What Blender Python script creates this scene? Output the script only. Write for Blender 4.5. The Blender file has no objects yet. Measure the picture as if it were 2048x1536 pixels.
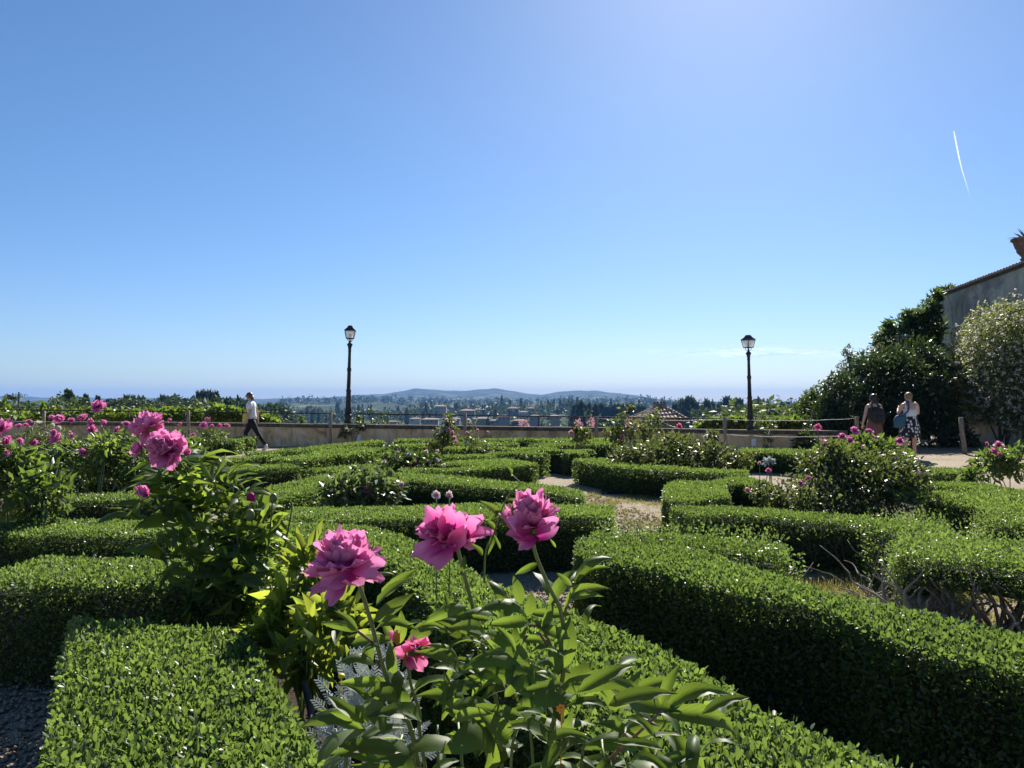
import bpy, math, random
import numpy as np
from mathutils import Vector, Matrix
sc = bpy.context.scene
col = sc.collection
R = math.radians
PI = math.pi

# ------------------------------------------------------------------ camera
F = 1540.0                      # focal length in pixels of a 2048 px wide frame
EYE = 1.45
PITCH = math.atan(32 / F)
cam_d = bpy.data.cameras.new('camera')
cam_d.sensor_width = 36
cam_d.lens = 36 * F / 2048
cam_d.clip_start = 0.05
cam_d.clip_end = 40000
cam = bpy.data.objects.new('camera', cam_d)
col.objects.link(cam)
cam.location = (0, 0, EYE)
cam.rotation_euler = (R(90) + PITCH, 0, 0)
sc.camera = cam

# ------------------------------------------------------------------ light
SUN_AZ, SUN_EL = R(16.0), R(36.0)          # azimuth to the right of straight ahead
w = bpy.data.worlds.new('World')
sc.world = w
w.use_nodes = True
nt = w.node_tree
bg = nt.nodes['Background']
sky = nt.nodes.new('ShaderNodeTexSky')
sky.sky_type = 'NISHITA'
sky.sun_disc = False
sky.sun_elevation = SUN_EL
sky.sun_rotation = SUN_AZ
sky.altitude = 200
sky.air_density = 1.0
sky.dust_density = 0.30
sky.ozone_density = 4.0
hs = nt.nodes.new('ShaderNodeHueSaturation')
hs.inputs['Saturation'].default_value = 1.12
nt.links.new(sky.outputs[0], hs.inputs['Color'])
tint = nt.nodes.new('ShaderNodeMix'); tint.data_type = 'RGBA'; tint.blend_type = 'MULTIPLY'; tint.inputs[0].default_value = 1.0
tint.inputs[7].default_value = (0.92, 0.955, 1.02, 1)
nt.links.new(hs.outputs[0], tint.inputs[6])
# the clear air near the horizon stays blue instead of washing out
wtc = nt.nodes.new('ShaderNodeTexCoord'); wsep = nt.nodes.new('ShaderNodeSeparateXYZ')
nt.links.new(wtc.outputs['Generated'], wsep.inputs[0])
wr = nt.nodes.new('ShaderNodeValToRGB')
we = wr.color_ramp.elements
we[0].position = 0.0; we[0].color = (0.80, 0.865, 1.0, 1)
we[1].position = 0.36; we[1].color = (0.99, 1.0, 0.99, 1)
k_ = we.new(0.10); k_.color = (0.86, 0.895, 1.0, 1)
nt.links.new(wsep.outputs[2], wr.inputs[0])
t2_ = nt.nodes.new('ShaderNodeMix'); t2_.data_type = 'RGBA'; t2_.blend_type = 'MULTIPLY'; t2_.inputs[0].default_value = 1.0
nt.links.new(tint.outputs[2], t2_.inputs[6]); nt.links.new(wr.outputs[0], t2_.inputs[7])
nt.links.new(t2_.outputs[2], bg.inputs[0])
bg.inputs[1].default_value = 0.056
sun_d = bpy.data.lights.new('sun', 'SUN')
sun_d.energy = 4.9
sun_d.angle = R(0.53)
sun_d.color = (1.0, 0.93, 0.82)
sun = bpy.data.objects.new('sun', sun_d)
col.objects.link(sun)
sdir = Vector((math.sin(SUN_AZ) * math.cos(SUN_EL), math.cos(SUN_AZ) * math.cos(SUN_EL), math.sin(SUN_EL)))
sun.rotation_euler = sdir.to_track_quat('Z', 'Y').to_euler()
sun.location = (4, 14, 12)
vs = sc.view_settings
vs.view_transform = 'Standard'
vs.look = 'None'
vs.gamma = 1
vs.exposure = 1.08
vs.use_curve_mapping = False
cy = sc.cycles
cy.use_denoising = True
cy.max_bounces = 8
cy.transmission_bounces = 6
cy.diffuse_bounces = 3
cy.glossy_bounces = 2
cy.volume_bounces = 1
cy.transparent_max_bounces = 12
cy.caustics_reflective = False
cy.caustics_refractive = False
cy.sample_clamp_indirect = 4.0

# ------------------------------------------------------------------ picking points of the place
cP, sP = math.cos(PITCH), math.sin(PITCH)

def ray(u, v):
    x = (u - 1024) / F
    y = (768 - v) / F
    return Vector((x, cP - y * sP, sP + y * cP))

def at(u, v, z=0.0):
    r = ray(u, v)
    t = (z - EYE) / r.z
    return Vector((r.x * t, r.y * t, z))

def dep(u, v, Y):
    r = ray(u, v)
    t = Y / r.y
    return Vector((r.x * t, Y, EYE + r.z * t))

# ------------------------------------------------------------------ object helpers
WORLD = {}

def tag(o, label=None, cat=None, group=None, kind=None):
    if label: o['label'] = label
    if cat: o['category'] = cat
    if group: o['group'] = group
    if kind: o['kind'] = kind
    return o

def link(o, parent=None, world=None):
    col.objects.link(o)
    world = world if world is not None else Matrix.Identity(4)
    if parent is not None:
        o.parent = parent
        o.matrix_basis = WORLD[parent.name].inverted() @ world
    else:
        o.matrix_basis = world
    WORLD[o.name] = world.copy()
    return o

def empty(name, loc, label=None, cat=None, group=None, kind=None):
    o = bpy.data.objects.new(name, None)
    o.empty_display_size = 0.1
    link(o, None, Matrix.Translation(Vector(loc)))
    return tag(o, label, cat, group, kind)

def meshobj(name, me, parent=None, world=None):
    return link(bpy.data.objects.new(name, me), parent, world)

def copy_tree(o, loc, scale, rz=0.0, label=None, group=None):
    c = o.copy()
    col.objects.link(c)
    c.location = loc
    c.scale = scale
    c.rotation_euler = (0, 0, rz)
    if label: c['label'] = label
    if group: c['group'] = group
    for ch in list(o.children):
        k = ch.copy()
        col.objects.link(k)
        k.parent = c
    return c

def np_mesh(name, V, Fq, mat, rnd=None, smooth=False, uv=None):
    """mesh from arrays; Fq is an (n,4) or (n,3) index array; rnd one value per face"""
    V = np.asarray(V, dtype=np.float32)
    Fq = np.asarray(Fq, dtype=np.int32)
    me = bpy.data.meshes.new(name)
    n, k = Fq.shape
    me.vertices.add(len(V))
    me.vertices.foreach_set('co', V.ravel())
    me.loops.add(n * k)
    me.loops.foreach_set('vertex_index', Fq.ravel())
    me.polygons.add(n)
    me.polygons.foreach_set('loop_start', np.arange(0, n * k, k, dtype=np.int32))
    me.polygons.foreach_set('loop_total', np.full(n, k, dtype=np.int32))
    if smooth:
        me.polygons.foreach_set('use_smooth', np.ones(n, dtype=bool))
    me.update(calc_edges=True)
    if rnd is not None:
        a = me.attributes.new('rnd', 'FLOAT', 'FACE')
        a.data.foreach_set('value', np.asarray(rnd, dtype=np.float32))
    if uv is not None:
        l = me.uv_layers.new(name='UVMap')
        l.data.foreach_set('uv', np.asarray(uv, dtype=np.float32)[Fq.ravel()].ravel())
    if mat is not None:
        me.materials.append(mat)
    return me

class MB:
    """collects shapes (world coordinates) that become ONE mesh"""
    def __init__(s):
        s.v = []; s.f = []; s.smooth = []
    def add(s, vs, fs, smooth=False):
        b = len(s.v)
        s.v += [tuple(p) for p in vs]
        s.f += [tuple(i + b for i in f) for f in fs]
        s.smooth += [smooth] * len(fs)
        return s
    def box(s, c, size, rz=0.0):
        x, y, z = [k / 2 for k in size]
        m = Matrix.Translation(Vector(c)) @ Matrix.Rotation(rz, 4, 'Z')
        P = [m @ Vector(p) for p in ((-x, -y, -z), (x, -y, -z), (x, y, -z), (-x, y, -z), (-x, -y, z), (x, -y, z), (x, y, z), (-x, y, z))]
        return s.add(P, [(0, 3, 2, 1), (4, 5, 6, 7), (0, 1, 5, 4), (1, 2, 6, 5), (2, 3, 7, 6), (3, 0, 4, 7)])
    def hexa(s, lo, hi):
        """prism-like solid between two quads (lists of four points)"""
        return s.add(list(lo) + list(hi), [(0, 3, 2, 1), (4, 5, 6, 7), (0, 1, 5, 4), (1, 2, 6, 5), (2, 3, 7, 6), (3, 0, 4, 7)])
    def tube(s, pts, rad, seg=6, cap=True, flat=1.0, smooth=True):
        pts = [Vector(p) for p in pts]
        n = len(pts)
        if not hasattr(rad, '__len__'): rad = [rad] * n
        vs = []; prev = None
        for i, p in enumerate(pts):
            t = (pts[min(i + 1, n - 1)] - pts[max(i - 1, 0)])
            t = t.normalized() if t.length > 1e-9 else Vector((0, 0, 1))
            a = prev if prev is not None else (Vector((1, 0, 0)) if abs(t.x) < 0.8 else Vector((0, 1, 0)))
            x = (a - t * a.dot(t)).normalized()
            prev = x
            y = t.cross(x)
            r = rad[i]
            for k in range(seg):
                an = 2 * PI * k / seg
                vs.append(p + x * (math.cos(an) * r) + y * (math.sin(an) * r * flat))
        fs = []
        for i in range(n - 1):
            for k in range(seg):
                k2 = (k + 1) % seg
                fs.append((i * seg + k, i * seg + k2, (i + 1) * seg + k2, (i + 1) * seg + k))
        if cap:
            fs.append(tuple(range(seg - 1, -1, -1)))
            fs.append(tuple((n - 1) * seg + k for k in range(seg)))
        return s.add(vs, fs, smooth)
    def rings(s, rings, seg=12, cap=True, smooth=True):
        """loft of ellipses: (cx,cy,cz, rx,ry, rotation)"""
        vs = []
        for (cx, cy_, cz, rx, ry, rot) in rings:
            for k in range(seg):
                an = 2 * PI * k / seg
                x, y = math.cos(an) * rx, math.sin(an) * ry
                vs.append((cx + x * math.cos(rot) - y * math.sin(rot), cy_ + x * math.sin(rot) + y * math.cos(rot), cz))
        fs = []
        n = len(rings)
        for i in range(n - 1):
            for k in range(seg):
                k2 = (k + 1) % seg
                fs.append((i * seg + k, i * seg + k2, (i + 1) * seg + k2, (i + 1) * seg + k))
        if cap:
            fs.append(tuple(range(seg - 1, -1, -1)))
            fs.append(tuple((n - 1) * seg + k for k in range(seg)))
        return s.add(vs, fs, smooth)
    def lathe(s, c, prof, seg=12, smooth=True):
        return s.rings([(c[0], c[1], c[2] + z, r, r, 0) for r, z in prof], seg, True, smooth)
    def ball(s, c, r, seg=10, rot=0.0):
        rx, ry, rz = r if hasattr(r, '__len__') else (r, r, r)
        return s.rings([(c[0], c[1], c[2] - rz * math.cos(PI * i / 8), max(rx * math.sin(PI * i / 8), 1e-4), max(ry * math.sin(PI * i / 8), 1e-4), rot) for i in range(9)], seg)
    def mesh(s, name, mat, origin=(0, 0, 0)):
        me = bpy.data.meshes.new(name)
        o = Vector(origin)
        me.from_pydata([Vector(p) - o for p in s.v], [], s.f)
        me.polygons.foreach_set('use_smooth', s.smooth)
        me.update()
        for m in (mat if isinstance(mat, (list, tuple)) else [mat]):
            me.materials.append(m)
        return me
    def build(s, name, mat, parent=None, origin=None):
        if origin is None:
            origin = WORLD[parent.name].translation if parent is not None else (0, 0, 0)
        return meshobj(name, s.mesh(name, mat, origin), parent, Matrix.Translation(Vector(origin)))

# ------------------------------------------------------------------ materials
def new_mat(name):
    m = bpy.data.materials.new(name)
    m.use_nodes = True
    n = m.node_tree
    n.nodes.clear()
    out = n.nodes.new('ShaderNodeOutputMaterial')
    return m, n, out

def N(nt, kind, **kw):
    n = nt.nodes.new(kind)
    for k, v in kw.items():
        if k.startswith('i_'):
            n.inputs[k[2:].replace('_', ' ')].default_value = v
        else:
            setattr(n, k, v)
    return n

def c4(c): return (c[0], c[1], c[2], 1)

def ramp(nt, fac, stops):
    r = nt.nodes.new('ShaderNodeValToRGB')
    e = r.color_ramp.elements
    while len(e) > 1: e.remove(e[-1])
    e[0].position = stops[0][0]; e[0].color = c4(stops[0][1])
    for p, c in stops[1:]:
        k = e.new(p); k.color = c4(c)
    nt.links.new(fac, r.inputs[0])
    return r.outputs[0]

def mixc(nt, fac, a, b, mode='MIX'):
    m = nt.nodes.new('ShaderNodeMix')
    m.data_type = 'RGBA'; m.blend_type = mode
    if isinstance(fac, (int, float)): m.inputs[0].default_value = fac
    else: nt.links.new(fac, m.inputs[0])
    for k, x in ((6, a), (7, b)):
        if isinstance(x, tuple): m.inputs[k].default_value = c4(x)
        else: nt.links.new(x, m.inputs[k])
    return m.outputs[2]

def noise(nt, scale, detail=4, rough=0.6, coord='Object', dist=0.0, stretch=None):
    tc = nt.nodes.new('ShaderNodeTexCoord')
    o = tc.outputs[coord]
    if stretch:
        mp = nt.nodes.new('ShaderNodeMapping')
        mp.inputs['Scale'].default_value = stretch
        nt.links.new(o, mp.inputs[0]); o = mp.outputs[0]
    n = N(nt, 'ShaderNodeTexNoise', i_Scale=scale, i_Detail=detail, i_Roughness=rough, i_Distortion=dist)
    nt.links.new(o, n.inputs['Vector'])
    return n.outputs['Fac']

def bump(nt, h, strength=0.4, dist=0.02):
    b = N(nt, 'ShaderNodeBump', i_Strength=strength, i_Distance=dist)
    nt.links.new(h, b.inputs['Height'])
    return b.outputs[0]

def plain(name, color, rough=0.6, metal=0.0, spec=0.5, vary=0.15, scale=6, bmp=0.0):
    """solid material with a little uneven colour"""
    m, nt, out = new_mat(name)
    p = nt.nodes.new('ShaderNodeBsdfPrincipled')
    f = noise(nt, scale)
    d = tuple(c * (1 - vary) for c in color); l = tuple(min(c * (1 + vary), 1) for c in color)
    nt.links.new(ramp(nt, f, [(0.3, d), (0.7, l)]), p.inputs['Base Color'])
    p.inputs['Roughness'].default_value = rough
    p.inputs['Metallic'].default_value = metal
    p.inputs['Specular IOR Level'].default_value = spec
    if bmp:
        nt.links.new(bump(nt, noise(nt, scale * 6), bmp), p.inputs['Normal'])
    nt.links.new(p.outputs[0], out.inputs[0])
    return m

def leaf_mat(name, stops, transl, tmix=0.45, rough=0.42, spec=0.5, source='attr', veins=False, back=None):
    """leaf: glossy front + light coming through. stops: colours over the per-leaf random value"""
    m, nt, out = new_mat(name)
    if source == 'attr':
        a = N(nt, 'ShaderNodeAttribute', attribute_name='rnd')
        fac = a.outputs['Fac']
    else:
        a = nt.nodes.new('ShaderNodeObjectInfo')
        fac = a.outputs['Random']
    base = ramp(nt, fac, stops)
    tcol = ramp(nt, fac, [(0.0, tuple(c * 0.75 for c in transl)), (0.6, transl), (1.0, tuple(min(c * 1.35, 1) for c in transl))])
    p = nt.nodes.new('ShaderNodeBsdfPrincipled')
    t = nt.nodes.new('ShaderNodeBsdfTranslucent')
    if veins:
        uv = N(nt, 'ShaderNodeUVMap')
        sep = nt.nodes.new('ShaderNodeSeparateXYZ')
        nt.links.new(uv.outputs[0], sep.inputs[0])
        ab = N(nt, 'ShaderNodeMath', operation='ABSOLUTE'); nt.links.new(sep.outputs[0], ab.inputs[0])
        mu = N(nt, 'ShaderNodeMath', operation='MULTIPLY_ADD'); nt.links.new(ab.outputs[0], mu.inputs[0])
        mu.inputs[1].default_value = -0.22; nt.links.new(sep.outputs[1], mu.inputs[2])
        fr = N(nt, 'ShaderNodeMath', operation='MULTIPLY'); nt.links.new(mu.outputs[0], fr.inputs[0]); fr.inputs[1].default_value = 62
        sn = N(nt, 'ShaderNodeMath', operation='SINE'); nt.links.new(fr.outputs[0], sn.inputs[0])
        pw = N(nt, 'ShaderNodeMapRange'); nt.links.new(sn.outputs[0], pw.inputs[0])
        pw.inputs[1].default_value = 0.80; pw.inputs[2].default_value = 1.0
        mid = N(nt, 'ShaderNodeMapRange'); nt.links.new(ab.outputs[0], mid.inputs[0])
        mid.inputs[1].default_value = 0.10; mid.inputs[2].default_value = 0.02
        mx = N(nt, 'ShaderNodeMath', operation='MAXIMUM'); nt.links.new(pw.outputs[0], mx.inputs[0]); nt.links.new(mid.outputs[0], mx.inputs[1])
        h = N(nt, 'ShaderNodeMath', operation='MULTIPLY'); nt.links.new(mx.outputs[0], h.inputs[0]); h.inputs[1].default_value = 0.5
        base = mixc(nt, h.outputs[0], base, tuple(min(c * 2.2, 1) for c in stops[-1][1]))
        h2 = N(nt, 'ShaderNodeMath', operation='MULTIPLY'); nt.links.new(mx.outputs[0], h2.inputs[0]); h2.inputs[1].default_value = 0.5
        tcol = mixc(nt, h2.outputs[0], tcol, tuple(c * 0.4 for c in transl))
        nt.links.new(bump(nt, mx.outputs[0], -0.7, 0.006), p.inputs['Normal'])
    if veins:
        bl = noise(nt, 3.0, 5, 0.7)
        base = mixc(nt, ramp(nt, bl, [(0.42, (0, 0, 0)), (0.62, (0.55, 0.55, 0.55))]), base, tuple(c * f_ for c, f_ in zip(stops[-1][1], (1.5, 1.25, 1.0))))
        sp = noise(nt, 14.0, 3, 0.6)
        base = mixc(nt, ramp(nt, sp, [(0.70, (0, 0, 0)), (0.74, (0.8, 0.8, 0.8))]), base, (0.10, 0.065, 0.03))
    if back:
        g = nt.nodes.new('ShaderNodeNewGeometry')
        base = mixc(nt, g.outputs['Backfacing'], base, back)
    nt.links.new(base, p.inputs['Base Color'])
    nt.links.new(tcol, t.inputs[0])
    p.inputs['Roughness'].default_value = rough
    p.inputs['Specular IOR Level'].default_value = spec
    mx = nt.nodes.new('ShaderNodeMixShader')
    mx.inputs[0].default_value = tmix
    nt.links.new(p.outputs[0], mx.inputs[1]); nt.links.new(t.outputs[0], mx.inputs[2])
    nt.links.new(mx.outputs[0], out.inputs[0])
    return m

M = {}
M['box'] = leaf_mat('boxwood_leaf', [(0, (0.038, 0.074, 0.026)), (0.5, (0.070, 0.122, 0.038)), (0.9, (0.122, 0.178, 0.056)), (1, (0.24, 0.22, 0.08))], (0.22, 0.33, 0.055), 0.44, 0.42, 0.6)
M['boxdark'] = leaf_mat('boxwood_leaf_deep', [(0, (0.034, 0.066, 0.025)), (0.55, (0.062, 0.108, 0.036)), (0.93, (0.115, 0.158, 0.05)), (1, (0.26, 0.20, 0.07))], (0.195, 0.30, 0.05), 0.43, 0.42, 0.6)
M['rose'] = leaf_mat('rose_leaf', [(0, (0.040, 0.060, 0.026)), (0.7, (0.072, 0.096, 0.036)), (1, (0.12, 0.09, 0.045))], (0.17, 0.22, 0.04), 0.38, 0.47, 0.4)
M['peony'] = leaf_mat('peony_leaf', [(0, (0.036, 0.070, 0.026)), (0.6, (0.062, 0.112, 0.034)), (1, (0.095, 0.145, 0.04))], (0.30, 0.42, 0.05), 0.52, 0.46, 0.4, source='attr')
M['roselight'] = leaf_mat('pale_rose_leaf', [(0, (0.050, 0.080, 0.035)), (0.7, (0.090, 0.125, 0.055)), (1, (0.15, 0.16, 0.08))], (0.20, 0.28, 0.06), 0.36, 0.40, 0.6)
M['young'] = leaf_mat('young_peony_leaf', [(0, (0.06, 0.105, 0.025)), (1, (0.13, 0.17, 0.04))], (0.38, 0.46, 0.05), 0.55, 0.46, 0.4, source='attr')
M['peonybig'] = leaf_mat('peony_leaf_veined', [(0, (0.026, 0.060, 0.026)), (0.6, (0.038, 0.084, 0.026)), (1, (0.060, 0.110, 0.026))], (0.22, 0.32, 0.035), 0.50, 0.50, 0.34, source='obj', veins=True, back=(0.085, 0.14, 0.075))
M['vine'] = leaf_mat('vine_leaf', [(0, (0.035, 0.07, 0.015)), (1, (0.08, 0.13, 0.03))], (0.20, 0.30, 0.03), 0.45, 0.45)
M['tree'] = leaf_mat('evergreen_leaf', [(0, (0.022, 0.042, 0.016)), (0.7, (0.038, 0.066, 0.022)), (1, (0.065, 0.10, 0.03))], (0.07, 0.12, 0.02), 0.28, 0.42)
M['oak'] = leaf_mat('oak_leaf', [(0, (0.03, 0.06, 0.018)), (0.7, (0.052, 0.09, 0.025)), (1, (0.09, 0.13, 0.035))], (0.14, 0.22, 0.03), 0.36, 0.45)
M['olive'] = leaf_mat('grey_leaf', [(0, (0.07, 0.09, 0.055)), (1, (0.15, 0.17, 0.11))], (0.16, 0.19, 0.08), 0.35, 0.5)
M['climber'] = leaf_mat('climbing_rose_leaf', [(0, (0.085, 0.11, 0.04)), (0.7, (0.16, 0.185, 0.07)), (1, (0.27, 0.26, 0.12))], (0.28, 0.33, 0.08), 0.38, 0.5)
M['peonyfar'] = leaf_mat('peony_leaf_dark', [(0, (0.030, 0.060, 0.024)), (0.6, (0.050, 0.092, 0.030)), (1, (0.085, 0.125, 0.036))], (0.19, 0.29, 0.04), 0.42, 0.42, 0.5)
M['silver'] = leaf_mat('silver_leaf', [(0, (0.58, 0.61, 0.56)), (1, (0.76, 0.79, 0.74))], (0.4, 0.44, 0.38), 0.25, 0.7, 0.2)
M['far'] = leaf_mat('distant_leaf', [(0, (0.022, 0.040, 0.018)), (0.7, (0.036, 0.060, 0.022)), (1, (0.06, 0.085, 0.03))], (0.06, 0.10, 0.02), 0.25, 0.6, 0.3)
M['farlight'] = leaf_mat('distant_pale_leaf', [(0, (0.035, 0.058, 0.02)), (1, (0.085, 0.12, 0.032))], (0.13, 0.19, 0.03), 0.32, 0.6, 0.3)
M['grass'] = leaf_mat('dry_grass_blade', [(0, (0.14, 0.14, 0.045)), (0.6, (0.24, 0.22, 0.075)), (1, (0.36, 0.31, 0.13))], (0.32, 0.30, 0.08), 0.4, 0.6, 0.2)
M['stem'] = plain('green_stem', (0.13, 0.17, 0.05), 0.5, vary=0.25, scale=30)
M['redstem'] = plain('reddish_stem', (0.16, 0.085, 0.05), 0.5, vary=0.3, scale=30)
M['twig'] = plain('hedge_twig', (0.15, 0.115, 0.085), 0.85, vary=0.35, scale=20, bmp=0.4)
M['greytwig'] = plain('grey_dead_wood', (0.27, 0.235, 0.19), 0.85, vary=0.35, scale=25, bmp=0.4)
M['core'] = plain('hedge_dark_core', (0.045, 0.052, 0.028), 0.95, vary=0.6, scale=40, bmp=0.8)
M['bark'] = plain('bark', (0.10, 0.08, 0.06), 0.9, vary=0.4, scale=14, bmp=0.5)
M['iron'] = plain('dark_iron', (0.035, 0.033, 0.032), 0.55, 0.3, vary=0.3, scale=14)
M['bulb'] = plain('frosted_bulb', (0.85, 0.85, 0.82), 0.3, vary=0.02)
M['wood'] = plain('weathered_wood', (0.25, 0.20, 0.145), 0.85, vary=0.3, scale=18, bmp=0.4)
M['wire'] = plain('pale_wire', (0.36, 0.35, 0.33), 0.6, 0.0, vary=0.1)
M['white'] = plain('white_paint', (0.80, 0.80, 0.77), 0.5, vary=0.05)
M['terracotta'] = plain('terracotta', (0.21, 0.125, 0.095), 0.85, vary=0.3, scale=9, bmp=0.3)
M['rooftile'] = plain('roof_tile', (0.31, 0.235, 0.18), 0.85, vary=0.4, scale=5, bmp=0.3)
M['hose'] = plain('grey_hose', (0.03, 0.032, 0.035), 0.7, vary=0.2)
M['yellow'] = plain('yellow_petal', (0.80, 0.55, 0.03), 0.5, vary=0.15, scale=30)
M['orange'] = plain('orange_petal', (0.75, 0.26, 0.02), 0.5, vary=0.2, scale=30)
M['creamflower'] = plain('cream_flower', (0.62, 0.58, 0.44), 0.6, vary=0.2, scale=30)

def petal_mat(name, deep, mid, pale, tcol, source='obj'):
    m, nt, out = new_mat(name)
    uv = N(nt, 'ShaderNodeUVMap')
    sep = nt.nodes.new('ShaderNodeSeparateXYZ'); nt.links.new(uv.outputs[0], sep.inputs[0])
    nz = N(nt, 'ShaderNodeTexNoise', i_Scale=9.0, i_Detail=3.0)
    mp = N(nt, 'ShaderNodeMapping'); mp.inputs['Scale'].default_value = (5.0, 0.5, 1)
    nt.links.new(uv.outputs[0], mp.inputs[0]); nt.links.new(mp.outputs[0], nz.inputs['Vector'])
    ad = N(nt, 'ShaderNodeMath', operation='MULTIPLY_ADD'); nt.links.new(nz.outputs['Fac'], ad.inputs[0]); ad.inputs[1].default_value = 0.45
    sb = N(nt, 'ShaderNodeMath', operation='ADD'); sb.inputs[1].default_value = -0.2
    nt.links.new(sep.outputs[1], sb.inputs[0]); nt.links.new(sb.outputs[0], ad.inputs[2])
    oi = nt.nodes.new('ShaderNodeObjectInfo')
    a2 = N(nt, 'ShaderNodeMath', operation='MULTIPLY_ADD'); nt.links.new(oi.outputs['Random'], a2.inputs[0]); a2.inputs[1].default_value = 0.22
    nt.links.new(ad.outputs[0], a2.inputs[2])
    base = ramp(nt, a2.outputs[0], [(0.05, deep), (0.45, mid), (0.90, pale)])
    p = nt.nodes.new('ShaderNodeBsdfPrincipled'); p.inputs['Roughness'].default_value = 0.6
    p.inputs['Specular IOR Level'].default_value = 0.25
    nt.links.new(base, p.inputs['Base Color'])
    nt.links.new(bump(nt, nz.outputs['Fac'], 0.25, 0.004), p.inputs['Normal'])
    t = nt.nodes.new('ShaderNodeBsdfTranslucent')
    nt.links.new(mixc(nt, 1.0, base, tcol, 'MULTIPLY'), t.inputs[0])
    mx = nt.nodes.new('ShaderNodeMixShader'); mx.inputs[0].default_value = 0.45
    nt.links.new(p.outputs[0], mx.inputs[1]); nt.links.new(t.outputs[0], mx.inputs[2])
    nt.links.new(mx.outputs[0], out.inputs[0])
    return m

M['petal'] = petal_mat('peony_petal', (0.36, 0.018, 0.17), (0.60, 0.06, 0.32), (0.80, 0.31, 0.55), (1.0, 0.85, 0.95))
M['petalhot'] = petal_mat('hot_pink_petal', (0.55, 0.02, 0.16), (0.78, 0.06, 0.30), (0.85, 0.30, 0.50), (1.0, 0.8, 0.9))
M['petalrose'] = petal_mat('rose_petal', (0.45, 0.05, 0.16), (0.62, 0.16, 0.28), (0.80, 0.50, 0.56), (1, 0.9, 0.9))
M['petalcream'] = petal_mat('cream_petal', (0.60, 0.50, 0.30), (0.68, 0.62, 0.46), (0.75, 0.72, 0.62), (1, 1, 0.9))
M['petalpale'] = petal_mat('pale_pink_petal', (0.62, 0.30, 0.34), (0.75, 0.48, 0.50), (0.82, 0.70, 0.70), (1, 0.95, 0.95))
# ------------------------------------------------------------------ leaf scattering
T_BOX = (np.array([(0, 0, 0), (0.42, 0.30, 0.07), (0.40, 0.74, 0.05), (0, 1, -0.02), (-0.40, 0.74, 0.05), (-0.42, 0.30, 0.07)], float),
         np.array([(0, 1, 2, 3), (0, 3, 4, 5)]))
T_LEAF = (np.array([(0, 0, 0), (0.46, 0.38, 0.10), (0, 1, -0.06), (-0.46, 0.38, 0.10)], float), np.array([(0, 1, 2, 3)]))
T_LONG = (np.array([(0, 0, 0), (0.44, 0.25, 0.05), (0.38, 0.6, 0.06), (0, 1, -0.12), (-0.38, 0.6, 0.06), (-0.44, 0.25, 0.05)], float),
          np.array([(0, 1, 2, 3), (0, 3, 4, 5)]))

def unit(a):
    return a / np.maximum(np.linalg.norm(a, axis=1, keepdims=True), 1e-9)

def scatter(rng, pos, axis, L, W, T=T_LEAF, nrm=None, rnd=None):
    """vertex, face and random arrays for leaves standing at pos along axis"""
    n = len(pos)
    axis = unit(axis)
    if nrm is None:
        nrm = rng.normal(size=(n, 3))
    x = unit(np.cross(axis, nrm))
    z = np.cross(x, axis)
    L = np.broadcast_to(np.asarray(L, float).reshape(-1, 1), (n, 1))
    W = np.broadcast_to(np.asarray(W, float).reshape(-1, 1), (n, 1))
    tv, tf = T
    V = np.empty((n, len(tv), 3))
    for k, (a, b, c) in enumerate(tv):
        V[:, k, :] = pos + x * (W * a) + axis * (L * b) + z * (L * c)
    Fq = (np.arange(n)[:, None, None] * len(tv) + tf[None, :, :]).reshape(-1, 4)
    if rnd is None: rnd = rng.random(n)
    return V.reshape(-1, 3), Fq, np.repeat(rnd, len(tf))

def join(parts):
    V = []; Fq = []; r = []; b = 0
    for v, f, q in parts:
        V.append(v); Fq.append(f + b); r.append(q); b += len(v)
    return np.concatenate(V), np.concatenate(Fq), np.concatenate(r)

def foliage(name, arrays, mat, parent, origin):
    V, Fq, r = arrays
    me = np_mesh(name, V - np.asarray(origin, float), Fq, mat, r)
    o = meshobj(name, me, parent, Matrix.Translation(Vector(origin)))
    o['kind'] = 'stuff'
    return o

def wob(p, s=1.0):
    """smooth uneven clipping of the hedges"""
    x, y, z = p[:, 0] * s, p[:, 1] * s, p[:, 2] * s
    return (np.sin(x * 3.1 + 1.3 * np.sin(y * 2.3)) * np.sin(y * 3.7 + 0.7 + z * 5) * 0.5 + np.sin(x * 9.3 + y * 5.1) * np.sin(y * 8.2 - x * 4.4 + z * 11) * 0.35
            + np.sin(x * 23 + z * 17) * np.sin(y * 21 + z * 13) * 0.25)

# ------------------------------------------------------------------ setting: ground and terrain
def smoothline(pts, n):
    """Catmull-Rom through points, n samples per span"""
    P = [Vector(p) for p in pts]
    if len(P) < 3: 
        return [P[0].lerp(P[-1], i / n) for i in range(n + 1)]
    out = []
    for i in range(len(P) - 1):
        p0 = P[i - 1] if i > 0 else P[i] * 2 - P[i + 1]
        p1, p2 = P[i], P[i + 1]
        p3 = P[i + 2] if i + 2 < len(P) else P[i + 1] * 2 - P[i]
        for k in range(n):
            t = k / n
            out.append(0.5 * ((2 * p1) + (p2 - p0) * t + (2 * p0 - 5 * p1 + 4 * p2 - p3) * t * t + (3 * p1 - p0 - 3 * p2 + p3) * t ** 3))
    out.append(P[-1])
    return out

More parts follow.
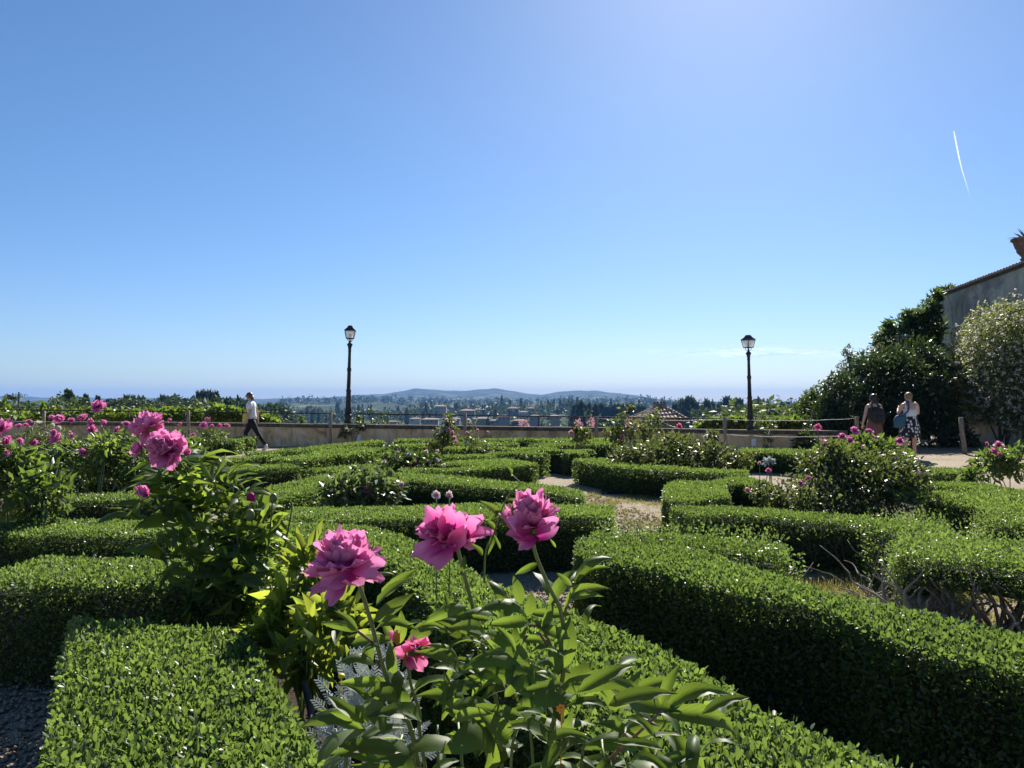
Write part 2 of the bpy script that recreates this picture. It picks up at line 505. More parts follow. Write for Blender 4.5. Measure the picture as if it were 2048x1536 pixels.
def gravel_mat():
    m, nt, out = new_mat('garden_gravel')
    p = nt.nodes.new('ShaderNodeBsdfPrincipled')
    big = noise(nt, 0.7, 5, 0.6)
    fine = noise(nt, 70, 6, 0.75)
    vo = N(nt, 'ShaderNodeTexVoronoi', i_Scale=85.0)
    tc = nt.nodes.new('ShaderNodeTexCoord'); nt.links.new(tc.outputs['Object'], vo.inputs['Vector'])
    c1 = ramp(nt, fine, [(0.3, (0.19, 0.155, 0.115)), (0.5, (0.34, 0.29, 0.225)), (0.72, (0.50, 0.45, 0.37))])
    c2 = ramp(nt, big, [(0.3, (0.66, 0.60, 0.52)), (0.7, (1.0, 1.0, 0.97))])
    nt.links.new(mixc(nt, 1.0, c1, c2, 'MULTIPLY'), p.inputs['Base Color'])
    p.inputs['Roughness'].default_value = 0.95
    p.inputs['Specular IOR Level'].default_value = 0.2
    nt.links.new(bump(nt, vo.outputs['Distance'], 0.7, 0.012), p.inputs['Normal'])
    nt.links.new(p.outputs[0], out.inputs[0])
    return m
M['gravel'] = gravel_mat()
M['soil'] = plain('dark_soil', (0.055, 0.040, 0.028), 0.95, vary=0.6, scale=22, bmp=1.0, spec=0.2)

def wall_Y(u):                                  # distance of the low terrace wall along the picture
    return 25.4 - (25.4 - 21.6) * (u / 1600.0)
def wall_top(u):
    return float(np.interp(u, [-300, 0, 380, 700, 1100, 1450, 1700], [841, 843, 844.5, 849, 854, 859, 862]))
WT = lambda u: dep(u, wall_top(u), wall_Y(u))

# terrace floor: one sheet that ends just behind the low wall, finely uneven
g = MB()
xs = np.linspace(-26, 26, 105); ys = np.linspace(-4, 31, 71)
gv = [(x, y, 0.012 * math.sin(x * 1.7 + math.sin(y * 1.3)) * math.sin(y * 1.1)) for y in ys for x in xs]
gf = [(j * 105 + i, j * 105 + i + 1, (j + 1) * 105 + i + 1, (j + 1) * 105 + i) for j in range(70) for i in range(104)
      if ys[j + 1] < 25.6 - 0.12 * (xs[i] + 12.5) or xs[i] > 8.0]
g.add(gv, gf, True)
tag(g.build('ground', M['gravel']), 'pale gravel terrace floor under the hedges', None, None, 'structure')

def terrain_mat():
    m, nt, out = new_mat('wooded_hillside')
    p = nt.nodes.new('ShaderNodeBsdfPrincipled')
    a = noise(nt, 0.006, 8, 0.65, dist=0.6)
    b = noise(nt, 0.05, 5, 0.7)
    woods = ramp(nt, b, [(0.3, (0.018, 0.032, 0.014)), (0.7, (0.045, 0.065, 0.024))])
    fields = ramp(nt, b, [(0.3, (0.09, 0.12, 0.04)), (0.7, (0.17, 0.18, 0.075))])
    f = ramp(nt, a, [(0.52, (0, 0, 0)), (0.60, (1, 1, 1))])
    nt.links.new(mixc(nt, f, woods, fields), p.inputs['Base Color'])
    p.inputs['Roughness'].default_value = 1.0
    p.inputs['Specular IOR Level'].default_value = 0.05
    nt.links.new(bump(nt, b, 0.8, 6.0), p.inputs['Normal'])
    nt.links.new(p.outputs[0], out.inputs[0])
    return m
M['terrain'] = terrain_mat()
UF = [-3000, 0, 150, 300, 420, 540, 600, 680, 760, 830, 870, 920, 990, 1040, 1080, 1130, 1190, 1250, 1320, 1390, 1450, 1600, 2048, 5000]
VF = [790, 793, 795, 797, 798, 798, 797, 793, 789, 780, 783, 784, 782, 788, 792, 787, 784, 790, 797, 805, 810, 813, 814, 812]
VF = [v if v > 796 else 800 - (800 - v) * 1.22 for v in VF]
UM = [-3000, 0, 540, 640, 760, 830, 1000, 1150, 1290, 1340, 1400, 2048, 5000]
VM = [803, 804, 806, 801, 797, 802, 806, 804, 801, 804, 809, 813, 813]
UN = [-3000, 0, 540, 700, 860, 1000, 1250, 1400, 1560, 2048, 5000]
VN = [815, 815, 825, 823, 816, 814, 814, 814, 814, 816, 815]
YK = np.log(np.array([24, 30, 60, 120, 300, 500, 700, 1000, 1400, 1800, 2600, 3600, 6000, 9000], float))

def terrain_z(u, Y):
    zn = EYE + (800 - np.interp(u, UN, VN)) / F * 1400
    zm = EYE + (800 - np.interp(u, UM, VM)) / F * 2600
    zf = EYE + (800 - np.interp(u, UF, VF)) / F * 6000
    zs = [-1.5, -6.5, -9.5, -13, -22, -34, -33, (zn - 26) / 2 - 4, zn, -30, zm, -40, zf, -55]
    z = np.interp(math.log(Y), YK, zs)
    k = min(Y, 6000) / 1400
    x = (u - 1024) / F * Y
    z += k * (1.6 * math.sin(x * 0.011 / k + 1) * math.sin(Y * 0.006 / k) + 0.8 * math.sin(x * 0.05 / k + Y * 0.011 / k) + 0.35 * math.sin(x * 0.17 / k)) * (1 if Y > 200 else 0.3)
    return float(z)

us = np.concatenate([np.linspace(-2600, -100, 30)[:-1], np.linspace(-100, 2150, 300), np.linspace(2150, 4600, 30)[1:]])
Ys = np.exp(np.concatenate([np.linspace(math.log(25.9), YK[6], 40)[:-1], np.linspace(YK[6], YK[-1], 90)]))
tv = [((u - 1024) / F * Y, Y, terrain_z(u, Y)) for Y in Ys for u in us]
nu = len(us)
tf = [(j * nu + i, j * nu + i + 1, (j + 1) * nu + i + 1, (j + 1) * nu + i) for j in range(len(Ys) - 1) for i in range(nu - 1)]
o = meshobj('hills', np_mesh('hills', np.array(tv), np.array(tf), M['terrain'], None, True))
tag(o, 'wooded valley and blue hills beyond the terrace', None, None, 'structure')

# air: pale haze that turns the far hills blue
hz, hn, ho = new_mat('pale_haze')
pv = hn.nodes.new('ShaderNodeVolumePrincipled')
pv.inputs['Color'].default_value = (0.19, 0.42, 0.95, 1)
pv.inputs['Density'].default_value = 0.000105
pv.inputs['Anisotropy'].default_value = 0.0
hn.links.new(pv.outputs[0], ho.inputs['Volume'])
hb = MB()
hb.box((0, 4590, 22), (34000, 9300, 200))
tag(hb.build('haze', hz), 'blue haze over the valley', None, None, 'stuff')

# thin cloud and contrail, high above the haze
def cloud_mat(name, scale, stretch, lo, hi, amount):
    m, nt, out = new_mat(name)
    f = noise(nt, scale, 5, 0.6, 'Generated', 0.3, stretch)
    tc = nt.nodes.new('ShaderNodeTexCoord'); sep = nt.nodes.new('ShaderNodeSeparateXYZ')
    nt.links.new(tc.outputs['Generated'], sep.inputs[0])
    mr = N(nt, 'ShaderNodeMapRange'); nt.links.new(f, mr.inputs[0])
    mr.inputs[1].default_value = lo; mr.inputs[2].default_value = hi; mr.inputs[4].default_value = amount
    fac = mr.outputs[0]
    for k in (0, 1):
        b = N(nt, 'ShaderNodeMath', operation='SUBTRACT'); nt.links.new(sep.outputs[k], b.inputs[0]); b.inputs[1].default_value = 0.5
        ab = N(nt, 'ShaderNodeMath', operation='ABSOLUTE'); nt.links.new(b.outputs[0], ab.inputs[0])
        q = N(nt, 'ShaderNodeMapRange'); nt.links.new(ab.outputs[0], q.inputs[0]); q.inputs[1].default_value = 0.5; q.inputs[2].default_value = 0.15
        mu = N(nt, 'ShaderNodeMath', operation='MULTIPLY'); nt.links.new(fac, mu.inputs[0]); nt.links.new(q.outputs[0], mu.inputs[1])
        fac = mu.outputs[0]
    t = nt.nodes.new('ShaderNodeBsdfTransparent'); d = nt.nodes.new('ShaderNodeBsdfTranslucent'); d.inputs[0].default_value = (1, 1, 1, 1)
    mx = nt.nodes.new('ShaderNodeMixShader'); nt.links.new(fac, mx.inputs[0])
    nt.links.new(t.outputs[0], mx.inputs[1]); nt.links.new(d.outputs[0], mx.inputs[2]); nt.links.new(mx.outputs[0], out.inputs[0])
    return m
cm = cloud_mat('thin_cirrus', 3.0, (1.0, 5.0, 1), 0.42, 0.75, 0.25)
c0 = dep(1560, 705, 12000)
cb = MB()
n = 24
P = []
for j in range(7):
    for i in range(n + 1):
        P.append((c0.x - 2600 + 5200 * i / n, c0.y - 900 + 1800 * j / 6, c0.z + 60 * math.sin(i * 0.7 + j)))
cb.add(P, [(j * (n + 1) + i, j * (n + 1) + i + 1, (j + 1) * (n + 1) + i + 1, (j + 1) * (n + 1) + i) for j in range(6) for i in range(n)], True)
tag(cb.build('cirrus_cloud', cm, None, c0), 'faint streak of thin white cloud low over the right treeline', 'cloud', None, 'stuff')
m, nt_, out = new_mat('contrail_ice')
tc = nt_.nodes.new('ShaderNodeTexCoord'); sep = nt_.nodes.new('ShaderNodeSeparateXYZ'); nt_.links.new(tc.outputs['Generated'], sep.inputs[0])
mr = N(nt_, 'ShaderNodeMapRange'); nt_.links.new(sep.outputs[2], mr.inputs[0]); mr.inputs[1].default_value = 0.0; mr.inputs[2].default_value = 0.75; mr.inputs[4].default_value = 0.52
t = nt_.nodes.new('ShaderNodeBsdfTransparent'); d = nt_.nodes.new('ShaderNodeBsdfTranslucent'); d.inputs[0].default_value = (0.9, 0.92, 0.93, 1)
d2 = nt_.nodes.new('ShaderNodeBsdfDiffuse'); d2.inputs[0].default_value = (0.95, 0.95, 0.95, 1)
ms = nt_.nodes.new('ShaderNodeMixShader'); ms.inputs[0].default_value = 0.35; nt_.links.new(d.outputs[0], ms.inputs[1]); nt_.links.new(d2.outputs[0], ms.inputs[2])
mx = nt_.nodes.new('ShaderNodeMixShader'); nt_.links.new(mr.outputs[0], mx.inputs[0]); nt_.links.new(t.outputs[0], mx.inputs[1]); nt_.links.new(ms.outputs[0], mx.inputs[2]); nt_.links.new(mx.outputs[0], out.inputs[0])
tr = [dep(u, v, 9000) for u, v in ((1907.5, 262), (1912, 285), (1918, 315), (1924, 340), (1931, 362), (1937, 383), (1941, 402))]
ct = MB()
ct.tube(tr, [7, 9.5, 8.5, 7, 5.5, 4, 2.5], 8)
tag(ct.build('contrail', m, None, tr[-1]), 'short white aircraft trail high in the blue sky', 'contrail')
# ------------------------------------------------------------------ the low terrace wall with its coping
def plaster_mat(name, base, stain, pale, scale=1.0):
    m, nt, out = new_mat(name)
    p = nt.nodes.new('ShaderNodeBsdfPrincipled')
    a = noise(nt, 1.25 * scale, 8, 0.68, dist=0.9)
    b = noise(nt, 5.0 * scale, 6, 0.7)
    s = noise(nt, 2.6 * scale, 5, 0.6, stretch=(1.6, 1.6, 0.35))
    col_ = ramp(nt, a, [(0.41, stain), (0.455, base), (0.55, base), (0.58, pale)])
    col_ = mixc(nt, ramp(nt, s, [(0.50, (0, 0, 0)), (0.64, (0.75, 0.75, 0.75))]), col_, stain)
    col_ = mixc(nt, 0.35, col_, ramp(nt, b, [(0.35, tuple(c * 0.55 for c in base)), (0.65, tuple(min(c * 1.25, 1) for c in base))]))
    nt.links.new(col_, p.inputs['Base Color'])
    p.inputs['Roughness'].default_value = 0.95
    p.inputs['Specular IOR Level'].default_value = 0.15
    nt.links.new(bump(nt, b, 0.6, 0.03), p.inputs['Normal'])
    nt.links.new(p.outputs[0], out.inputs[0])
    return m
M['plaster'] = plaster_mat('ochre_plaster', (0.64, 0.44, 0.24), (0.20, 0.13, 0.075), (0.76, 0.60, 0.41))
M['greyplaster'] = plaster_mat('grey_weathered_plaster', (0.46, 0.42, 0.34), (0.20, 0.19, 0.175), (0.64, 0.58, 0.46), 0.45)
M['coping'] = plain('mossy_coping_stone', (0.105, 0.088, 0.070), 0.95, vary=0.5, scale=7, bmp=0.7, spec=0.2)
M['tan'] = plain('tan_pier', (0.62, 0.44, 0.25), 0.95, vary=0.25, scale=4, bmp=0.3, spec=0.2)

us_w = list(np.linspace(-260, 1695, 34))
tops = [WT(u) for u in us_w]
away = Vector((0.13, 1, 0)).normalized() * 0.36
wall = empty('terrace_wall', (tops[16].x, tops[16].y, 0), 'low ochre plaster wall with stained patches along the garden edge', 'wall')
wb = MB()
for a, b in zip(tops[:-1], tops[1:]):
    za, zb = a.z - 0.115, b.z - 0.115
    lo = [(a.x, a.y, -0.15), (b.x, b.y, -0.15), (b.x + away.x, b.y + away.y, -2.5), (a.x + away.x, a.y + away.y, -2.5)]
    hi = [(a.x, a.y, za), (b.x, b.y, zb), (b.x + away.x, b.y + away.y, zb), (a.x + away.x, a.y + away.y, za)]
    i0 = len(wb.v)
    wb.add(lo + hi, [(0, 1, 5, 4), (2, 3, 7, 6)])
wb.build('plaster_face', M['plaster'], wall)
rg = random.Random(5)
for a, b in zip(tops[:-1], tops[1:]):
    d = (b - a); e = d.normalized() * 0.004
    a2, b2 = a + e, b - e
    o_ = Vector((away.x, away.y, 0)).normalized()
    f0, f1 = a2 - o_ * 0.045, b2 - o_ * (0.045 + rg.uniform(-0.006, 0.006))
    g0, g1 = a2 + o_ * 0.405, b2 + o_ * 0.405
    dz = Vector((0, 0, rg.uniform(-0.006, 0.004)))
    h = Vector((0, 0, 0.11))
    cbm = MB()
    cbm.hexa([f0 - h + dz, f1 - h + dz, g1 - h + dz, g0 - h + dz], [f0 + dz, f1 + dz, g1 + dz, g0 + dz])
    cbm.build('coping_stone', M['coping'], wall)
# slightly proud pier faces under the lamps
for (u0, u1, lab) in ((655, 752, ''), (1395, 1524, '')):
    p0, p1 = WT(u0), WT(u1)
    o_ = Vector((away.x, away.y, 0)).normalized()
    pm = MB()
    lo = [p0 - o_ * 0.03, p1 - o_ * 0.03, p1 + o_ * 0.2, p0 + o_ * 0.2]
    pm.hexa([(p.x, p.y, -0.1) for p in lo], [(p.x, p.y, p.z - 0.118) for p in lo])
    pm.build('pier', M['tan'], wall)
    # small white plate on the pier
    up = 717 if u0 < 1000 else 1507
    c = dep(up, 876 if u0 < 1000 else 885, wall_Y(up) - 0.05)
    pl = MB(); 
    sx = 0.27 if u0 < 1000 else 0.13
    pl.box((c.x, c.y, c.z), (0.13, 0.03, 0.20), 0.12)
    pl.box((c.x, c.y - 0.018, c.z), (0.105, 0.008, 0.17), 0.12)
    tag(pl.build('plate', M['white'], None, c), 'small white plate on the wall below the left lamp' if u0 < 1000 else 'small white plate on the wall below the right lamp', 'plate', 'white plates on the terrace wall')

# the hand rail on the far side of the wall
def rail_pt(u, v): return dep(u, v, wall_Y(u) + 0.42)
for (a, b, lab) in (((-120, 818), (664, 827), 'thin black handrail on the wall left of the left lamp'), ((714, 827.5), (1470, 838), 'thin black handrail on the wall between the two lamps')):
    p0, p1 = rail_pt(*a), rail_pt(*b)
    r0 = empty('handrail', p0, lab, 'handrail', 'black handrails on the terrace wall')
    rb = MB(); rb.tube([p0.lerp(p1, i / 12) for i in range(13)], 0.021, 6)
    rb.build('top_rail', M['iron'], r0)
    for s_, (p, q) in enumerate(((p0, p1), (p1, p0))):
        dirn = (p - q).normalized()
        k = MB()
        k.tube([p + dirn * (0.10 * math.sin(t)) - Vector((0, 0, 0.08 * (1 - math.cos(t)))) for t in [i * PI / 6 for i in range(7)]], 0.016, 6)
        k.build('curled_end', M['iron'], r0)
    n_ = 7 if a[0] < 0 else 5
    for i in range(n_):
        t = (i + 0.5) / n_ if a[0] < 0 else (0.018 + i * 0.2405)
        p = p0.lerp(p1, t)
        uu = a[0] + (b[0] - a[0]) * t
        k = MB(); k.tube([p, (p.x, p.y, WT(uu).z - 0.15)], 0.016, 6)
        k.build('post', M['iron'], r0)

# weathered posts with wire in front of the wall
def post(u, vt, vb, Y, lean, lab, r=0.05):
    top = dep(u + lean, vt, Y); bot = Vector((dep(u, vb, Y).x, Y, -0.1))
    k = MB()
    k.tube([bot, bot.lerp(top, 0.35) + Vector((0.012, 0, 0)), bot.lerp(top, 0.7) - Vector((0.01, 0, 0)), top], [r * 1.05, r, r * 0.95, r * 0.9], 9, True, 1, True)
    tag(k.build('fence_post', M['wood'], None, (bot.x, Y, 0)), lab, 'post', 'weathered wooden posts along the terrace')
    return top
pt = {}
pt[0] = post(87, 822, 890, 23.4, 1, 'grey wooden post among the peonies at the far left of the wall')
pt[1] = post(378, 821, 885, 23.4, -1, 'grey wooden post left of the walking woman')
pt[2] = post(659, 824, 890, 23.3, 3, 'wooden post standing just left of the left street lamp')
pt[3] = post(930, 826, 885, 22.4, 0, 'wooden post in front of the wall behind the tall rose')
pt[4] = post(1193, 833, 884, 21.9, 0, 'wooden post between the tall rose and the tiled house')
pt[5] = post(1452, 834, 893, 20.6, -3, 'wooden post just left of the right street lamp')
pt[6] = post(1716, 833, 905, 20.3, -2, 'wooden post beside the woman with the backpack', 0.055)
pt[7] = post(1929, 835, 907, 20.8, -7, 'dark wooden post right of the woman in the patterned skirt', 0.065)
post(146, 911, 945, 11.5, 0, 'short wooden stake between the hedges at the left', 0.035)
def wirespan(a, b, za, zb, lab):
    k = MB(); n_ = 14
    k.tube([a.lerp(b, i / n_) + Vector((0, 0, za + (zb - za) * i / n_ - 0.05 * 4 * (i / n_) * (1 - i / n_) + 0.006 * math.sin(i * 2.4))) for i in range(n_ + 1)], 0.0065, 5)
    tag(k.build('fence_wire', M['wire'], None, a), lab, 'wire', 'wires between the posts')
wirespan(pt[5], pt[6], -0.06, -0.05, 'upper pale wire running from the right lamp to the dark trees')
wirespan(pt[5], pt[6], -0.47, -0.50, 'lower pale wire sagging in front of the wall right of the lamp')
wirespan(pt[4], pt[5], -0.06, -0.06, 'upper wire between the posts below the tiled house')

# ------------------------------------------------------------------ street lamps
def street_lamp(u, vb, vt, Y, label, rz=0.0, lean=0.0):
    base = dep(u, vb, Y); H = (vb - vt) / F * Y
    root = empty('street_lamp', base, label, 'street lamp', 'iron street lamps on the terrace wall')
    s = H / 3.225
    P = lambda r, z: (r * s, z * s)
    k = MB(); k.lathe(base, [P(0.135, 0), P(0.14, 0.05), P(0.11, 0.09), P(0.085, 0.14), P(0.115, 0.20), P(0.12, 0.26), P(0.10, 0.31)], 10)
    k.build('foot', M['iron'], root)
    k = MB(); k.lathe(base, [P(0.10, 0.31), P(0.088, 0.6), P(0.078, 0.9), P(0.074, 1.05), P(0.086, 1.06), P(0.086, 1.11), P(0.070, 1.12), P(0.060, 1.60), P(0.058, 1.72), P(0.072, 1.73), P(0.072, 1.82),
             P(0.055, 1.84), P(0.046, 2.36), P(0.055, 2.37), P(0.055, 2.40), P(0.048, 2.41), P(0.062, 2.53), P(0.092, 2.585), P(0.095, 2.61), P(0.045, 2.66), P(0.028, 2.70), P(0.024, 2.78)], 12)
    k.build('pole', M['iron'], root)
    k = MB()
    for a in range(4):
        an = a * PI / 2 + PI / 4 + rz
        d = Vector((math.cos(an), math.sin(an), 0))
        z0 = base + Vector((0, 0, 2.68 * s))
        k.tube([z0 + d * 0.02 * s, z0 + d * 0.07 * s + Vector((0, 0, 0.03 * s)), z0 + d * 0.10 * s + Vector((0, 0, 0.08 * s)), z0 + d * 0.085 * s + Vector((0, 0, 0.125 * s))], 0.009 * s, 5)
    k.build('bracket', M['iron'], root)
    def sq(r, z): return [base + Vector((math.cos(i * PI / 2 + PI / 4 + rz) * r * s * 1.414, math.sin(i * PI / 2 + PI / 4 + rz) * r * s * 1.414, z * s)) for i in range(4)]
    B, T = sq(0.115, 2.80), sq(0.165, 3.06)
    k = MB()
    for i in range(4):
        k.tube([B[i], T[i]], 0.011 * s, 4)
        k.tube([B[i], B[(i + 1) % 4]], 0.014 * s, 4)
        k.tube([T[i], T[(i + 1) % 4]], 0.012 * s, 4)
    k.hexa(sq(0.115, 2.785), sq(0.115, 2.80))
    k.build('lantern_frame', M['iron'], root)
    for i in range(4):
        j = (i + 1) % 4
        pm = MB()
        off = ((B[i] + B[j]) / 2 - base); off = Vector((off.x, off.y, 0)).normalized() * 0.004
        pm.hexa([B[i] - off, B[j] - off, T[j] - off, T[i] - off], [B[i] + off, B[j] + off, T[j] + off, T[i] + off])
        pm.build('pane', M['pane'], root)
    k = MB()
    k.hexa(sq(0.185, 3.065), sq(0.135, 3.115)); k.hexa(sq(0.128, 3.117), sq(0.105, 3.145)); k.hexa(sq(0.10, 3.147), sq(0.072, 3.20)); k.hexa(sq(0.066, 3.202), sq(0.06, 3.225))
    k.build('cap', M['iron'], root)
    k = MB(); k.lathe(base + Vector((0, 0, 2.80 * s)), [P(0.03, 0.002), P(0.03, 0.05), P(0.02, 0.055)], 8)
    k.build('bulb_socket', M['bulb'], root)
    k = MB(); k.lathe(base + Vector((0, 0, 2.858 * s)), [P(0.018, 0), P(0.036, 0.03), P(0.04, 0.06), P(0.03, 0.09), P(0.008, 0.105)], 8)
    k.build('bulb', M['bulb'], root)
    root.rotation_euler = (0, lean, 0)
m, nt, out = new_mat('frosted_pane')
p = nt.nodes.new('ShaderNodeBsdfPrincipled'); p.inputs['Base Color'].default_value = (0.75, 0.77, 0.78, 1); p.inputs['Roughness'].default_value = 0.25
t1 = nt.nodes.new('ShaderNodeBsdfTransparent'); t2 = nt.nodes.new('ShaderNodeBsdfTranslucent'); t2.inputs[0].default_value = (0.9, 0.9, 0.9, 1)
ma = nt.nodes.new('ShaderNodeMixShader'); ma.inputs[0].default_value = 0.5
mb_ = nt.nodes.new('ShaderNodeMixShader'); mb_.inputs[0].default_value = 0.5
nt.links.new(p.outputs[0], ma.inputs[1]); nt.links.new(t2.outputs[0], ma.inputs[2])
nt.links.new(ma.outputs[0], mb_.inputs[1]); nt.links.new(t1.outputs[0], mb_.inputs[2]); nt.links.new(mb_.outputs[0], out.inputs[0])
M['pane'] = m
street_lamp(695.5, 847, 651, wall_Y(697) + 0.16, 'tall iron street lamp left of the centre, beside a wooden post', 0.12, 0.022)
street_lamp(1501, 859, 670, wall_Y(1500) + 0.16, 'iron street lamp near the dark trees, lantern turned corner on', 0.50, -0.020)

# ------------------------------------------------------------------ box hedges
def hedge(label, A, B=None, w_=0.7, h=0.43, mat='box', dens=1.0, Lmin=0.0235, shag=0.0, legs=0.0, stems=0, seed=0, sides='fblr', span=4):
    """A: front top edge as seen in the photograph, B: back top edge (or width w_)"""
    rng = np.random.default_rng(seed + 100)
    if 11 <= seed <= 31 and B is None and seed not in (18, 21): w_ = w_ * 0.66
    fa = smoothline([at(u, v, h) for u, v in A], span)
    if B is None:
        ba = []
        for i, p in enumerate(fa):
            t = (fa[min(i + 1, len(fa) - 1)] - fa[max(i - 1, 0)]); t.z = 0; t.normalize()
            ba.append(p + Vector((-t.y, t.x, 0)) * w_)
    else:
        ba = smoothline([at(u, v, h) for u, v in B], span)
    fa = np.array([tuple(p) for p in fa]); ba = np.array([tuple(p) for p in ba])
    n = max(len(fa), len(ba))
    def resample(q):
        s_ = np.concatenate([[0], np.cumsum(np.linalg.norm(np.diff(q, axis=0), axis=1))]); s_ /= s_[-1]
        t_ = np.linspace(0, 1, n)
        return np.stack([np.interp(t_, s_, q[:, i]) for i in range(3)], 1)
    if B is not None: fa, ba = resample(fa), resample(ba)
    mid = (fa.mean(0) + ba.mean(0)) / 2
    org = (mid[0], mid[1], 0)
    root = empty('box_hedge', org, label, 'hedge', 'clipped box hedges of the parterre')
    # dark solid core added to block light and darken the hedge inside
    k = MB(); ins = 0.075
    rows = []
    for i in range(n):
        d = ba[i] - fa[i]; L_ = np.linalg.norm(d); d = d / max(L_, 1e-6) * min(ins, L_ * 0.3)
        t = fa[min(i + 1, n - 1)] - fa[max(i - 1, 0)]; t = t / max(np.linalg.norm(t), 1e-6) * ins
        e = t if i == 0 else (-t if i == n - 1 else t * 0)
        rows.append((fa[i] + d + e, ba[i] - d + e))
    vs_ = []; z0 = h * legs
    for f_, b_ in rows:
        vs_ += [(f_[0], f_[1], z0), (f_[0], f_[1], h - ins), (b_[0], b_[1], h - ins), (b_[0], b_[1], z0)]
    fs_ = []
    for i in range(n - 1):
        q = i * 4; r_ = q + 4
        fs_ += [(q, r_, r_ + 1, q + 1), (q + 1, r_ + 1, r_ + 2, q + 2), (q + 2, r_ + 2, r_ + 3, q + 3), (q + 3, r_ + 3, r_, q)]
    fs_ += [(0, 1, 2, 3), ((n - 1) * 4 + 3, (n - 1) * 4 + 2, (n - 1) * 4 + 1, (n - 1) * 4)]
    k.add(vs_, fs_).build('light_block_core', M['core'], root)
    out_ = []
    def put(P, nr, dist, near=True, thick=0.05):
        m_ = len(P)
        if not m_: return
        L = np.maximum(Lmin, 0.0034 * dist) * rng.uniform(0.65, 1.25, m_)
        P = P + nr * (wob(P)[:, None] * 0.015 - thick * rng.random((m_, 1)) ** 1.5 + 0.005)
        if shag:
            s_ = rng.random(m_) < 0.25
            P[s_] += nr[s_] * rng.uniform(0, shag, (s_.sum(), 1)) + rng.normal(size=(s_.sum(), 3)) * shag * 0.25
        else:
            s_ = rng.random(m_) < 0.03
            P[s_] += nr[s_] * rng.uniform(0.0, 0.025, (s_.sum(), 1))
        ax = nr * 0.55 + rng.normal(size=(m_, 3)) * 0.55 + np.array([0, 0, 0.25])
        rnd_ = np.clip(0.45 + 0.22 * rng.normal(size=m_) + 0.22 * wob(P, 0.35), 0, 1)
        near_m = dist < 4.6
        for sel, T in ((near_m, T_BOX), (~near_m, T_LEAF)):
            if sel.any():
                out_.append(scatter(rng, P[sel], ax[sel], L[sel], L[sel] * 0.56, T, None, rnd_[sel]))
    def dn(dist):                              # leaves per square metre
        L = np.maximum(Lmin, 0.0034 * dist)
        return dens * 2.6 / (L * L * 0.56 * 0.62)
    def surf(a0, a1, b0, b1, nr, f=1.0, soft=None, gap=None):
        ar = 0.5 * (np.linalg.norm(np.cross(a1 - a0, b0 - a0)) + np.linalg.norm(np.cross(a1 - b1, b0 - b1)))
        c = (a0 + a1 + b0 + b1) / 4
        if c[1] < 0.55: return
        dist = math.hypot(c[0], c[1])
        m_ = rng.poisson(ar * dn(np.array(dist)) * f)
        s_, t_ = rng.random((m_, 1)), rng.random((m_, 1))
        P = (a0 * (1 - s_) + a1 * s_) * (1 - t_) + (b0 * (1 - s_) + b1 * s_) * t_
        if soft is not None:
            wd = np.linalg.norm(b0 - a0)
            e = np.minimum(t_, 1 - t_) * wd
            P = P - np.array([0, 0, 1]) * np.maximum(0.06 - e, 0) ** 2 / 0.06 * 0.55
        if gap is not None:
            keep = (rng.random(m_) < gap(P))
            P = P[keep]
        nn = np.tile(nr, (len(P), 1))
        put(P, nn, np.hypot(P[:, 0], P[:, 1]))
    def sidegap(P):
        z = P[:, 2] / h
        g_ = np.where(z < legs, 0.05 + 0.25 * z, 1.0)
        g_ = g_ * np.clip(0.72 + z * 0.6 + 0.25 * wob(P, 0.8), 0.3 if stems else 0.5, 1)
        if stems:
            g_ = g_ * np.clip(1.05 - 0.8 * np.clip(wob(P, 0.45) + 0.25, 0, 1), 0.35, 1)
        return g_
    dz = np.array([0, 0, h - 0.0])
    for i in range(n - 1):
        up = np.array([0, 0, 1.0])
        surf(fa[i], fa[i + 1], ba[i], ba[i + 1], up, 1.0, True)
        t = fa[i + 1] - fa[i]; t = t / max(np.linalg.norm(t), 1e-6)
        nf = np.array([t[1], -t[0], 0])
        surf(fa[i] - dz, fa[i + 1] - dz, fa[i], fa[i + 1], nf, 1.05, None, sidegap)
        surf(ba[i] - dz, ba[i + 1] - dz, ba[i], ba[i + 1], -nf, 0.4, None, sidegap)
    for (p, q, s_) in ((fa[0], ba[0], -1), (fa[-1], ba[-1], 1)):
        t = q - p; t = t / max(np.linalg.norm(t), 1e-6)
        surf(p - dz, q - dz, p, q, np.array([t[1], -t[0], 0]) * s_, 0.85, None, sidegap)
    if out_:
        four = [x for x in out_]
        # both templates give quads: join them all
        foliage('foliage', join(four), M[mat], root, org)
    rr = random.Random(seed)
    cnt = stems
    for i in range(cnt):
        j = rr.uniform(0, n - 1.001); a = int(j); fr = j - a
        p = fa[a] * (1 - fr) + fa[a + 1] * fr; q = ba[a] * (1 - fr) + ba[a + 1] * fr
        if p[1] < 1.0: continue
        d = (q - p) / max(np.linalg.norm(q - p), 1e-6)
        b = Vector(p + d * rr.uniform(0.10, 0.24)); b.z = 0
        k = MB()
        for s_ in range(rr.randint(3, 5)):
            pts = [b + Vector((rr.uniform(-.02, .02), rr.uniform(-.02, .02), 0))]
            dr = Vector((rr.uniform(-0.5, 0.5), rr.uniform(-0.45, 0.2), 1)).normalized()
            seg = h * 0.95 / 6
            for z in range(6):
                dr = (dr + Vector((rr.uniform(-.5, .5), rr.uniform(-.5, .5), rr.uniform(-.1, .3)))).normalized()
                pts.append(pts[-1] + dr * seg * 1.1)
                if pts[-1].z > h - 0.05: break
            k.tube(pts, [max(0.010 - 0.0013 * t_, 0.003) * (1.5 if legs else 0.75) for t_ in range(len(pts))], 5)
        k.build('stem', M['twig'], root)
    return root

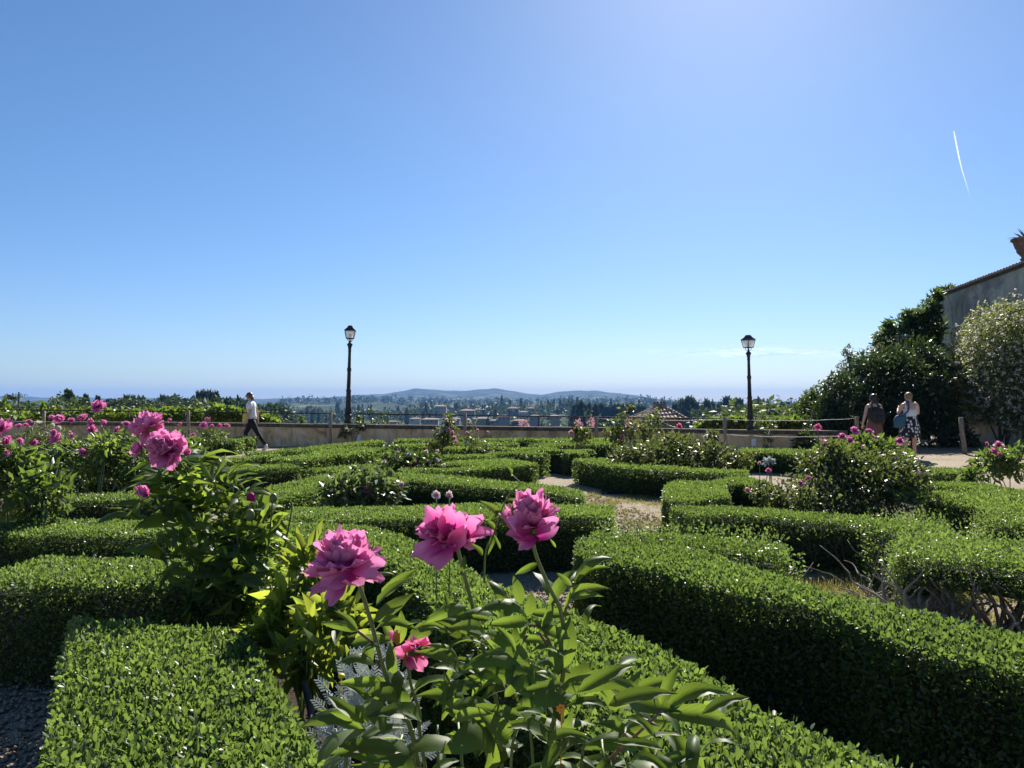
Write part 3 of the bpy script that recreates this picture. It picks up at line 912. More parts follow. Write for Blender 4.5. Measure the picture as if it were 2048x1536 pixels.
hedge('large bright box hedge filling the lower left foreground corner', [(60, 1640), (705, 1640)], [(150, 1238), (490, 1262)], Lmin=0.0235, h=0.52, seed=1)
hedge('box hedge crossing the left edge just beyond the foreground block', [(-80, 1168), (200, 1171), (330, 1175), (470, 1182)], None, 0.68, h=0.52, seed=2, stems=3)
hedge('straight dark faced box hedge at the left, second row back', [(-80, 1068), (120, 1069), (300, 1072), (430, 1077), (545, 1080)], None, 0.68, h=0.48, seed=3)
hedge('rounded box hedge under the pink bud at the left', [(20, 1009), (110, 1004), (200, 1000), (345, 1001)], None, 0.62, seed=4, mat='box', stems=2)
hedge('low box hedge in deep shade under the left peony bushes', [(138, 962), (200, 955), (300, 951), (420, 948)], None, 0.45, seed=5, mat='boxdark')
hedge('broad flat hedge left of the short wooden stake', [(-60, 928), (40, 926), (124, 926)], None, 1.2, seed=6)
hedge('thin far hedge at the left edge below the pale rose bush', [(-60, 896), (124, 895)], None, 0.9, 0.36, seed=7)
hedge('farthest thin hedge at the left edge near the wall', [(-60, 886), (64, 885)], None, 0.7, 0.36, seed=8)
hedge('square cut hedge just left of the walking woman', [(322, 884), (400, 883), (468, 883)], None, 0.75, 0.36, seed=9)
hedge('hedge end directly in front of the legs of the walking woman', [(466, 878.5), (496, 878.5)], None, 0.7, 0.36, seed=10)
hedge('hedge beside the gravel path below the walking woman', [(415, 927), (470, 921), (520, 916), (565, 913)], None, 0.5, seed=11)
hedge('long hedge running from the gravel path toward the left lamp', [(520, 908), (600, 902), (680, 894), (745, 886.5), (770, 884)], None, 0.7, 0.38, seed=12)
hedge('hedge with a notch left of the centre, behind the yellow daisy', [(470, 943), (530, 938), (590, 935), (604, 934)], None, 0.8, seed=13, stems=2)
hedge('hedge piece ending in a dark face left of the centre', [(605, 921), (650, 913), (700, 904), (720, 899)], None, 0.9, seed=14)
hedge('hedge slab behind the white spotted rose, left of the centre', [(682, 912), (745, 903), (760, 897)], None, 0.8, 0.40, seed=15)
hedge('thick hedge left of the grey rose bush in the middle', [(535, 1004), (600, 987), (660, 968), (722, 952)], None, 0.85, seed=16, stems=2)
hedge('hedge slab behind the grey rose bush in the middle', [(668, 944), (730, 938), (800, 934)], None, 0.9, 0.43, seed=17)
hedge('long dark faced hedge directly behind the three large peonies', [(548, 1040), (700, 1039), (850, 1035), (1000, 1033), (1120, 1032), (1222, 1034)], None, 0.72, h=0.48, seed=18)
hedge('hedge whose rounded end reaches the gravel beside the path bend', [(720, 958), (800, 961), (900, 968), (1000, 976), (1100, 985), (1165, 995)], [(720, 945), (800, 946), (906, 953), (1062, 968), (1120, 974), (1166, 984)], seed=19)
hedge('narrow arm of hedge leading left from the tall hedge block', [(800, 943), (877, 942), (940, 940), (996, 935)], None, 0.5, seed=20)
hedge('square hedge block at the left side of the sunlit path gap', [(994, 935), (1035, 931), (1077, 929)], None, 1.2, seed=21)
hedge('hedge behind the hedge block, brown in its lower half', [(880, 915), (940, 915), (992, 914)], None, 0.55, seed=22, stems=2)
hedge('thin hedge leading right from behind the hedge block', [(990, 910), (1030, 909), (1068, 911)], None, 0.7, 0.42, seed=23)
hedge('low far hedge below the pink tall rose', [(890, 898), (950, 898), (1008, 898)], None, 0.7, 0.40, seed=24)
hedge('small far hedge right of the pink tall rose, squared end', [(900, 889), (970, 889), (1035, 889)], None, 0.7, 0.38, seed=25)
hedge('farthest hedge below the middle of the wall', [(820, 882), (930, 881.5), (1034, 881.5)], None, 0.7, 0.38, seed=26)
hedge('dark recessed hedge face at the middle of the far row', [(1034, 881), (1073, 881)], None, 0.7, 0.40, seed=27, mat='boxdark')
hedge('far hedge running right from the dark recess along the wall', [(1073, 883), (1150, 882.5), (1250, 882)], None, 1.2, 0.38, seed=28)
hedge('far hedge slab below the small pink rose', [(1090, 893), (1160, 890), (1240, 889)], None, 0.9, 0.38, seed=29)
hedge('far hedge with a dark end left of the white spotted rose', [(789, 882.5), (826, 882.5)], None, 0.9, 0.38, seed=30)
hedge('far sunlit hedge wedge in front of the tall pink rose', [(815, 894), (850, 892), (895, 890)], None, 1.0, 0.38, seed=31)
hedge('leafy hedge face at the back of the path gap', [(1046, 903), (1085, 901), (1121, 900)], None, 0.7, 0.40, seed=32)
hedge('hedge corner at the right side of the path gap', [(1124, 907), (1150, 908), (1178, 906)], None, 1.0, 0.42, seed=33, stems=3)
hedge('long dark faced hedge right of the path, below the rose mass', [(1146, 920), (1200, 929), (1256, 936), (1324, 941), (1412, 946), (1482, 949)], None, 0.6, 0.41, seed=34)
hedge('thick rounded hedge block right of the sunlit path', [(1327, 996), (1375, 1001), (1458, 994)], [(1330, 972), (1358, 963), (1447, 966)], Lmin=0.0235, seed=35)
hedge('low hedge behind the thick rounded block, under the rose', [(1420, 964), (1480, 969), (1545, 967)], None, 0.7, seed=36)
hedge('hedge with bare stems in its shaded face, right of the path', [(1379, 1031), (1450, 1030), (1520, 1032), (1600, 1040), (1680, 1046), (1742, 1050)], None, 0.5, seed=37, stems=14)
hedge('long curved hedge sweeping from the path to the lower right corner', [(1150, 1107), (1217, 1124), (1300, 1138), (1390, 1161), (1493, 1186), (1655, 1223), (1794, 1283), (1910, 1315), (2060, 1348), (2300, 1430)],
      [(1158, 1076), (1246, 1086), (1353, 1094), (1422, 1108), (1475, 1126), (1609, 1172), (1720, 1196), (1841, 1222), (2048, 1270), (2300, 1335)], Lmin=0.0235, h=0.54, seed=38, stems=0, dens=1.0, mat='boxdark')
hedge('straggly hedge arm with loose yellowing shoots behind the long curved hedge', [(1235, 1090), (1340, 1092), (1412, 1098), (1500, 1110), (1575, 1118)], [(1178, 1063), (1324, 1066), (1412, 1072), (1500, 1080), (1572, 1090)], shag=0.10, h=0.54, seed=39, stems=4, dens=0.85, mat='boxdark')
hedge('diagonal hedge behind the foreground peony leaves', [(540, 1085), (700, 1092), (775, 1125), (860, 1205), (980, 1300), (1120, 1410), (1290, 1560), (1420, 1700)],
      [(560, 1045), (700, 1048), (790, 1066), (860, 1098), (1000, 1168), (1157, 1227), (1330, 1303), (1500, 1396), (1680, 1477), (1900, 1567)], Lmin=0.0235, h=0.56, seed=40)
hedge('old open hedge on gnarled bare trunks at the right edge', [(1788, 1108), (1850, 1117), (1950, 1125), (2080, 1145)], [(1800, 1073), (1870, 1070), (1960, 1078), (2080, 1092)], h=0.50, legs=0.62, shag=0.07, seed=41, stems=6, dens=0.85)
hedge('ragged hedge behind the gnarled trunks', [(1770, 1062), (1840, 1064), (1905, 1068)], None, 0.55, 0.48, shag=0.09, seed=42, stems=5, dens=0.8)
hedge('hedge with a dark hollow face right of the big rose', [(1830, 988), (1890, 1000), (1950, 1012), (2002, 1024)], None, 0.6, seed=43, shag=0.04, stems=4)
hedge('slanting hedge along the right edge below the peony', [(1850, 968), (1900, 975), (1970, 987), (2080, 1006)], None, 0.6, seed=44)
hedge('hedge beside the right gravel path', [(1835, 948), (1890, 947), (1955, 947)], None, 0.7, 0.42, seed=45)
hedge('ragged hedge clump at the right edge above the gnarled trunks', [(1980, 1050), (2030, 1053), (2090, 1062)], None, 0.6, 0.45, shag=0.08, seed=46, dens=0.8)
hedge('far hedge in front of the wall below the right lamp', [(1490, 905), (1545, 906), (1606, 911)], None, 1.0, 0.40, seed=47)
# ------------------------------------------------------------------ petals, blooms, leaves
def petal_mesh(name, seed, mat, cup=0.35, bend=0.0, nu_=5, nv_=5, width=0.9):
    rr = random.Random(seed)
    ph = rr.uniform(0, 6)
    V = []; UV = []
    for j in range(nv_ + 1):
        v = j / nv_
        wv = width * (0.22 + 0.78 * math.sin(PI * (0.06 + 0.66 * v) )) * 0.5
        for i in range(nu_ + 1):
            u = -1 + 2 * i / nu_
            y = v * (1 - 0.16 * u * u * v + 0.075 * v * math.sin(4.5 * u + ph) + 0.045 * v * math.sin(9 * u + ph * 2))
            z = cup * (u * u * wv * 1.1 + 0.9 * v * v * v * 0.5) - bend * v * v + 0.07 * v * v * math.sin(6 * u + ph * 1.7)
            V.append((u * wv, y, z)); UV.append((u, v))
    Fq = [(j * (nu_ + 1) + i, j * (nu_ + 1) + i + 1, (j + 1) * (nu_ + 1) + i + 1, (j + 1) * (nu_ + 1) + i) for j in range(nv_) for i in range(nu_)]
    return np_mesh(name, np.array(V), np.array(Fq), mat, None, True, np.array(UV)), np.array(V), np.array(Fq), np.array(UV)

PET = {}
for key, mt in (('petal', 'petal'), ('petalhot', 'petalhot')):
    PET[key] = [petal_mesh('petal', 10 + i, M[mt], c, b, 6, 6, wd) for i, (c, b, wd) in enumerate(((0.50, 0.0, 0.78), (0.65, 0.05, 0.62), (0.4, 0.22, 0.72), (0.8, 0.1, 0.50), (0.3, 0.35, 0.8), (0.5, -0.25, 0.46), (0.20, 0.02, 0.56), (0.14, 0.10, 0.46), (0.28, -0.12, 0.60)))]

def petal_frames(center, axis, Rr, seed, openness=1.0, rings=None, straight=False):
    """list of (matrix, variant) for a double bloom opening along axis"""
    rr = random.Random(seed)
    axis = Vector(axis).normalized()
    X = axis.orthogonal().normalized(); Y = axis.cross(X)
    rings = rings or [(8, 98, 1.02, 0.0), (10, 80, 1.0, 0.03), (12, 62, 0.95, 0.07), (13, 46, 0.92, 0.10), (12, 30, 0.88, 0.12), (8, 13, 0.84, 0.14)]
    out = []
    for (n_, tilt, size, lift) in rings:
        a0 = rr.uniform(0, 6)
        for i in range(n_):
            an = a0 + 2 * PI * i / n_ + rr.uniform(-0.3, 0.3)
            tl = R(tilt * openness + rr.uniform(-13, 13))
            rad = X * math.cos(an) + Y * math.sin(an)
            yd = (axis * math.cos(tl) + rad * math.sin(tl)).normalized()
            zd = (axis * math.sin(tl) - rad * math.cos(tl)).normalized()     # inner face
            xd = yd.cross(zd)
            tw = Matrix.Rotation(rr.uniform(-0.7, 0.7) if tilt < 70 else rr.uniform(-.35, .35), 3, 'Y')
            B = Matrix((xd, yd, zd)).transposed() @ tw
            s_ = Rr * size * rr.uniform(0.82, 1.12)
            m_ = Matrix.Translation(Vector(center) + axis * (lift * Rr)) @ (B @ Matrix.Diagonal((s_ * rr.uniform(0.85, 1.15), s_, s_ * rr.uniform(0.7, 1.2)))).to_4x4()
            var = rr.choice((0, 2, 4)) if tilt > 60 else rr.choice((0, 1, 3, 5))
            if straight: var = rr.choice((6, 7, 8, 8, 2) if tilt > 60 else (6, 7, 6, 7, 8, 1))
            out.append((m_, var))
    return out

def baked_bloom(name, key, seed, openness=1.0, rings=None):
    """one mesh holding a whole small bloom, radius 1, opening along +Z"""
    Vs = []; Fs = []; Us = []; b = 0
    for m_, var in petal_frames((0, 0, 0), (0, 0, 1), 1.0, seed, openness, rings):
        _, V, Fq, UV = PETS[key][var]
        A_ = np.array(m_)
        Vs.append(V @ A_[:3, :3].T + A_[:3, 3]); Fs.append(Fq + b); Us.append(UV); b += len(V)
    return np_mesh(name, np.concatenate(Vs), np.concatenate(Fs), M[key], None, True, np.concatenate(Us))
PETS = {k: [petal_mesh('p', 30 + i, M[k], c, b, 3, 3, wd) for i, (c, b, wd) in enumerate(((0.55, 0.0, 1.0), (0.75, 0.05, 0.9), (0.4, 0.22, 0.95), (0.9, 0.1, 0.75), (0.3, 0.35, 1.0), (0.6, -0.25, 0.7)))] for k in ('petal', 'petalrose', 'petalcream', 'petalpale', 'petalhot')}
SMALLRINGS = [(7, 92, 1.0, 0), (7, 66, 0.95, 0.05), (6, 42, 0.9, 0.1), (5, 20, 0.8, 0.15)]
BLOOM = {k: [baked_bloom(k + '_bloom', k, 50 + i, o_, SMALLRINGS) for i, o_ in enumerate((1.0, 0.8, 0.6))] for k in PETS}

def small_bloom(parent, c, r, key='petal', axis=(0, -0.4, 0.9), seed=0, name='bloom'):
    q = Vector(axis).normalized().to_track_quat('Z', 'Y').to_matrix().to_4x4() @ Matrix.Rotation(seed * 1.7, 4, 'Z')
    return meshobj(name, BLOOM[key][seed % 3], parent, Matrix.Translation(Vector(c)) @ q @ Matrix.Diagonal((r * (1 + .22 * math.sin(seed * 2.3)), r * (1 + .22 * math.cos(seed * 3.1)), r * (.85 + .25 * math.sin(seed * 1.3)), 1)))

def leaf_mesh(name, arch, fold, width, mat, seed, droop=0.0, nu_=4, nv_=6):
    rr = random.Random(seed); ph = rr.uniform(0, 6)
    V = []; UV = []
    for j in range(nv_ + 1):
        v = j / nv_
        wv = width * (max(v, 1e-4) ** 0.62) * ((1 - v) ** 0.95) * 1.72
        for i in range(nu_ + 1):
            u = -1 + 2 * i / nu_
            x = u * wv * 0.64 + 0.02 * math.sin(v * 5 + ph)
            z = arch * 4 * v * (1 - v) - droop * v * v + fold * abs(u) * wv + 0.018 * abs(u) * math.sin(v * 15 + ph + (u > 0) * 2)
            V.append((x, v, z)); UV.append((u, v))
    Fq = [(j * (nu_ + 1) + i, j * (nu_ + 1) + i + 1, (j + 1) * (nu_ + 1) + i + 1, (j + 1) * (nu_ + 1) + i) for j in range(nv_) for i in range(nu_)]
    return np_mesh(name, np.array(V), np.array(Fq), mat, None, True, np.array(UV))
LEAF = [leaf_mesh('leaf', a, f, w_, M['peonybig'], 70 + i) for i, (a, f, w_) in enumerate(((0.12, 0.22, 0.36), (0.22, 0.26, 0.38), (0.30, -0.22, 0.42), (0.06, 0.30, 0.30), (0.16, -0.12, 0.46), (0.26, 0.36, 0.34)))]

def put_leaf(parent, base, tip, up=(0, 0, 1), var=0, wide=1.0, name='leaf'):
    base, tip = Vector(base), Vector(tip)
    y = tip - base; L = y.length; y.normalize()
    z = Vector(up); z = (z - y * z.dot(y))
    z = z.normalized() if z.length > 1e-4 else y.orthogonal().normalized()
    x = y.cross(z)
    m_ = Matrix.Translation(base) @ (Matrix((x, y, z)).transposed() @ Matrix.Diagonal((L * wide, L, L))).to_4x4()
    return meshobj(name, LEAF[var % len(LEAF)], parent, m_)

def big_bloom(parent, u, v, Y, rpx, axis, seed, key='petal', openness=1.0, rings=None, extra=(), straight=False):
    c = dep(u, v, Y); r = rpx / F * Y
    ax = Vector(axis).normalized()
    c0 = c - ax * r * 0.28
    k = MB()
    q = ax.to_track_quat('Z', 'Y')
    # calyx with sepals
    k.ball((0, 0, 0), (r * 0.20, r * 0.20, r * 0.17), 8)
    for i in range(5):
        a = i * 2 * PI / 5 + seed
        d = Vector((math.cos(a), math.sin(a), 0)); s_ = Vector((-d.y, d.x, 0))
        k.add([d * r * 0.1 + s_ * r * 0.10, d * r * 0.1 - s_ * r * 0.10, d * r * 0.42 - s_ * r * 0.12 - Vector((0, 0, r * 0.03)), d * r * 0.62 - Vector((0, 0, r * 0.14)), d * r * 0.42 + s_ * r * 0.12 - Vector((0, 0, r * 0.03))], [(0, 1, 2, 3, 4)])
    b = k.mesh('bloom', M['stem'])
    bo = meshobj('bloom', b, parent, Matrix.Translation(c0) @ q.to_matrix().to_4x4())
    for m_, var in petal_frames(c0, ax, r * 1.02, seed, openness, rings, straight):
        meshobj('petal', PET[key][var][0], bo, m_)
    for (bu, bv, tu, tv_, up, var, wide) in extra:             # single loose petals
        bp, tp = dep(bu, bv, Y - 0.02), dep(tu, tv_, Y - 0.05)
        y = tp - bp; L = y.length; y.normalize(); z = Vector(up); z = (z - y * z.dot(y)).normalized(); x = y.cross(z)
        meshobj('petal', PET[key][var][0], bo, Matrix.Translation(bp) @ (Matrix((x, y, z)).transposed() @ Matrix.Diagonal((L * wide, L, L))).to_4x4())
    return bo, c0

# ------------------------------------------------------------------ the large foreground peony
YA = 1.45
baseA = Vector((0.02, 1.55, 0))
pa = empty('peony_plant', baseA, 'large peony in the foreground with three big pink blooms and a hot pink one', 'peony', 'peony plants')
def stemA(pts, r0=0.0052, r1=0.0036, mat='stem', name='stem'):
    P = smoothline([dep(u, v, Y) if len(q) == 0 else Vector(q[0]) for (u, v, Y, *q) in pts], 4)
    k = MB(); n_ = len(P)
    k.tube(P, [r1 + (r0 - r1) * i / (n_ - 1) for i in range(n_)], 7)
    k.build(name, M[mat], pa)
    return P
g0 = lambda dx: (0, 0, 0, (baseA.x + dx, baseA.y + 0.02 * math.sin(dx * 40), 0))
big_bloom(pa, 684, 1122, 1.42, 76, (-0.18, -0.22, 0.95), 3, openness=0.96, straight=True, extra=((690, 1150, 655, 1212, (0.2, -1, 0.2), 0, 0.62), (715, 1140, 640, 1165, (0, -1, 0.5), 2, 1.0), (700, 1130, 764, 1130, (0, -1, 0.6), 2, 1.0)))
stemA([(706, 1150, 1.44), (722, 1180, 1.44), (747, 1262, 1.45), (768, 1340, 1.46), (803, 1430, 1.48), (838, 1536, 1.5), g0(-0.10)])
big_bloom(pa, 884, 1058, 1.48, 54, (-0.45, -0.55, 0.65), 7, openness=0.95, straight=True, extra=((890, 1090, 825, 1108, (0, -1, 0.3), 2, 0.75), (893, 1085, 872, 1143, (-0.2, -1, 0.1), 0, 1.1), (905, 1075, 905, 1005, (0, -1, 0.1), 0, 0.9), (900, 1100, 935, 1040, (0.2, -1, 0.3), 3, 0.9), (885, 1060, 855, 1003, (0, -1, 0), 1, 0.9)))
big_bloom(pa, 918, 1060, 1.49, 40, (0.5, -0.5, 0.7), 9, openness=1.0, extra=((930, 1075, 982, 1065, (0, -0.6, 1), 2, 0.9), (925, 1080, 978, 1040, (0, -0.8, 0.6), 1, 0.8)))
stemA([(912, 1085, 1.50), (926, 1140, 1.50), (945, 1212, 1.51), (970, 1310, 1.52), (992, 1400, 1.53), (1003, 1536, 1.54), g0(-0.02)])
big_bloom(pa, 1064, 1042, 1.46, 60, (-0.1, -0.35, 0.93), 12, openness=0.84, straight=True,
          rings=[(7, 88, 0.95, 0), (10, 64, 1.05, 0.0), (12, 48, 1.1, 0.05), (12, 32, 1.12, 0.1), (9, 14, 1.14, 0.12)], extra=((1055, 1070, 1006, 1035, (-.2, -.8, .6), 0, .85), (1060, 1078, 1014, 1066, (-.2, -.7, .6), 2, .8), (1070, 1075, 1038, 1097, (0, -1, 0.4), 2, 0.8), (1075, 1075, 1126, 1040, (0.2, -0.9, 0.5), 0, 0.75)))
stemA([(1064, 1080, 1.46), (1075, 1120, 1.46), (1100, 1178, 1.47), (1124, 1232, 1.48), (1127, 1340, 1.49), (1108, 1440, 1.5), (1102, 1536, 1.52), g0(0.05)])
big_bloom(pa, 832, 1302, 1.50, 34, (0.35, -0.75, 0.3), 15, 'petalhot', 1.0, rings=[(7, 88, 1.05, 0), (6, 60, 0.95, 0.05), (5, 35, 0.8, 0.1)], extra=((815, 1315, 838, 1342, (0, -1, 0.3), 0, 0.6), (800, 1275, 775, 1255, (0, -1, 0.2), 1, 0.9)))
stemA([(815, 1318, 1.52), (822, 1370, 1.52), (840, 1430, 1.53), (850, 1536, 1.55), g0(-0.06)], 0.004, 0.0028)
for pts in ([(1127, 1232, 1.48), (1140, 1195, 1.47), (1147, 1165, 1.46)], [(1078, 1265, 1.48), (1100, 1300, 1.49), (1122, 1345, 1.49)], [(1060, 1250, 1.47), (1088, 1262, 1.48), (1122, 1345, 1.49)],
            [(1030, 1305, 1.5), (1055, 1270, 1.5)], [(1250, 1466, 1.42), (1235, 1500, 1.43), (1215, 1560, 1.45)], [(1325, 1420, 1.40), (1262, 1480, 1.42), (1200, 1536, 1.45), (1150, 1600, 1.5)],
            [(745, 1285, 1.45), (715, 1262, 1.44)], [(760, 1335, 1.46), (752, 1320, 1.45)], [(795, 1400, 1.46), (770, 1366, 1.45)], [(915, 1322, 1.5), (948, 1345, 1.51), (985, 1375, 1.52)]):
    stemA(pts, 0.0030, 0.0024, 'redstem', 'petiole')
KEY = [  # base, tip, extra depth at the tip, facing, variant, width
 (1053,1342,920,1339,-.02,(0,-.35,1),2,1.0),(1054,1348,945,1358,-.03,(0,-.2,1),2,1.1),(1119,1374,1243,1380,-.02,(0,-.3,1),2,.95),(1239,1424,1190,1329,.0,(-.5,-1,.2),0,.9),
 (1241,1411,1284,1340,.02,(-.5,-.7,.3),4,.95),(1322,1413,1363,1328,.0,(-.7,-.6,.2),0,1.05),(1267,1403,1316,1379,.03,(0,-.4,1),1,.8),(1251,1463,1347,1446,-.02,(0,-.4,1),2,.9),
 (1250,1464,1185,1446,-.03,(.2,-.4,1),5,1.0),(1325,1420,1465,1390,.0,(0,-.4,1),1,.85),(1324,1418,1445,1454,-.02,(0,-.4,1),1,.9),(1326,1422,1471,1466,.03,(0,-.3,1),1,.8),
 (1252,1467,1318,1453,-.05,(0,-.3,1),2,.9),(1122,1342,1141,1231,.02,(.1,-1,.1),4,1.0),(1119,1350,1096,1279,.0,(-.3,-1,.2),0,.9),(1056,1231,950,1226,-.02,(0,-.3,1),2,.95),
 (1059,1247,968,1251,-.03,(0,-.3,1),1,.9),(1056,1233,1064,1181,.0,(.1,-1,.2),4,1.2),(1043,1208,1027,1150,.0,(0,-1,.2),4,1.1),(1088,1263,1110,1199,.0,(-.4,-1,.2),0,1.0),
 (1032,1302,990,1250,.0,(.2,-.7,.6),0,.8),(1030,1302,1030,1247,.02,(0,-1,.3),4,.9),(1034,1302,1054,1252,.02,(-.2,-1,.3),0,.7),(1060,1330,1070,1404,-.04,(0,-1,.4),0,.8),
 (1216,1420,1124,1418,-.02,(0,-.2,1),1,.8),(1120,1471,1145,1424,.0,(.2,-1,.2),4,1.1),(1016,1486,938,1410,-.05,(.3,-.5,1),1,1.0),(1099,1508,1016,1456,-.06,(.1,-.2,1),1,1.1),
 (975,1545,986,1468,-.04,(.3,-1,.3),0,1.0),(987,1500,922,1474,-.03,(0,-.3,1),2,1.3),(1147,1165,1226,1117,.0,(-.2,-.4,1),2,.95),(1147,1168,1222,1134,-.02,(-.2,-.7,.7),1,.7),
 (1140,1195,1207,1194,-.02,(-.2,-.3,1),2,.9),(1145,1172,1113,1145,.02,(-.2,-1,.3),0,1.0),(1079,1128,1030,1150,.0,(0,-.5,1),1,.9),(1112,1095,1098,1076,.0,(0,-1,.3),0,.8),
 (753,1331,671,1329,-.02,(0,-.35,1),2,1.0),(763,1366,677,1366,-.02,(0,-.35,1),1,.85),(795,1396,741,1385,-.04,(0,-.5,1),0,1.5),(815,1424,807,1374,.02,(0,-1,.1),4,1.2),
 (795,1292,803,1219,.0,(.3,-1,.1),4,1.0),(788,1348,785,1278,-.02,(-.3,-1,.2),0,1.2),(820,1265,904,1266,-.02,(0,-.4,1),1,.7),(935,1214,845,1246,-.03,(0,-.4,1),2,.8),
 (915,1322,828,1305,-.03,(0,-.4,1),1,.95),(917,1320,850,1290,.0,(0,-.5,1),2,.8),(746,1437,657,1421,-.03,(0,-.3,1),2,1.1),(734,1503,650,1511,-.02,(0,-.4,1),1,.9),(731,1485,668,1489,-.02,(0,-.4,1),2,1.0),
 (790,1545,697,1531,-.04,(0,-.3,1),1,.9),(885,1440,889,1338,.0,(.6,-.8,.2),0,.9),(903,1380,963,1370,.0,(0,-.4,1),1,.8),(995,1480,890,1416,-.05,(.2,-.4,1),1,.9),(980,1466,878,1504,-.07,(0,-.5,1),2,1.5),
 (740,1165,790,1150,.0,(0,-.5,1),2,.9),(716,1262,640,1245,-.02,(0,-.3,1),2,.8),(716,1262,668,1220,.0,(.1,-.7,.7),0,.8),(1010,1395,1050,1345,.0,(-.2,-1,.3),0,1.0),
 (930,1110,918,1160,-.02,(.3,-1,0),3,.9),(1030,1060,1018,1003,0,(.5,-.8,.2),0,.8),(1000,1100,985,1065,0,(.5,-.8,.2),3,.9)]
for i, (bu, bv, tu, tv_, dd, up, var, wide) in enumerate(KEY):
    if up[2] >= 1: up = (up[0], up[1] - (0.25, 0.8, 0.6)[i % 3], (1, 0.6, 0.7)[i % 3])
    put_leaf(pa, dep(bu, bv, YA + 0.02 * math.sin(i * 2.1)), dep(tu, tv_, YA + 0.02 * math.sin(i * 2.1) + dd), up, var, wide)
rr = random.Random(11)
for i in range(165):                       # the thicket of lower leaves
    u = rr.uniform(660, 1420); v = rr.uniform(1370, 1680) - 50 * (abs(u - 1040) < 200) + (abs(u - 1040) > 280) * 45
    if u < 760 and v < 1440: continue
    Yb = rr.uniform(1.30, 1.75)
    b = dep(u, v, Yb)
    if b.z < 0.05: continue
    a = rr.uniform(0, 2 * PI); L = rr.uniform(0.075, 0.135)
    t_ = b + Vector((math.cos(a), math.sin(a) * 0.8, rr.uniform(-0.25, 0.5))).normalized() * L
    put_leaf(pa, b, t_, (rr.uniform(-.4, .4), rr.uniform(-1.3, .2), 1), rr.randrange(6), rr.uniform(0.8, 1.15))
for i in range(58):                        # leaves climbing the three tall stems
    s0 = i % 3
    v = rr.uniform(1190, 1430)
    u = (760, 965, 1112)[s0] + rr.gauss(0, 26)
    b = dep(u, v, rr.uniform(1.44, 1.56))
    a = rr.uniform(0, 2 * PI); L = rr.uniform(0.06, 0.11)
    t_ = b + Vector((math.cos(a), math.sin(a) * 0.6, rr.uniform(0.0, 0.9))).normalized() * L
    put_leaf(pa, b, t_, (rr.uniform(-.4, .4), rr.uniform(-1.4, -.2), .8), rr.randrange(6), rr.uniform(0.8, 1.1))
for i in range(14):
    u = 700 + i * 46
    stemA([(u + rr.uniform(-15, 15), 1430 + 60 * abs(i - 6) / 6, rr.uniform(1.4, 1.6)), (u, 1600, 1.5), g0(-0.2 + 0.03 * i)], 0.004, 0.0025)

# small orange flower caught among the leaves
k = MB(); c = dep(1122, 1418, 1.38)
for i in range(7):
    a = i * 2 * PI / 7
    d = Vector((math.cos(a), 0.15, math.sin(a)))
    k.add([c, c + d * 0.006 + Vector((d.z, 0, -d.x)) * 0.003, c + d * 0.010, c + d * 0.006 - Vector((d.z, 0, -d.x)) * 0.003], [(0, 1, 2, 3)])
k.ball(c, 0.003, 6)
k.tube([c, c + Vector((0.002, 0.01, -0.05)), c + Vector((0.0, 0.03, -0.14))], 0.0012, 5)
tag(k.build('marigold', M['orange'], None, c), 'tiny orange flower among the foreground peony leaves', 'flower')

# ------------------------------------------------------------------ second peony, left, with its tall stems
YB = 3.9
baseB = dep(520, 1340, 4.1); baseB.z = 0
pb = empty('peony_plant', baseB, 'tall peony left of the centre with two overlapping pink blooms', 'peony', 'peony plants')
def stemB(P, r0=0.006, r1=0.004, mat='stem'):
    P = smoothline(P, 3); k = MB(); n_ = len(P)
    k.tube(P, [r1 + (r0 - r1) * i / (n_ - 1) for i in range(n_)], 6)
    k.build('stem', M[mat], pb)
    return P
big_bloom(pb, 331, 897, 3.24, 42, (0.0, -0.85, 0.5), 21, openness=0.95, extra=())
big_bloom(pb, 296, 851, 3.36, 33, (-0.55, 0.15, 0.8), 22, openness=1.05)
big_bloom(pb, 277, 897, 3.34, 20, (-0.8, -0.3, 0.4), 23, openness=0.9, rings=[(7, 88, 1.05, 0), (6, 60, 0.95, 0.05), (5, 35, 0.8, 0.1)])
big_bloom(pb, 291, 989, 3.3, 22, (-0.45, -0.2, 0.85), 24, openness=0.35, rings=[(6, 80, 1.0, 0), (7, 60, 1.05, 0.0), (6, 40, 1.1, 0.1)])
big_bloom(pb, 372, 908, 3.3, 13, (0.7, 0.1, 0.6), 25, openness=0.2, rings=[(5, 50, 1.0, 0), (5, 35, 1.1, 0)])
def pB(u, v, Y=YB): return dep(u, v, Y)
gB = lambda i: Vector((baseB.x + 0.10 * math.sin(i * 2.4), baseB.y + 0.09 * math.cos(i * 1.9), 0))
stemsB = []
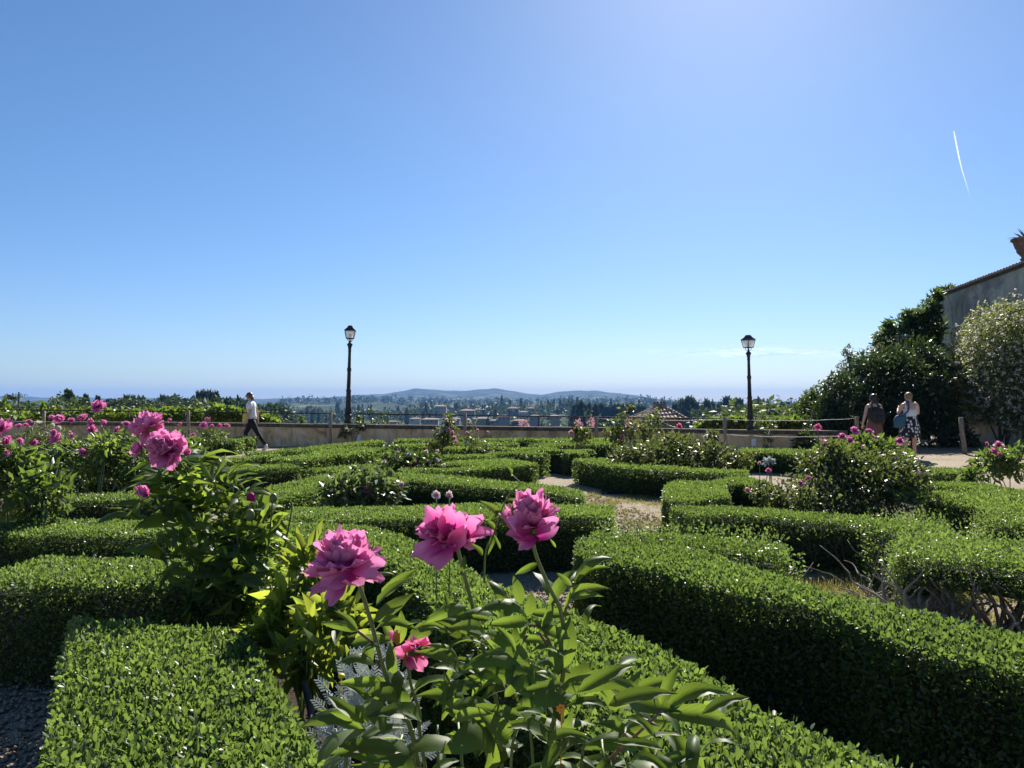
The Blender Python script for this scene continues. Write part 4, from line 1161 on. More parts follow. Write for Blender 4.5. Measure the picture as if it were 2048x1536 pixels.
for i, pts in enumerate(([(343, 930), (362, 960), (390, 1000), (430, 1090), (470, 1200)], [(300, 880), (330, 935), (345, 990), (380, 1080), (450, 1210)], [(298, 1005), (310, 1030), (335, 1062), (400, 1150), (470, 1230)],
                         [(360, 925), (372, 945), (380, 990), (420, 1080), (480, 1200)], [(425, 950), (440, 1010), (455, 1090), (490, 1210)], [(500, 1000), (500, 1060), (500, 1130), (505, 1230)],
                         [(545, 1000), (540, 1060), (530, 1140), (515, 1240)], [(585, 1010), (572, 1080), (550, 1160), (520, 1250)], [(400, 1060), (430, 1130), (480, 1240)], [(630, 1100), (600, 1150), (560, 1220), (525, 1280)],
                         [(330, 1110), (380, 1160), (450, 1250)], [(680, 1180), (640, 1210), (590, 1260), (540, 1310)], [(465, 960), (470, 1040), (485, 1140), (500, 1240)])):
    Y0 = YB + 0.10 * math.sin(i * 3.1)
    P = stemB([dep(u, v, 3.3 if (j == 0 and i < 4) else Y0 + 0.02 * j) for j, (u, v) in enumerate(pts)] + [gB(i)])
    stemsB.append(P)
rr = random.Random(21)
cnt = 0
for si, P in enumerate(stemsB):
    top = P[0]
    n_ = len(P)
    for node in range(1 if si >= 4 else 3, n_ - 1, 1):
        c = P[node]
        if c.z < 0.22: continue
        for s_ in range(2 if si % 2 else 1):
            if cnt > 292: break
            a = rr.uniform(0, 2 * PI)
            d = Vector((math.cos(a), math.sin(a), rr.uniform(0.1, 0.7))).normalized()
            q = c + d * rr.uniform(0.05, 0.14)
            nl = rr.choice((3, 3, 4))
            for l in range(nl):
                if cnt > 292: break
                aa = a + (l - (nl - 1) / 2) * 0.75
                dd = Vector((math.cos(aa), math.sin(aa), rr.uniform(-0.25, 0.45))).normalized()
                put_leaf(pb, q, q + dd * rr.uniform(0.13, 0.22), (rr.uniform(-.4, .4), rr.uniform(-1.2, .3), 1), rr.randrange(6), rr.uniform(0.75, 1.1)); cnt += 1
# the mass of smaller leaves that cannot be told apart
# (built below with the leaf clouds)
# closed buds on two stems
for (u, v, Y, r) in ((502, 996, 3.9, 9), (547, 996, 3.85, 8), (500, 1030, 3.8, 10)):
    k = MB(); c = dep(u, v, Y); k.ball(c, (r / F * Y, r / F * Y, r / F * Y * 1.25), 8)
    k.build('bud', M['petal'] if r == 9 else M['stem'], pb)

# ------------------------------------------------------------------ leaf clouds for bushes and trees
def cloud(rng, lobes, n, L, droop=0.2, T=T_LEAF, ratio=0.5, fill=0.4, flat=0.0):
    wts = np.array([(r[0] * r[1] + r[1] * r[2] + r[0] * r[2]) for c, r in lobes]); wts = wts / wts.sum()
    out = []
    for (c, r), wgt in zip(lobes, wts):
        m_ = max(4, int(n * wgt))
        d = unit(rng.normal(size=(m_, 3)))
        # clumps: pull the leaves toward random shoots
        shoots = unit(rng.normal(size=(max(6, m_ // 28), 3)))
        s_ = shoots[rng.integers(0, len(shoots), m_)]
        d = unit(d * 0.55 + s_ * 0.9)
        rad = rng.random((m_, 1)) ** fill * (0.86 + 0.28 * rng.random(len(shoots))[rng.integers(0, len(shoots), m_)][:, None] * 0.6)
        P = np.asarray(c) + d * rad * np.asarray(r)
        ax = d * 0.6 + rng.normal(size=(m_, 3)) * 0.6 + np.array([0, 0, -droop])
        LL = L * rng.uniform(0.6, 1.3, m_)
        rn = np.clip(0.4 + 0.25 * rng.normal(size=m_) + 0.25 * np.sin((s_ * 7).sum(1)), 0, 1)
        nr = None
        if flat: nr = rng.normal(size=(m_, 3)) * (1 - flat) + np.array([0, 0, 1.0]) * flat
        out.append(scatter(rng, P, ax, LL, LL * ratio, T, nr, rn))
    return join(out)

def bush(name, label, cat, base, lobes, n, L, mat, seed, blooms=(), stems=8, group=None, bkey='petal', bname='bloom', T=T_LEAF, ratio=0.55, fill=0.45, droop=0.15, r_stem=0.008, flat=0.0, stem_mat='twig', bloom_stem=True):
    rng = np.random.default_rng(seed); rr = random.Random(seed)
    root = empty(name, base, label, cat, group)
    arr = cloud(rng, lobes, n, L, droop, T, ratio, fill, flat)
    ok = None
    foliage('foliage', arr, M[mat], root, base)
    k = MB()
    for i in range(stems):
        c, r = lobes[i % len(lobes)]
        t_ = Vector(c) + Vector((rr.uniform(-.6, .6) * r[0], rr.uniform(-.6, .6) * r[1], rr.uniform(-0.2, .75) * r[2]))
        b = Vector(base) + Vector((rr.uniform(-.1, .1), rr.uniform(-.1, .1), 0))
        m_ = b.lerp(t_, 0.5) + Vector((rr.uniform(-.06, .06), rr.uniform(-.06, .06), 0.05))
        k.tube(smoothline([b, m_, t_], 4), [r_stem * (1 - 0.07 * j) for j in range(9)], 5)
    if stems: k.build('stem', M[stem_mat], root)
    for i, (p, rad, *key) in enumerate(blooms):
        kk = key[0] if key else bkey
        ax = (rr.uniform(-.5, .5), -0.5 + rr.uniform(-.4, .3), 0.8)
        small_bloom(root, p, rad, kk, ax, i, bname)
        if bloom_stem:
            c, r = min(lobes, key=lambda q: (Vector(q[0]) - Vector(p)).length)
            kb = MB(); e = Vector(c) + Vector((0, 0, 0.2 * r[2]))
            kb.tube(smoothline([Vector(p) - Vector((0, 0, rad * 0.3)), Vector(p).lerp(e, 0.5) + Vector((0, 0, -0.05)), e], 3), 0.004, 5)
            kb.build('flower_stem', M['stem'], root)
    return root

def px_lobe(u, v, Y, ru, rv, dY=None):
    """lobe centred at a pixel with pixel radii"""
    c = dep(u, v, Y)
    a = ru / F * Y
    return (tuple(c), (a, dY if dY else a * 0.9, rv / F * Y))
def gnd(u, Y): 
    p = dep(u, 900, Y); return Vector((p.x, Y, 0))
def pxb(lst, Y, key=None):
    return [(dep(u, v, Y + 0.0), r / F * Y, *( [k[0]] if k else ([key] if key else []))) for (u, v, r, *k) in lst]

LB = [px_lobe(430, 1110, 3.9, 95, 75, .25), px_lobe(520, 1150, 3.9, 110, 85, .28), px_lobe(610, 1150, 3.8, 75, 60, .22), px_lobe(400, 1030, 3.9, 60, 60, .2), px_lobe(500, 1060, 3.95, 75, 55, .2), px_lobe(640, 1215, 3.6, 70, 50, .2), px_lobe(560, 1250, 3.8, 70, 40, .2), px_lobe(380, 1170, 3.95, 60, 45, .2), px_lobe(420, 970, 3.8, 40, 35, .15)]
foliage('foliage', cloud(np.random.default_rng(88), LB, 640, 0.12, 0.12, T_LONG, 0.36, 0.55), M['peony'], pb, WORLD[pb.name].translation)

yb = dep(640, 1420, 3.0); yb.z = 0
bush('peony_plant', 'young yellow green peony shoots between the left hedges and the foreground blooms', 'peony', yb,
     [px_lobe(650, 1240, 3.0, 55, 50, .14), px_lobe(600, 1180, 3.2, 60, 55, .16), px_lobe(690, 1265, 2.9, 45, 40, .12), px_lobe(560, 1260, 3.2, 50, 55, .14), px_lobe(620, 1120, 3.3, 45, 36, .14), px_lobe(610, 1310, 3.0, 55, 40, .14), px_lobe(530, 1320, 3.2, 36, 40, .12)], 560, 0.115, 'young', 290, (), 16, 'peony plants', T=T_LONG, ratio=0.36, fill=0.6, droop=0.1, r_stem=0.005, stem_mat='stem')
# ------------------------------------------------------------------ peonies and roses further back
G_P = 'peony plants'; G_R = 'rose bushes between the hedges'
bush('peony_plant', 'leafy peony at the left edge below a half visible pink bloom', 'peony', gnd(50, 6.2),
     [px_lobe(20, 970, 6.2, 60, 65, .3), px_lobe(85, 985, 6.1, 55, 55, .3), px_lobe(40, 930, 6.3, 45, 50, .25)], 1250, 0.095, 'peonyfar', 201,
     pxb([(6, 858, 22), (14, 886, 13), (40, 885, 9), (14, 905, 7)], 6.0), 10, G_P, T=T_LONG, ratio=0.42, stem_mat='stem')
bush('peony_plant', 'broad dark peony bush with many pink blooms left of the tall bloom pair', 'peony', gnd(200, 9.5),
     [px_lobe(240, 905, 9.5, 75, 50, .5), px_lobe(300, 935, 9.2, 55, 45, .4), px_lobe(180, 920, 9.8, 50, 40, .4), px_lobe(350, 905, 9.8, 50, 40, .4), px_lobe(130, 905, 9.9, 32, 30, .3)], 3200, 0.10, 'peonyfar', 202,
     pxb([(67, 886, 9), (113, 882, 14), (110, 868, 9), (145, 872, 8), (168, 906, 12), (186, 848, 13), (184, 860, 9), (208, 848, 10), (236, 862, 11), (253, 848, 9)], 9.2), 12, G_P, T=T_LONG, ratio=0.42, stem_mat='stem')
bush('peony_plant', 'single very tall peony stem with one pink bloom against the treeline', 'peony', gnd(205, 9.0),
     [px_lobe(207, 890, 9.0, 26, 28, .15)], 120, 0.10, 'peony', 203, pxb([(198, 814, 15)], 9.0), 3, G_P, T=T_LONG, ratio=0.42, stem_mat='stem')
bush('rose_bush', 'pale cream rose bush among pink blooms near the left end of the wall', 'rose bush', gnd(100, 17),
     [px_lobe(95, 872, 17, 48, 26, .5), px_lobe(60, 880, 17, 30, 20, .4), px_lobe(130, 880, 17, 30, 20, .4)], 1300, 0.075, 'rose', 204,
     pxb([(76, 848, 8, 'petalcream'), (105, 852, 6, 'petalcream'), (118, 858, 6, 'petalcream'), (62, 857, 5, 'petalcream'), (93, 868, 6, 'petalcream'), (140, 866, 5, 'petalcream'), (76, 870, 5, 'petalcream'), (110, 872, 5, 'petalcream'),
          (39, 853, 7, 'petal'), (52, 850, 6, 'petal'), (58, 844, 6, 'petal'), (106, 838, 8, 'petal'), (118, 838, 10, 'petal'), (143, 842, 10, 'petal'), (165, 838, 11, 'petal')], 16.8), 8, G_R)
bush('peony_plant', 'small peony with pink blooms right in front of the wall left of the walking woman', 'peony', gnd(425, 18.5),
     [px_lobe(425, 872, 18.5, 32, 16, .35)], 420, 0.09, 'peonyfar', 205,
     pxb([(407, 851, 8), (416, 842, 7), (425, 855, 6), (440, 852, 7), (454, 851, 6), (362, 850, 6), (386, 872, 6), (340, 842, 6)], 18.4), 5, G_P, T=T_LONG, ratio=0.45, stem_mat='stem')
bush('rose_bush', 'rose bush with white glinting leaves and two pink flowers in the middle', 'rose bush', gnd(730, 8.0),
     [px_lobe(700, 985, 8.0, 62, 44, .35), px_lobe(765, 985, 8.0, 48, 46, .3), px_lobe(730, 960, 8.2, 52, 26, .3), px_lobe(720, 1010, 7.8, 70, 26, .3)], 1900, 0.085, 'roselight', 206,
     pxb([(733, 980, 8, 'petalhot'), (670, 990, 6, 'petalpale'), (805, 972, 8, 'petalpale')], 7.8), 9, G_R)
bush('rose_bush', 'low rose bush with pale and red pink flowers behind the middle hedges', 'rose bush', gnd(830, 12.0),
     [px_lobe(800, 918, 12.0, 38, 20, .35), px_lobe(850, 920, 12.0, 34, 20, .35), px_lobe(780, 905, 12.3, 22, 14, .3)], 950, 0.085, 'oak', 207,
     pxb([(818, 910, 5, 'petalpale'), (830, 928, 6, 'petalhot'), (817, 932, 6, 'petalhot'), (858, 924, 6, 'petalpale'), (872, 920, 7, 'petalpale'), (796, 906, 4, 'petalpale'), (852, 904, 4, 'petalpale'), (875, 903, 5, 'petalpale'), (789, 916, 5, 'petalpale'), (888, 930, 4, 'petalpale')], 11.8), 7, G_R)
bush('rose_bush', 'tall pink climbing rose tied to a post in front of the wall', 'rose bush', gnd(895, 17.5),
     [px_lobe(888, 878, 17.5, 30, 26, .35), px_lobe(903, 845, 17.5, 13, 22, .2), px_lobe(862, 890, 17.5, 14, 12, .2)], 950, 0.09, 'rose', 208,
     pxb([(897, 860, 5, 'petalrose'), (905, 868, 6, 'petalrose'), (909, 878, 6, 'petalrose'), (912, 884, 5, 'petalrose'), (884, 862, 5, 'petalpale'), (905, 853, 4, 'petalrose'), (893, 841, 4, 'petalpale'), (911, 842, 4, 'petalpale'), (875, 870, 4, 'petalpale')], 17.2), 7, G_R)
bush('rose_bush', 'thin straggly rose with small mauve buds right of the tall pink rose', 'rose bush', gnd(965, 16.2),
     [px_lobe(950, 880, 16.2, 26, 20, .25), px_lobe(975, 893, 16.2, 26, 18, .25), px_lobe(945, 842, 18, 9, 8, .15)], 330, 0.07, 'rose', 209,
     pxb([(934, 866, 4, 'petalrose'), (955, 862, 4, 'petalrose'), (975, 866, 4, 'petalrose'), (938, 842, 6, 'petalcream'), (949, 840, 5, 'petalcream'), (982, 907, 4, 'petalcream'), (931, 886, 4, 'petalcream')], 16.0), 9, G_R, fill=0.6)
bush('rose_bush', 'small rose bush with one pink flower standing right of the middle of the wall', 'rose bush', gnd(1160, 17.0),
     [px_lobe(1160, 872, 17.0, 24, 18, .3), px_lobe(1165, 858, 17.0, 18, 10, .2)], 520, 0.08, 'rose', 210, pxb([(1143, 866, 6, 'petalrose')], 16.8), 6, G_R)
bush('rose_bush', 'tall airy rose with long shoots in front of the tiled house', 'rose bush', gnd(1250, 15.5),
     [px_lobe(1240, 860, 15.5, 40, 30, .4), px_lobe(1222, 875, 15.5, 26, 22, .3), px_lobe(1285, 860, 15.5, 36, 36, .4), px_lobe(1258, 822, 15.5, 18, 14, .2), px_lobe(1315, 840, 15.5, 14, 20, .2)], 1150, 0.085, 'rose', 211,
     pxb([(1245, 873, 5, 'petalhot'), (1358, 854, 7, 'petalhot'), (1345, 868, 5, 'petalrose'), (1360, 876, 5, 'petalrose'), (1230, 904, 4, 'petalrose'), (1289, 900, 4, 'petalrose')], 15.2), 12, G_R, fill=0.65)
bush('rose_bush', 'wide dense rose thicket behind the long dark hedge right of the path', 'rose bush', gnd(1360, 12.8),
     [px_lobe(1300, 910, 12.8, 60, 32, .6), px_lobe(1370, 905, 12.8, 65, 36, .6), px_lobe(1430, 912, 12.6, 55, 32, .5), px_lobe(1250, 915, 12.8, 40, 26, .4), px_lobe(1340, 890, 13.2, 50, 30, .5), px_lobe(1425, 872, 13.0, 14, 18, .2), px_lobe(1480, 922, 12.4, 30, 22, .3), px_lobe(1370, 930, 12.4, 120, 20, .4)], 7500, 0.07, 'rose', 212,
     pxb([(1411, 874, 5, 'petalcream'), (1330, 880, 3, 'petalrose'), (1290, 893, 3, 'petalrose'), (1395, 905, 3, 'petalrose'), (1420, 918, 3, 'petalrose')], 12.4), 14, G_R, fill=0.5)
bush('rose_bush', 'big untidy rose bush on the right with a few dark pink flowers', 'rose bush', gnd(1660, 8.0),
     [px_lobe(1620, 1000, 8.0, 75, 62, .6), px_lobe(1700, 975, 8.2, 95, 75, .6), px_lobe(1780, 985, 8.2, 75, 65, .5), px_lobe(1560, 1000, 7.8, 50, 36, .3), px_lobe(1830, 955, 8.4, 40, 36, .3), px_lobe(1640, 930, 8.4, 58, 44, .4), px_lobe(1715, 930, 8.3, 80, 44, .45), px_lobe(1790, 940, 8.4, 60, 44, .4), px_lobe(1670, 905, 8.4, 40, 30, .3), px_lobe(1520, 985, 8.0, 26, 22, .25), px_lobe(1690, 1040, 7.9, 120, 34, .5)], 11500, 0.056, 'rose', 213,
     pxb([(1537, 941, 6, 'petalhot'), (1519, 928, 5, 'petalrose'), (1495, 983, 8, 'petalrose'), (1602, 967, 7, 'petal'), (1617, 956, 5, 'petal'), (1565, 962, 5, 'petalrose'), (1636, 855, 7, 'petalhot'), (1840, 946, 4, 'petalrose')], 7.8), 26, G_R, fill=0.78)
bush('peony_plant', 'bright green peony with pink blooms between the big rose and the two women', 'peony', gnd(1730, 9.5),
     [px_lobe(1700, 915, 9.4, 50, 32, .4), px_lobe(1770, 905, 9.6, 52, 30, .4), px_lobe(1730, 895, 9.6, 40, 26, .4), px_lobe(1660, 905, 9.4, 26, 22, .25)], 2000, 0.09, 'peonyfar', 214,
     pxb([(1651, 890, 12), (1683, 877, 10), (1700, 884, 10), (1710, 862, 11), (1739, 863, 8), (1751, 877, 5), (1727, 893, 4), (1799, 884, 11)], 9.2), 9, G_P, T=T_LONG, ratio=0.42, stem_mat='stem')
bush('peony_plant', 'bright peony with two pink blooms at the right edge beside the path', 'peony', gnd(2010, 9.8),
     [px_lobe(1985, 930, 9.8, 38, 30, .35), px_lobe(2040, 925, 9.8, 50, 38, .4), px_lobe(1950, 955, 9.6, 24, 14, .2)], 1100, 0.095, 'peonyfar', 215,
     pxb([(1997, 891, 10), (1986, 906, 9), (1973, 889, 5), (1999, 910, 6)], 9.6), 7, G_P, T=T_LONG, ratio=0.42, stem_mat='stem')
bush('shrub', 'small round silver shrub behind the big rose bush', 'shrub', gnd(1538, 11.0), [px_lobe(1538, 925, 11.0, 11, 9, .08)], 160, 0.05, 'silver', 216, (), 3)
bush('climbing_plant', 'thin plant climbing the wall at the foot of the left lamp', 'climber', gnd(705, wall_Y(705) - 0.25),
     [px_lobe(700, 862, wall_Y(705) - .2, 22, 10, .15), px_lobe(725, 850, wall_Y(705) - .15, 14, 10, .12), px_lobe(685, 872, wall_Y(705) - .2, 12, 8, .1)], 300, 0.085, 'rose', 217, pxb([(693, 858, 3, 'petalpale'), (726, 853, 3, 'petalpale')], 23.0), 5)
bush('climbing_plant', 'slim wavy climber rising against the wall right of the right lamp', 'climber', gnd(1540, wall_Y(1540) - 0.3),
     [px_lobe(1540, 865 + i * 9, wall_Y(1540) - .25, 10, 3, .1) for i in range(4)] + [px_lobe(1546, 850, wall_Y(1540) - .2, 12, 10, .1)], 110, 0.10, 'olive', 218, (), 2)
bush('climbing_plant', 'climber winding up the right street lamp', 'climber', gnd(1512, wall_Y(1512) + 0.6),
     [px_lobe(1518, 845, wall_Y(1512) + .5, 14, 14, .15), px_lobe(1506, 815, wall_Y(1512) + .2, 9, 18, .1)], 190, 0.09, 'oak', 219, (), 2)
for i, (u, v, h_) in enumerate(((742, 822, 30), (716, 830, 22), (766, 832, 24), (603, 838, 14))):
    Y = wall_Y(u) + 0.7
    bush('garden_plant', ['upright yellow green shoot right of the left lamp', 'thin leafy shoot beside the curled rail end', 'leafy shoot touching the handrail right of the lamp', 'small leafy shoot behind the wall left of the lamp'][i], 'plant', dep(u, v + h_ + 10, Y),
         [px_lobe(u, v, Y, 6, h_ * .45, .08), px_lobe(u + 4, v + h_ * .6, Y, 8, h_ * .4, .1)], 90, 0.10, 'oak', 230 + i, (), 2)
for i, (u, v) in enumerate(((1155, 850), (1182, 845), (1048, 850), (1258, 846), (1275, 850))):
    Y = wall_Y(u) + 0.8
    c_ = dep(u, v, Y)
    k = MB(); rr = random.Random(i)
    root = empty('flower_clump', c_, ['pink flower spray over the wall above the small rose', 'pointed pink flower spray left of the wooden post', 'small pink flower spray over the middle of the wall', 'rosy flower spray left of the tiled house', 'rosy flower spray against the tiled house wall'][i], 'flowers', 'pink flowers behind the wall')
    rng = np.random.default_rng(240 + i)
    foliage('petals', cloud(rng, [px_lobe(u, v, Y, 11, 9, .12), px_lobe(u + 2, v - 8, Y, 5, 7, .08)], 130, 0.05, 0), M['petalpale'], root, c_)
    k.tube([c_ - Vector((0, 0, 0.6)), c_], 0.01, 5); k.build('stem', M['stem'], root)

# rosebud pair above the central bloom
for i, (u, v) in enumerate(((872, 990), (898, 992))):
    c_ = dep(u, v, 3.1)
    root = empty('wildflower', (c_.x, c_.y, 0), ['small white flower on a thin stalk above the middle bloom', 'small pinkish ragged flower on a thin stalk above the middle bloom'][i], 'flower', 'small wild flowers')
    small_bloom(root, c_, 9 / F * 3.1, 'petalpale', (0.2, -0.6, 0.5), i)
    k = MB(); k.tube([c_, c_ + Vector((0.004, 0.01, -0.15)), c_ + Vector((0, 0.0, -0.5)), Vector((c_.x, c_.y, 0))], 0.0025, 5); k.build('stem', M['stem'], root)
c_ = dep(443, 932, 4.4)
root = empty('wildflower', (c_.x, c_.y, 0), 'yellow daisy sticking up from the leaves left of the centre', 'flower')
k = MB()
for i in range(12):
    a = i * PI / 6; d = Vector((math.cos(a), -0.2, 0.55 * math.sin(a))); s_ = Vector((-math.sin(a), 0, 0.55 * math.cos(a)))
    k.add([c_ + d * 0.004, c_ + d * 0.02 + s_ * 0.005, c_ + d * 0.034, c_ + d * 0.02 - s_ * 0.005], [(0, 1, 2, 3)])
k.build('bloom', M['yellow'], root)
k = MB(); k.tube([c_, c_ + Vector((0, 0, -0.3)), Vector((c_.x, c_.y, 0))], 0.003, 5); k.build('stem', M['stem'], root)

# twining shoot next to the right bloom
k = MB(); 
P = smoothline([dep(u, v, 1.5) for u, v in ((968, 1165), (972, 1100), (990, 1060), (1003, 1020), (1020, 985), (1040, 968), (1022, 948))], 4)
root = empty('bindweed', P[0], 'thin twining shoot with pointed leaves between the two right blooms', 'climber')
k.tube(P, [0.0022 - 0.00005 * i for i in range(len(P))], 5); k.build('stem', M['stem'], root)
for (bu, bv, tu, tv_) in ((1000, 1030, 958, 1000), (1003, 1020, 970, 1045), (990, 1060, 965, 1035), (1010, 1000, 1040, 1002), (1022, 950, 1012, 930), (990, 1060, 975, 1110), (965, 1110, 940, 1085)):
    put_leaf(root, dep(bu, bv, 1.5), dep(tu, tv_, 1.47), (0.3, -1, 0.3), 0, 0.8)

# dusty miller: silver, deeply cut leaves
base = dep(725, 1440, 2.5); base.z = 0.0
root = empty('dusty_miller', base, 'silver white dusty miller plant behind the foreground stems', 'plant')
rr = random.Random(44)
smesh = []
for vv in range(3):
    k = MB()
    q = random.Random(vv)
    k.tube([(0, 0, 0), (0, .35, .05), (0, .7, .05), (0, 1, 0)], [.035, .035, .03, .01], 4, flat=.3)
    for j in range(5):
        y = 0.25 + j * 0.17
        for s_ in (-1, 1):
            w_ = 0.34 - 0.04 * j
            k.add([(0, y - .03, .05), (s_ * w_ * .5, y + .06, .05), (s_ * w_, y + .16, .02), (s_ * w_ * .92, y + .24, .0), (s_ * w_ * .6, y + .20, .03), (s_ * w_ * .35, y + .14, .05), (0, y + .05, .05)], [(0, 1, 5, 6), (1, 2, 3, 4), (1, 4, 5)])
    smesh.append(k.mesh('leaf', M['silverobj'] if 'silverobj' in M else M['silver']))
for i in range(290):
    a = rr.uniform(0, 2 * PI); e = rr.uniform(0.1, 1.35)
    d = Vector((math.cos(a) * math.cos(e), math.sin(a) * math.cos(e), math.sin(e)))
    r_ = rr.uniform(0.12, 0.34)
    c = base + Vector((d.x * r_ * 0.55 + 0.03, d.y * r_ * 0.5, 0.12 + d.z * r_ * 1.15 + 0.12))
    y = (d + Vector((rr.uniform(-.5, .5), rr.uniform(-.5, .5), rr.uniform(-.1, .6)))).normalized(); z = Vector((rr.uniform(-.5, .5), -0.7, .6)); z = (z - y * z.dot(y)).normalized(); x = y.cross(z)
    s_ = rr.uniform(0.03, 0.062)
    meshobj('leaf', smesh[i % 3], root, Matrix.Translation(c) @ (Matrix((x, y, z)).transposed() * s_).to_4x4())
k = MB()
for i in range(16):
    a = rr.uniform(0, 6.28)
    t_ = base + Vector((math.cos(a) * rr.uniform(.03, .17), math.sin(a) * .14, rr.uniform(.25, .52)))
    k.tube([base + Vector((math.cos(a) * .03, math.sin(a) * .03, 0)), base.lerp(t_, .5) + Vector((math.cos(a) * .03, 0, 0)), t_], [.006, .005, .004], 5)
k.build('stem', M['silver'], root)
k = MB(); c_ = dep(683, 1352, 2.35)
k.ball(c_, (0.011, 0.011, 0.008), 8); k.tube([c_, c_ - Vector((0.01, 0, 0.12))], 0.002, 5)
tag(k.build('wildflower', M['yellow'], None, c_), 'tiny yellow button flower beside the silver plant', 'flower')

# soil bed, drip hose
k = MB()
bed = [dep(0, 0, 1)] and []
pts = [at(u, v, 0.034) for u, v in ((380, 1290), (540, 1240), (760, 1260), (900, 1400), (1050, 1560), (1180, 1800), (700, 2000), (480, 1600))]
k.add([tuple(p) for p in pts], [tuple(range(len(pts)))[::-1]])
o = k.build('soil', M['soil']); tag(o, 'dark crumbly soil of the peony bed', None, None, 'structure')
rng = np.random.default_rng(77)
m_ = 2600
q = np.array([tuple(at(u, v, 0)) for u, v in zip(rng.uniform(560, 960, m_), rng.uniform(1330, 1900, m_))])
q[:, 2] = 0.035
o = meshobj('soil_crumbs', np_mesh('soil_crumbs', *scatter(rng, q, rng.normal(size=(m_, 3)) + np.array([0, 0, .6]), rng.uniform(.008, .03, m_), rng.uniform(.008, .025, m_))[:2], M['soil']))
tag(o, 'loose crumbs and dry bits on the soil bed', None, None, 'stuff')
k = MB()
k.tube(smoothline([dep(608, 1365, 2.75), dep(618, 1400, 2.7), dep(624, 1440, 2.62), dep(626, 1480, 2.5), dep(620, 1540, 2.4)], 5), 0.0115, 8)
tag(k.build('drip_hose', M['hose']), 'dark grey irrigation hose curving over the soil beside the hedge block', 'hose')

for lab, quad in (('dark soil under the big untidy rose bush', ((1470, 1085), (1900, 1085), (1880, 1000), (1520, 985))), ('dark soil under the wide rose thicket', ((1200, 985), (1500, 985), (1480, 950), (1230, 945))), ('dark soil sheet painting in the shade between the middle hedges', ((500, 1085), (1010, 1085), (1010, 932), (690, 932))), ('dark soil under the left peony bushes', ((-60, 1070), (420, 1060), (420, 960), (-60, 960)))):
    k = MB(); k.add([tuple(at(u, v, 0.030)) for u, v in quad], [(0, 1, 2, 3)])  # the sheet between the middle hedges also colours in their shaded gaps
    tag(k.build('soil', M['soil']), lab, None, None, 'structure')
# ------------------------------------------------------------------ tall garden wall on the right, pot, climbing rose
wd = Vector((0.190, 1, 0)).normalized()
c_far = Vector((dep(1876, 800, 30.6).x, 30.6, 0))
c_near = c_far - wd * 16.0
nrm_w = Vector((-wd.y, wd.x, 0))            # faces the path (left)
bl = empty('tall_garden_wall', c_far, 'tall weathered grey plaster wall with tiled coping at the right edge', 'wall')
HW = 5.55
k = MB()
T_ = -nrm_w * 0.5
lo = [c_near, c_far, c_far + T_, c_near + T_]
segs = 24
vs_ = []
for z in (-0.3, HW):
    pass
k.hexa([Vector((p.x, p.y, -0.6)) for p in (c_near + T_, c_far + T_, c_far, c_near)], [Vector((p.x, p.y, HW)) for p in (c_near + T_, c_far + T_, c_far, c_near)])
k.build('plaster_face', M['greyplaster'], bl)
k = MB()
for o_, z0, z1 in ((0.05, HW - 0.06, HW),):
    q = [c_near + nrm_w * o_ + T_ * 1.2, c_far + nrm_w * o_ + wd * .05 + T_ * 1.2, c_far + nrm_w * o_ + wd * .05, c_near + nrm_w * o_]
    k.hexa([Vector((p.x, p.y, z0 + .002)) for p in q], [Vector((p.x, p.y, z1 + .004)) for p in q])
k.build('cornice', M['coping'], bl)
tm = MB()
n_ = 8
prof = [(math.cos(PI * i / n_) * 0.10, math.sin(PI * i / n_) * 0.085) for i in range(n_ + 1)]
for i in range(n_):
    (x0, z0), (x1, z1) = prof[i], prof[i + 1]
    tm.add([(0, x0, z0), (0, x1, z1), (0.68, x1 * .9, z1 * .9 + .10), (0.68, x0 * .9, z0 * .9 + .10)], [(0, 1, 2, 3)], True)
tm.add([(0, x, z) for x, z in prof], [tuple(range(n_, -1, -1))])
tmesh = tm.mesh('coping_tile', M['rooftile'])
rr = random.Random(3)
nt_i = 72
for i in range(nt_i):
    p = c_near + wd * (16.0 * (i + 0.5) / nt_i) + nrm_w * 0.12
    meshobj('coping_tile', tmesh, bl, Matrix.Translation((p.x, p.y, HW + 0.012 + rr.uniform(0, .012))) @ Matrix.Rotation(math.atan2(-nrm_w.y, -nrm_w.x) + rr.uniform(-.04, .04), 4, 'Z'))

# big terracotta pot with an agave on top of the wall
pc = c_near + wd * (16.0 - (30.6 - 23.2) / wd.y) ; pc = Vector((pc.x, pc.y, HW + 0.12)) - nrm_w * 0.28 + Vector((-0.22, 0, 0))
pot = empty('plant_pot', pc, 'large terracotta urn standing on the tall wall at the right edge', 'pot')
k = MB(); k.lathe(pc, [(0.20, 0), (0.22, 0.04), (0.17, 0.08), (0.20, 0.14), (0.29, 0.24), (0.31, 0.30), (0.30, 0.33), (0.33, 0.36), (0.37, 0.48), (0.40, 0.58), (0.45, 0.60), (0.46, 0.66), (0.42, 0.67), (0.38, 0.62)], 20)
k.build('urn', M['terracotta'], pot)
k = MB(); k.lathe(pc, [(0.39, 0.60), (0.30, 0.63), (0.02, 0.65)], 14)
k.build('earth', M['soil'], pot)
ag = empty('agave', pc + Vector((0, 0, .64)), 'spiky green agave growing in the terracotta urn on the wall', 'plant')
m_ag = leaf_mat('agave_leaf', [(0, (0.07, 0.11, 0.06)), (1, (0.13, 0.17, 0.09))], (0.10, 0.15, 0.04), 0.2, 0.5, source='obj')
rr = random.Random(8)
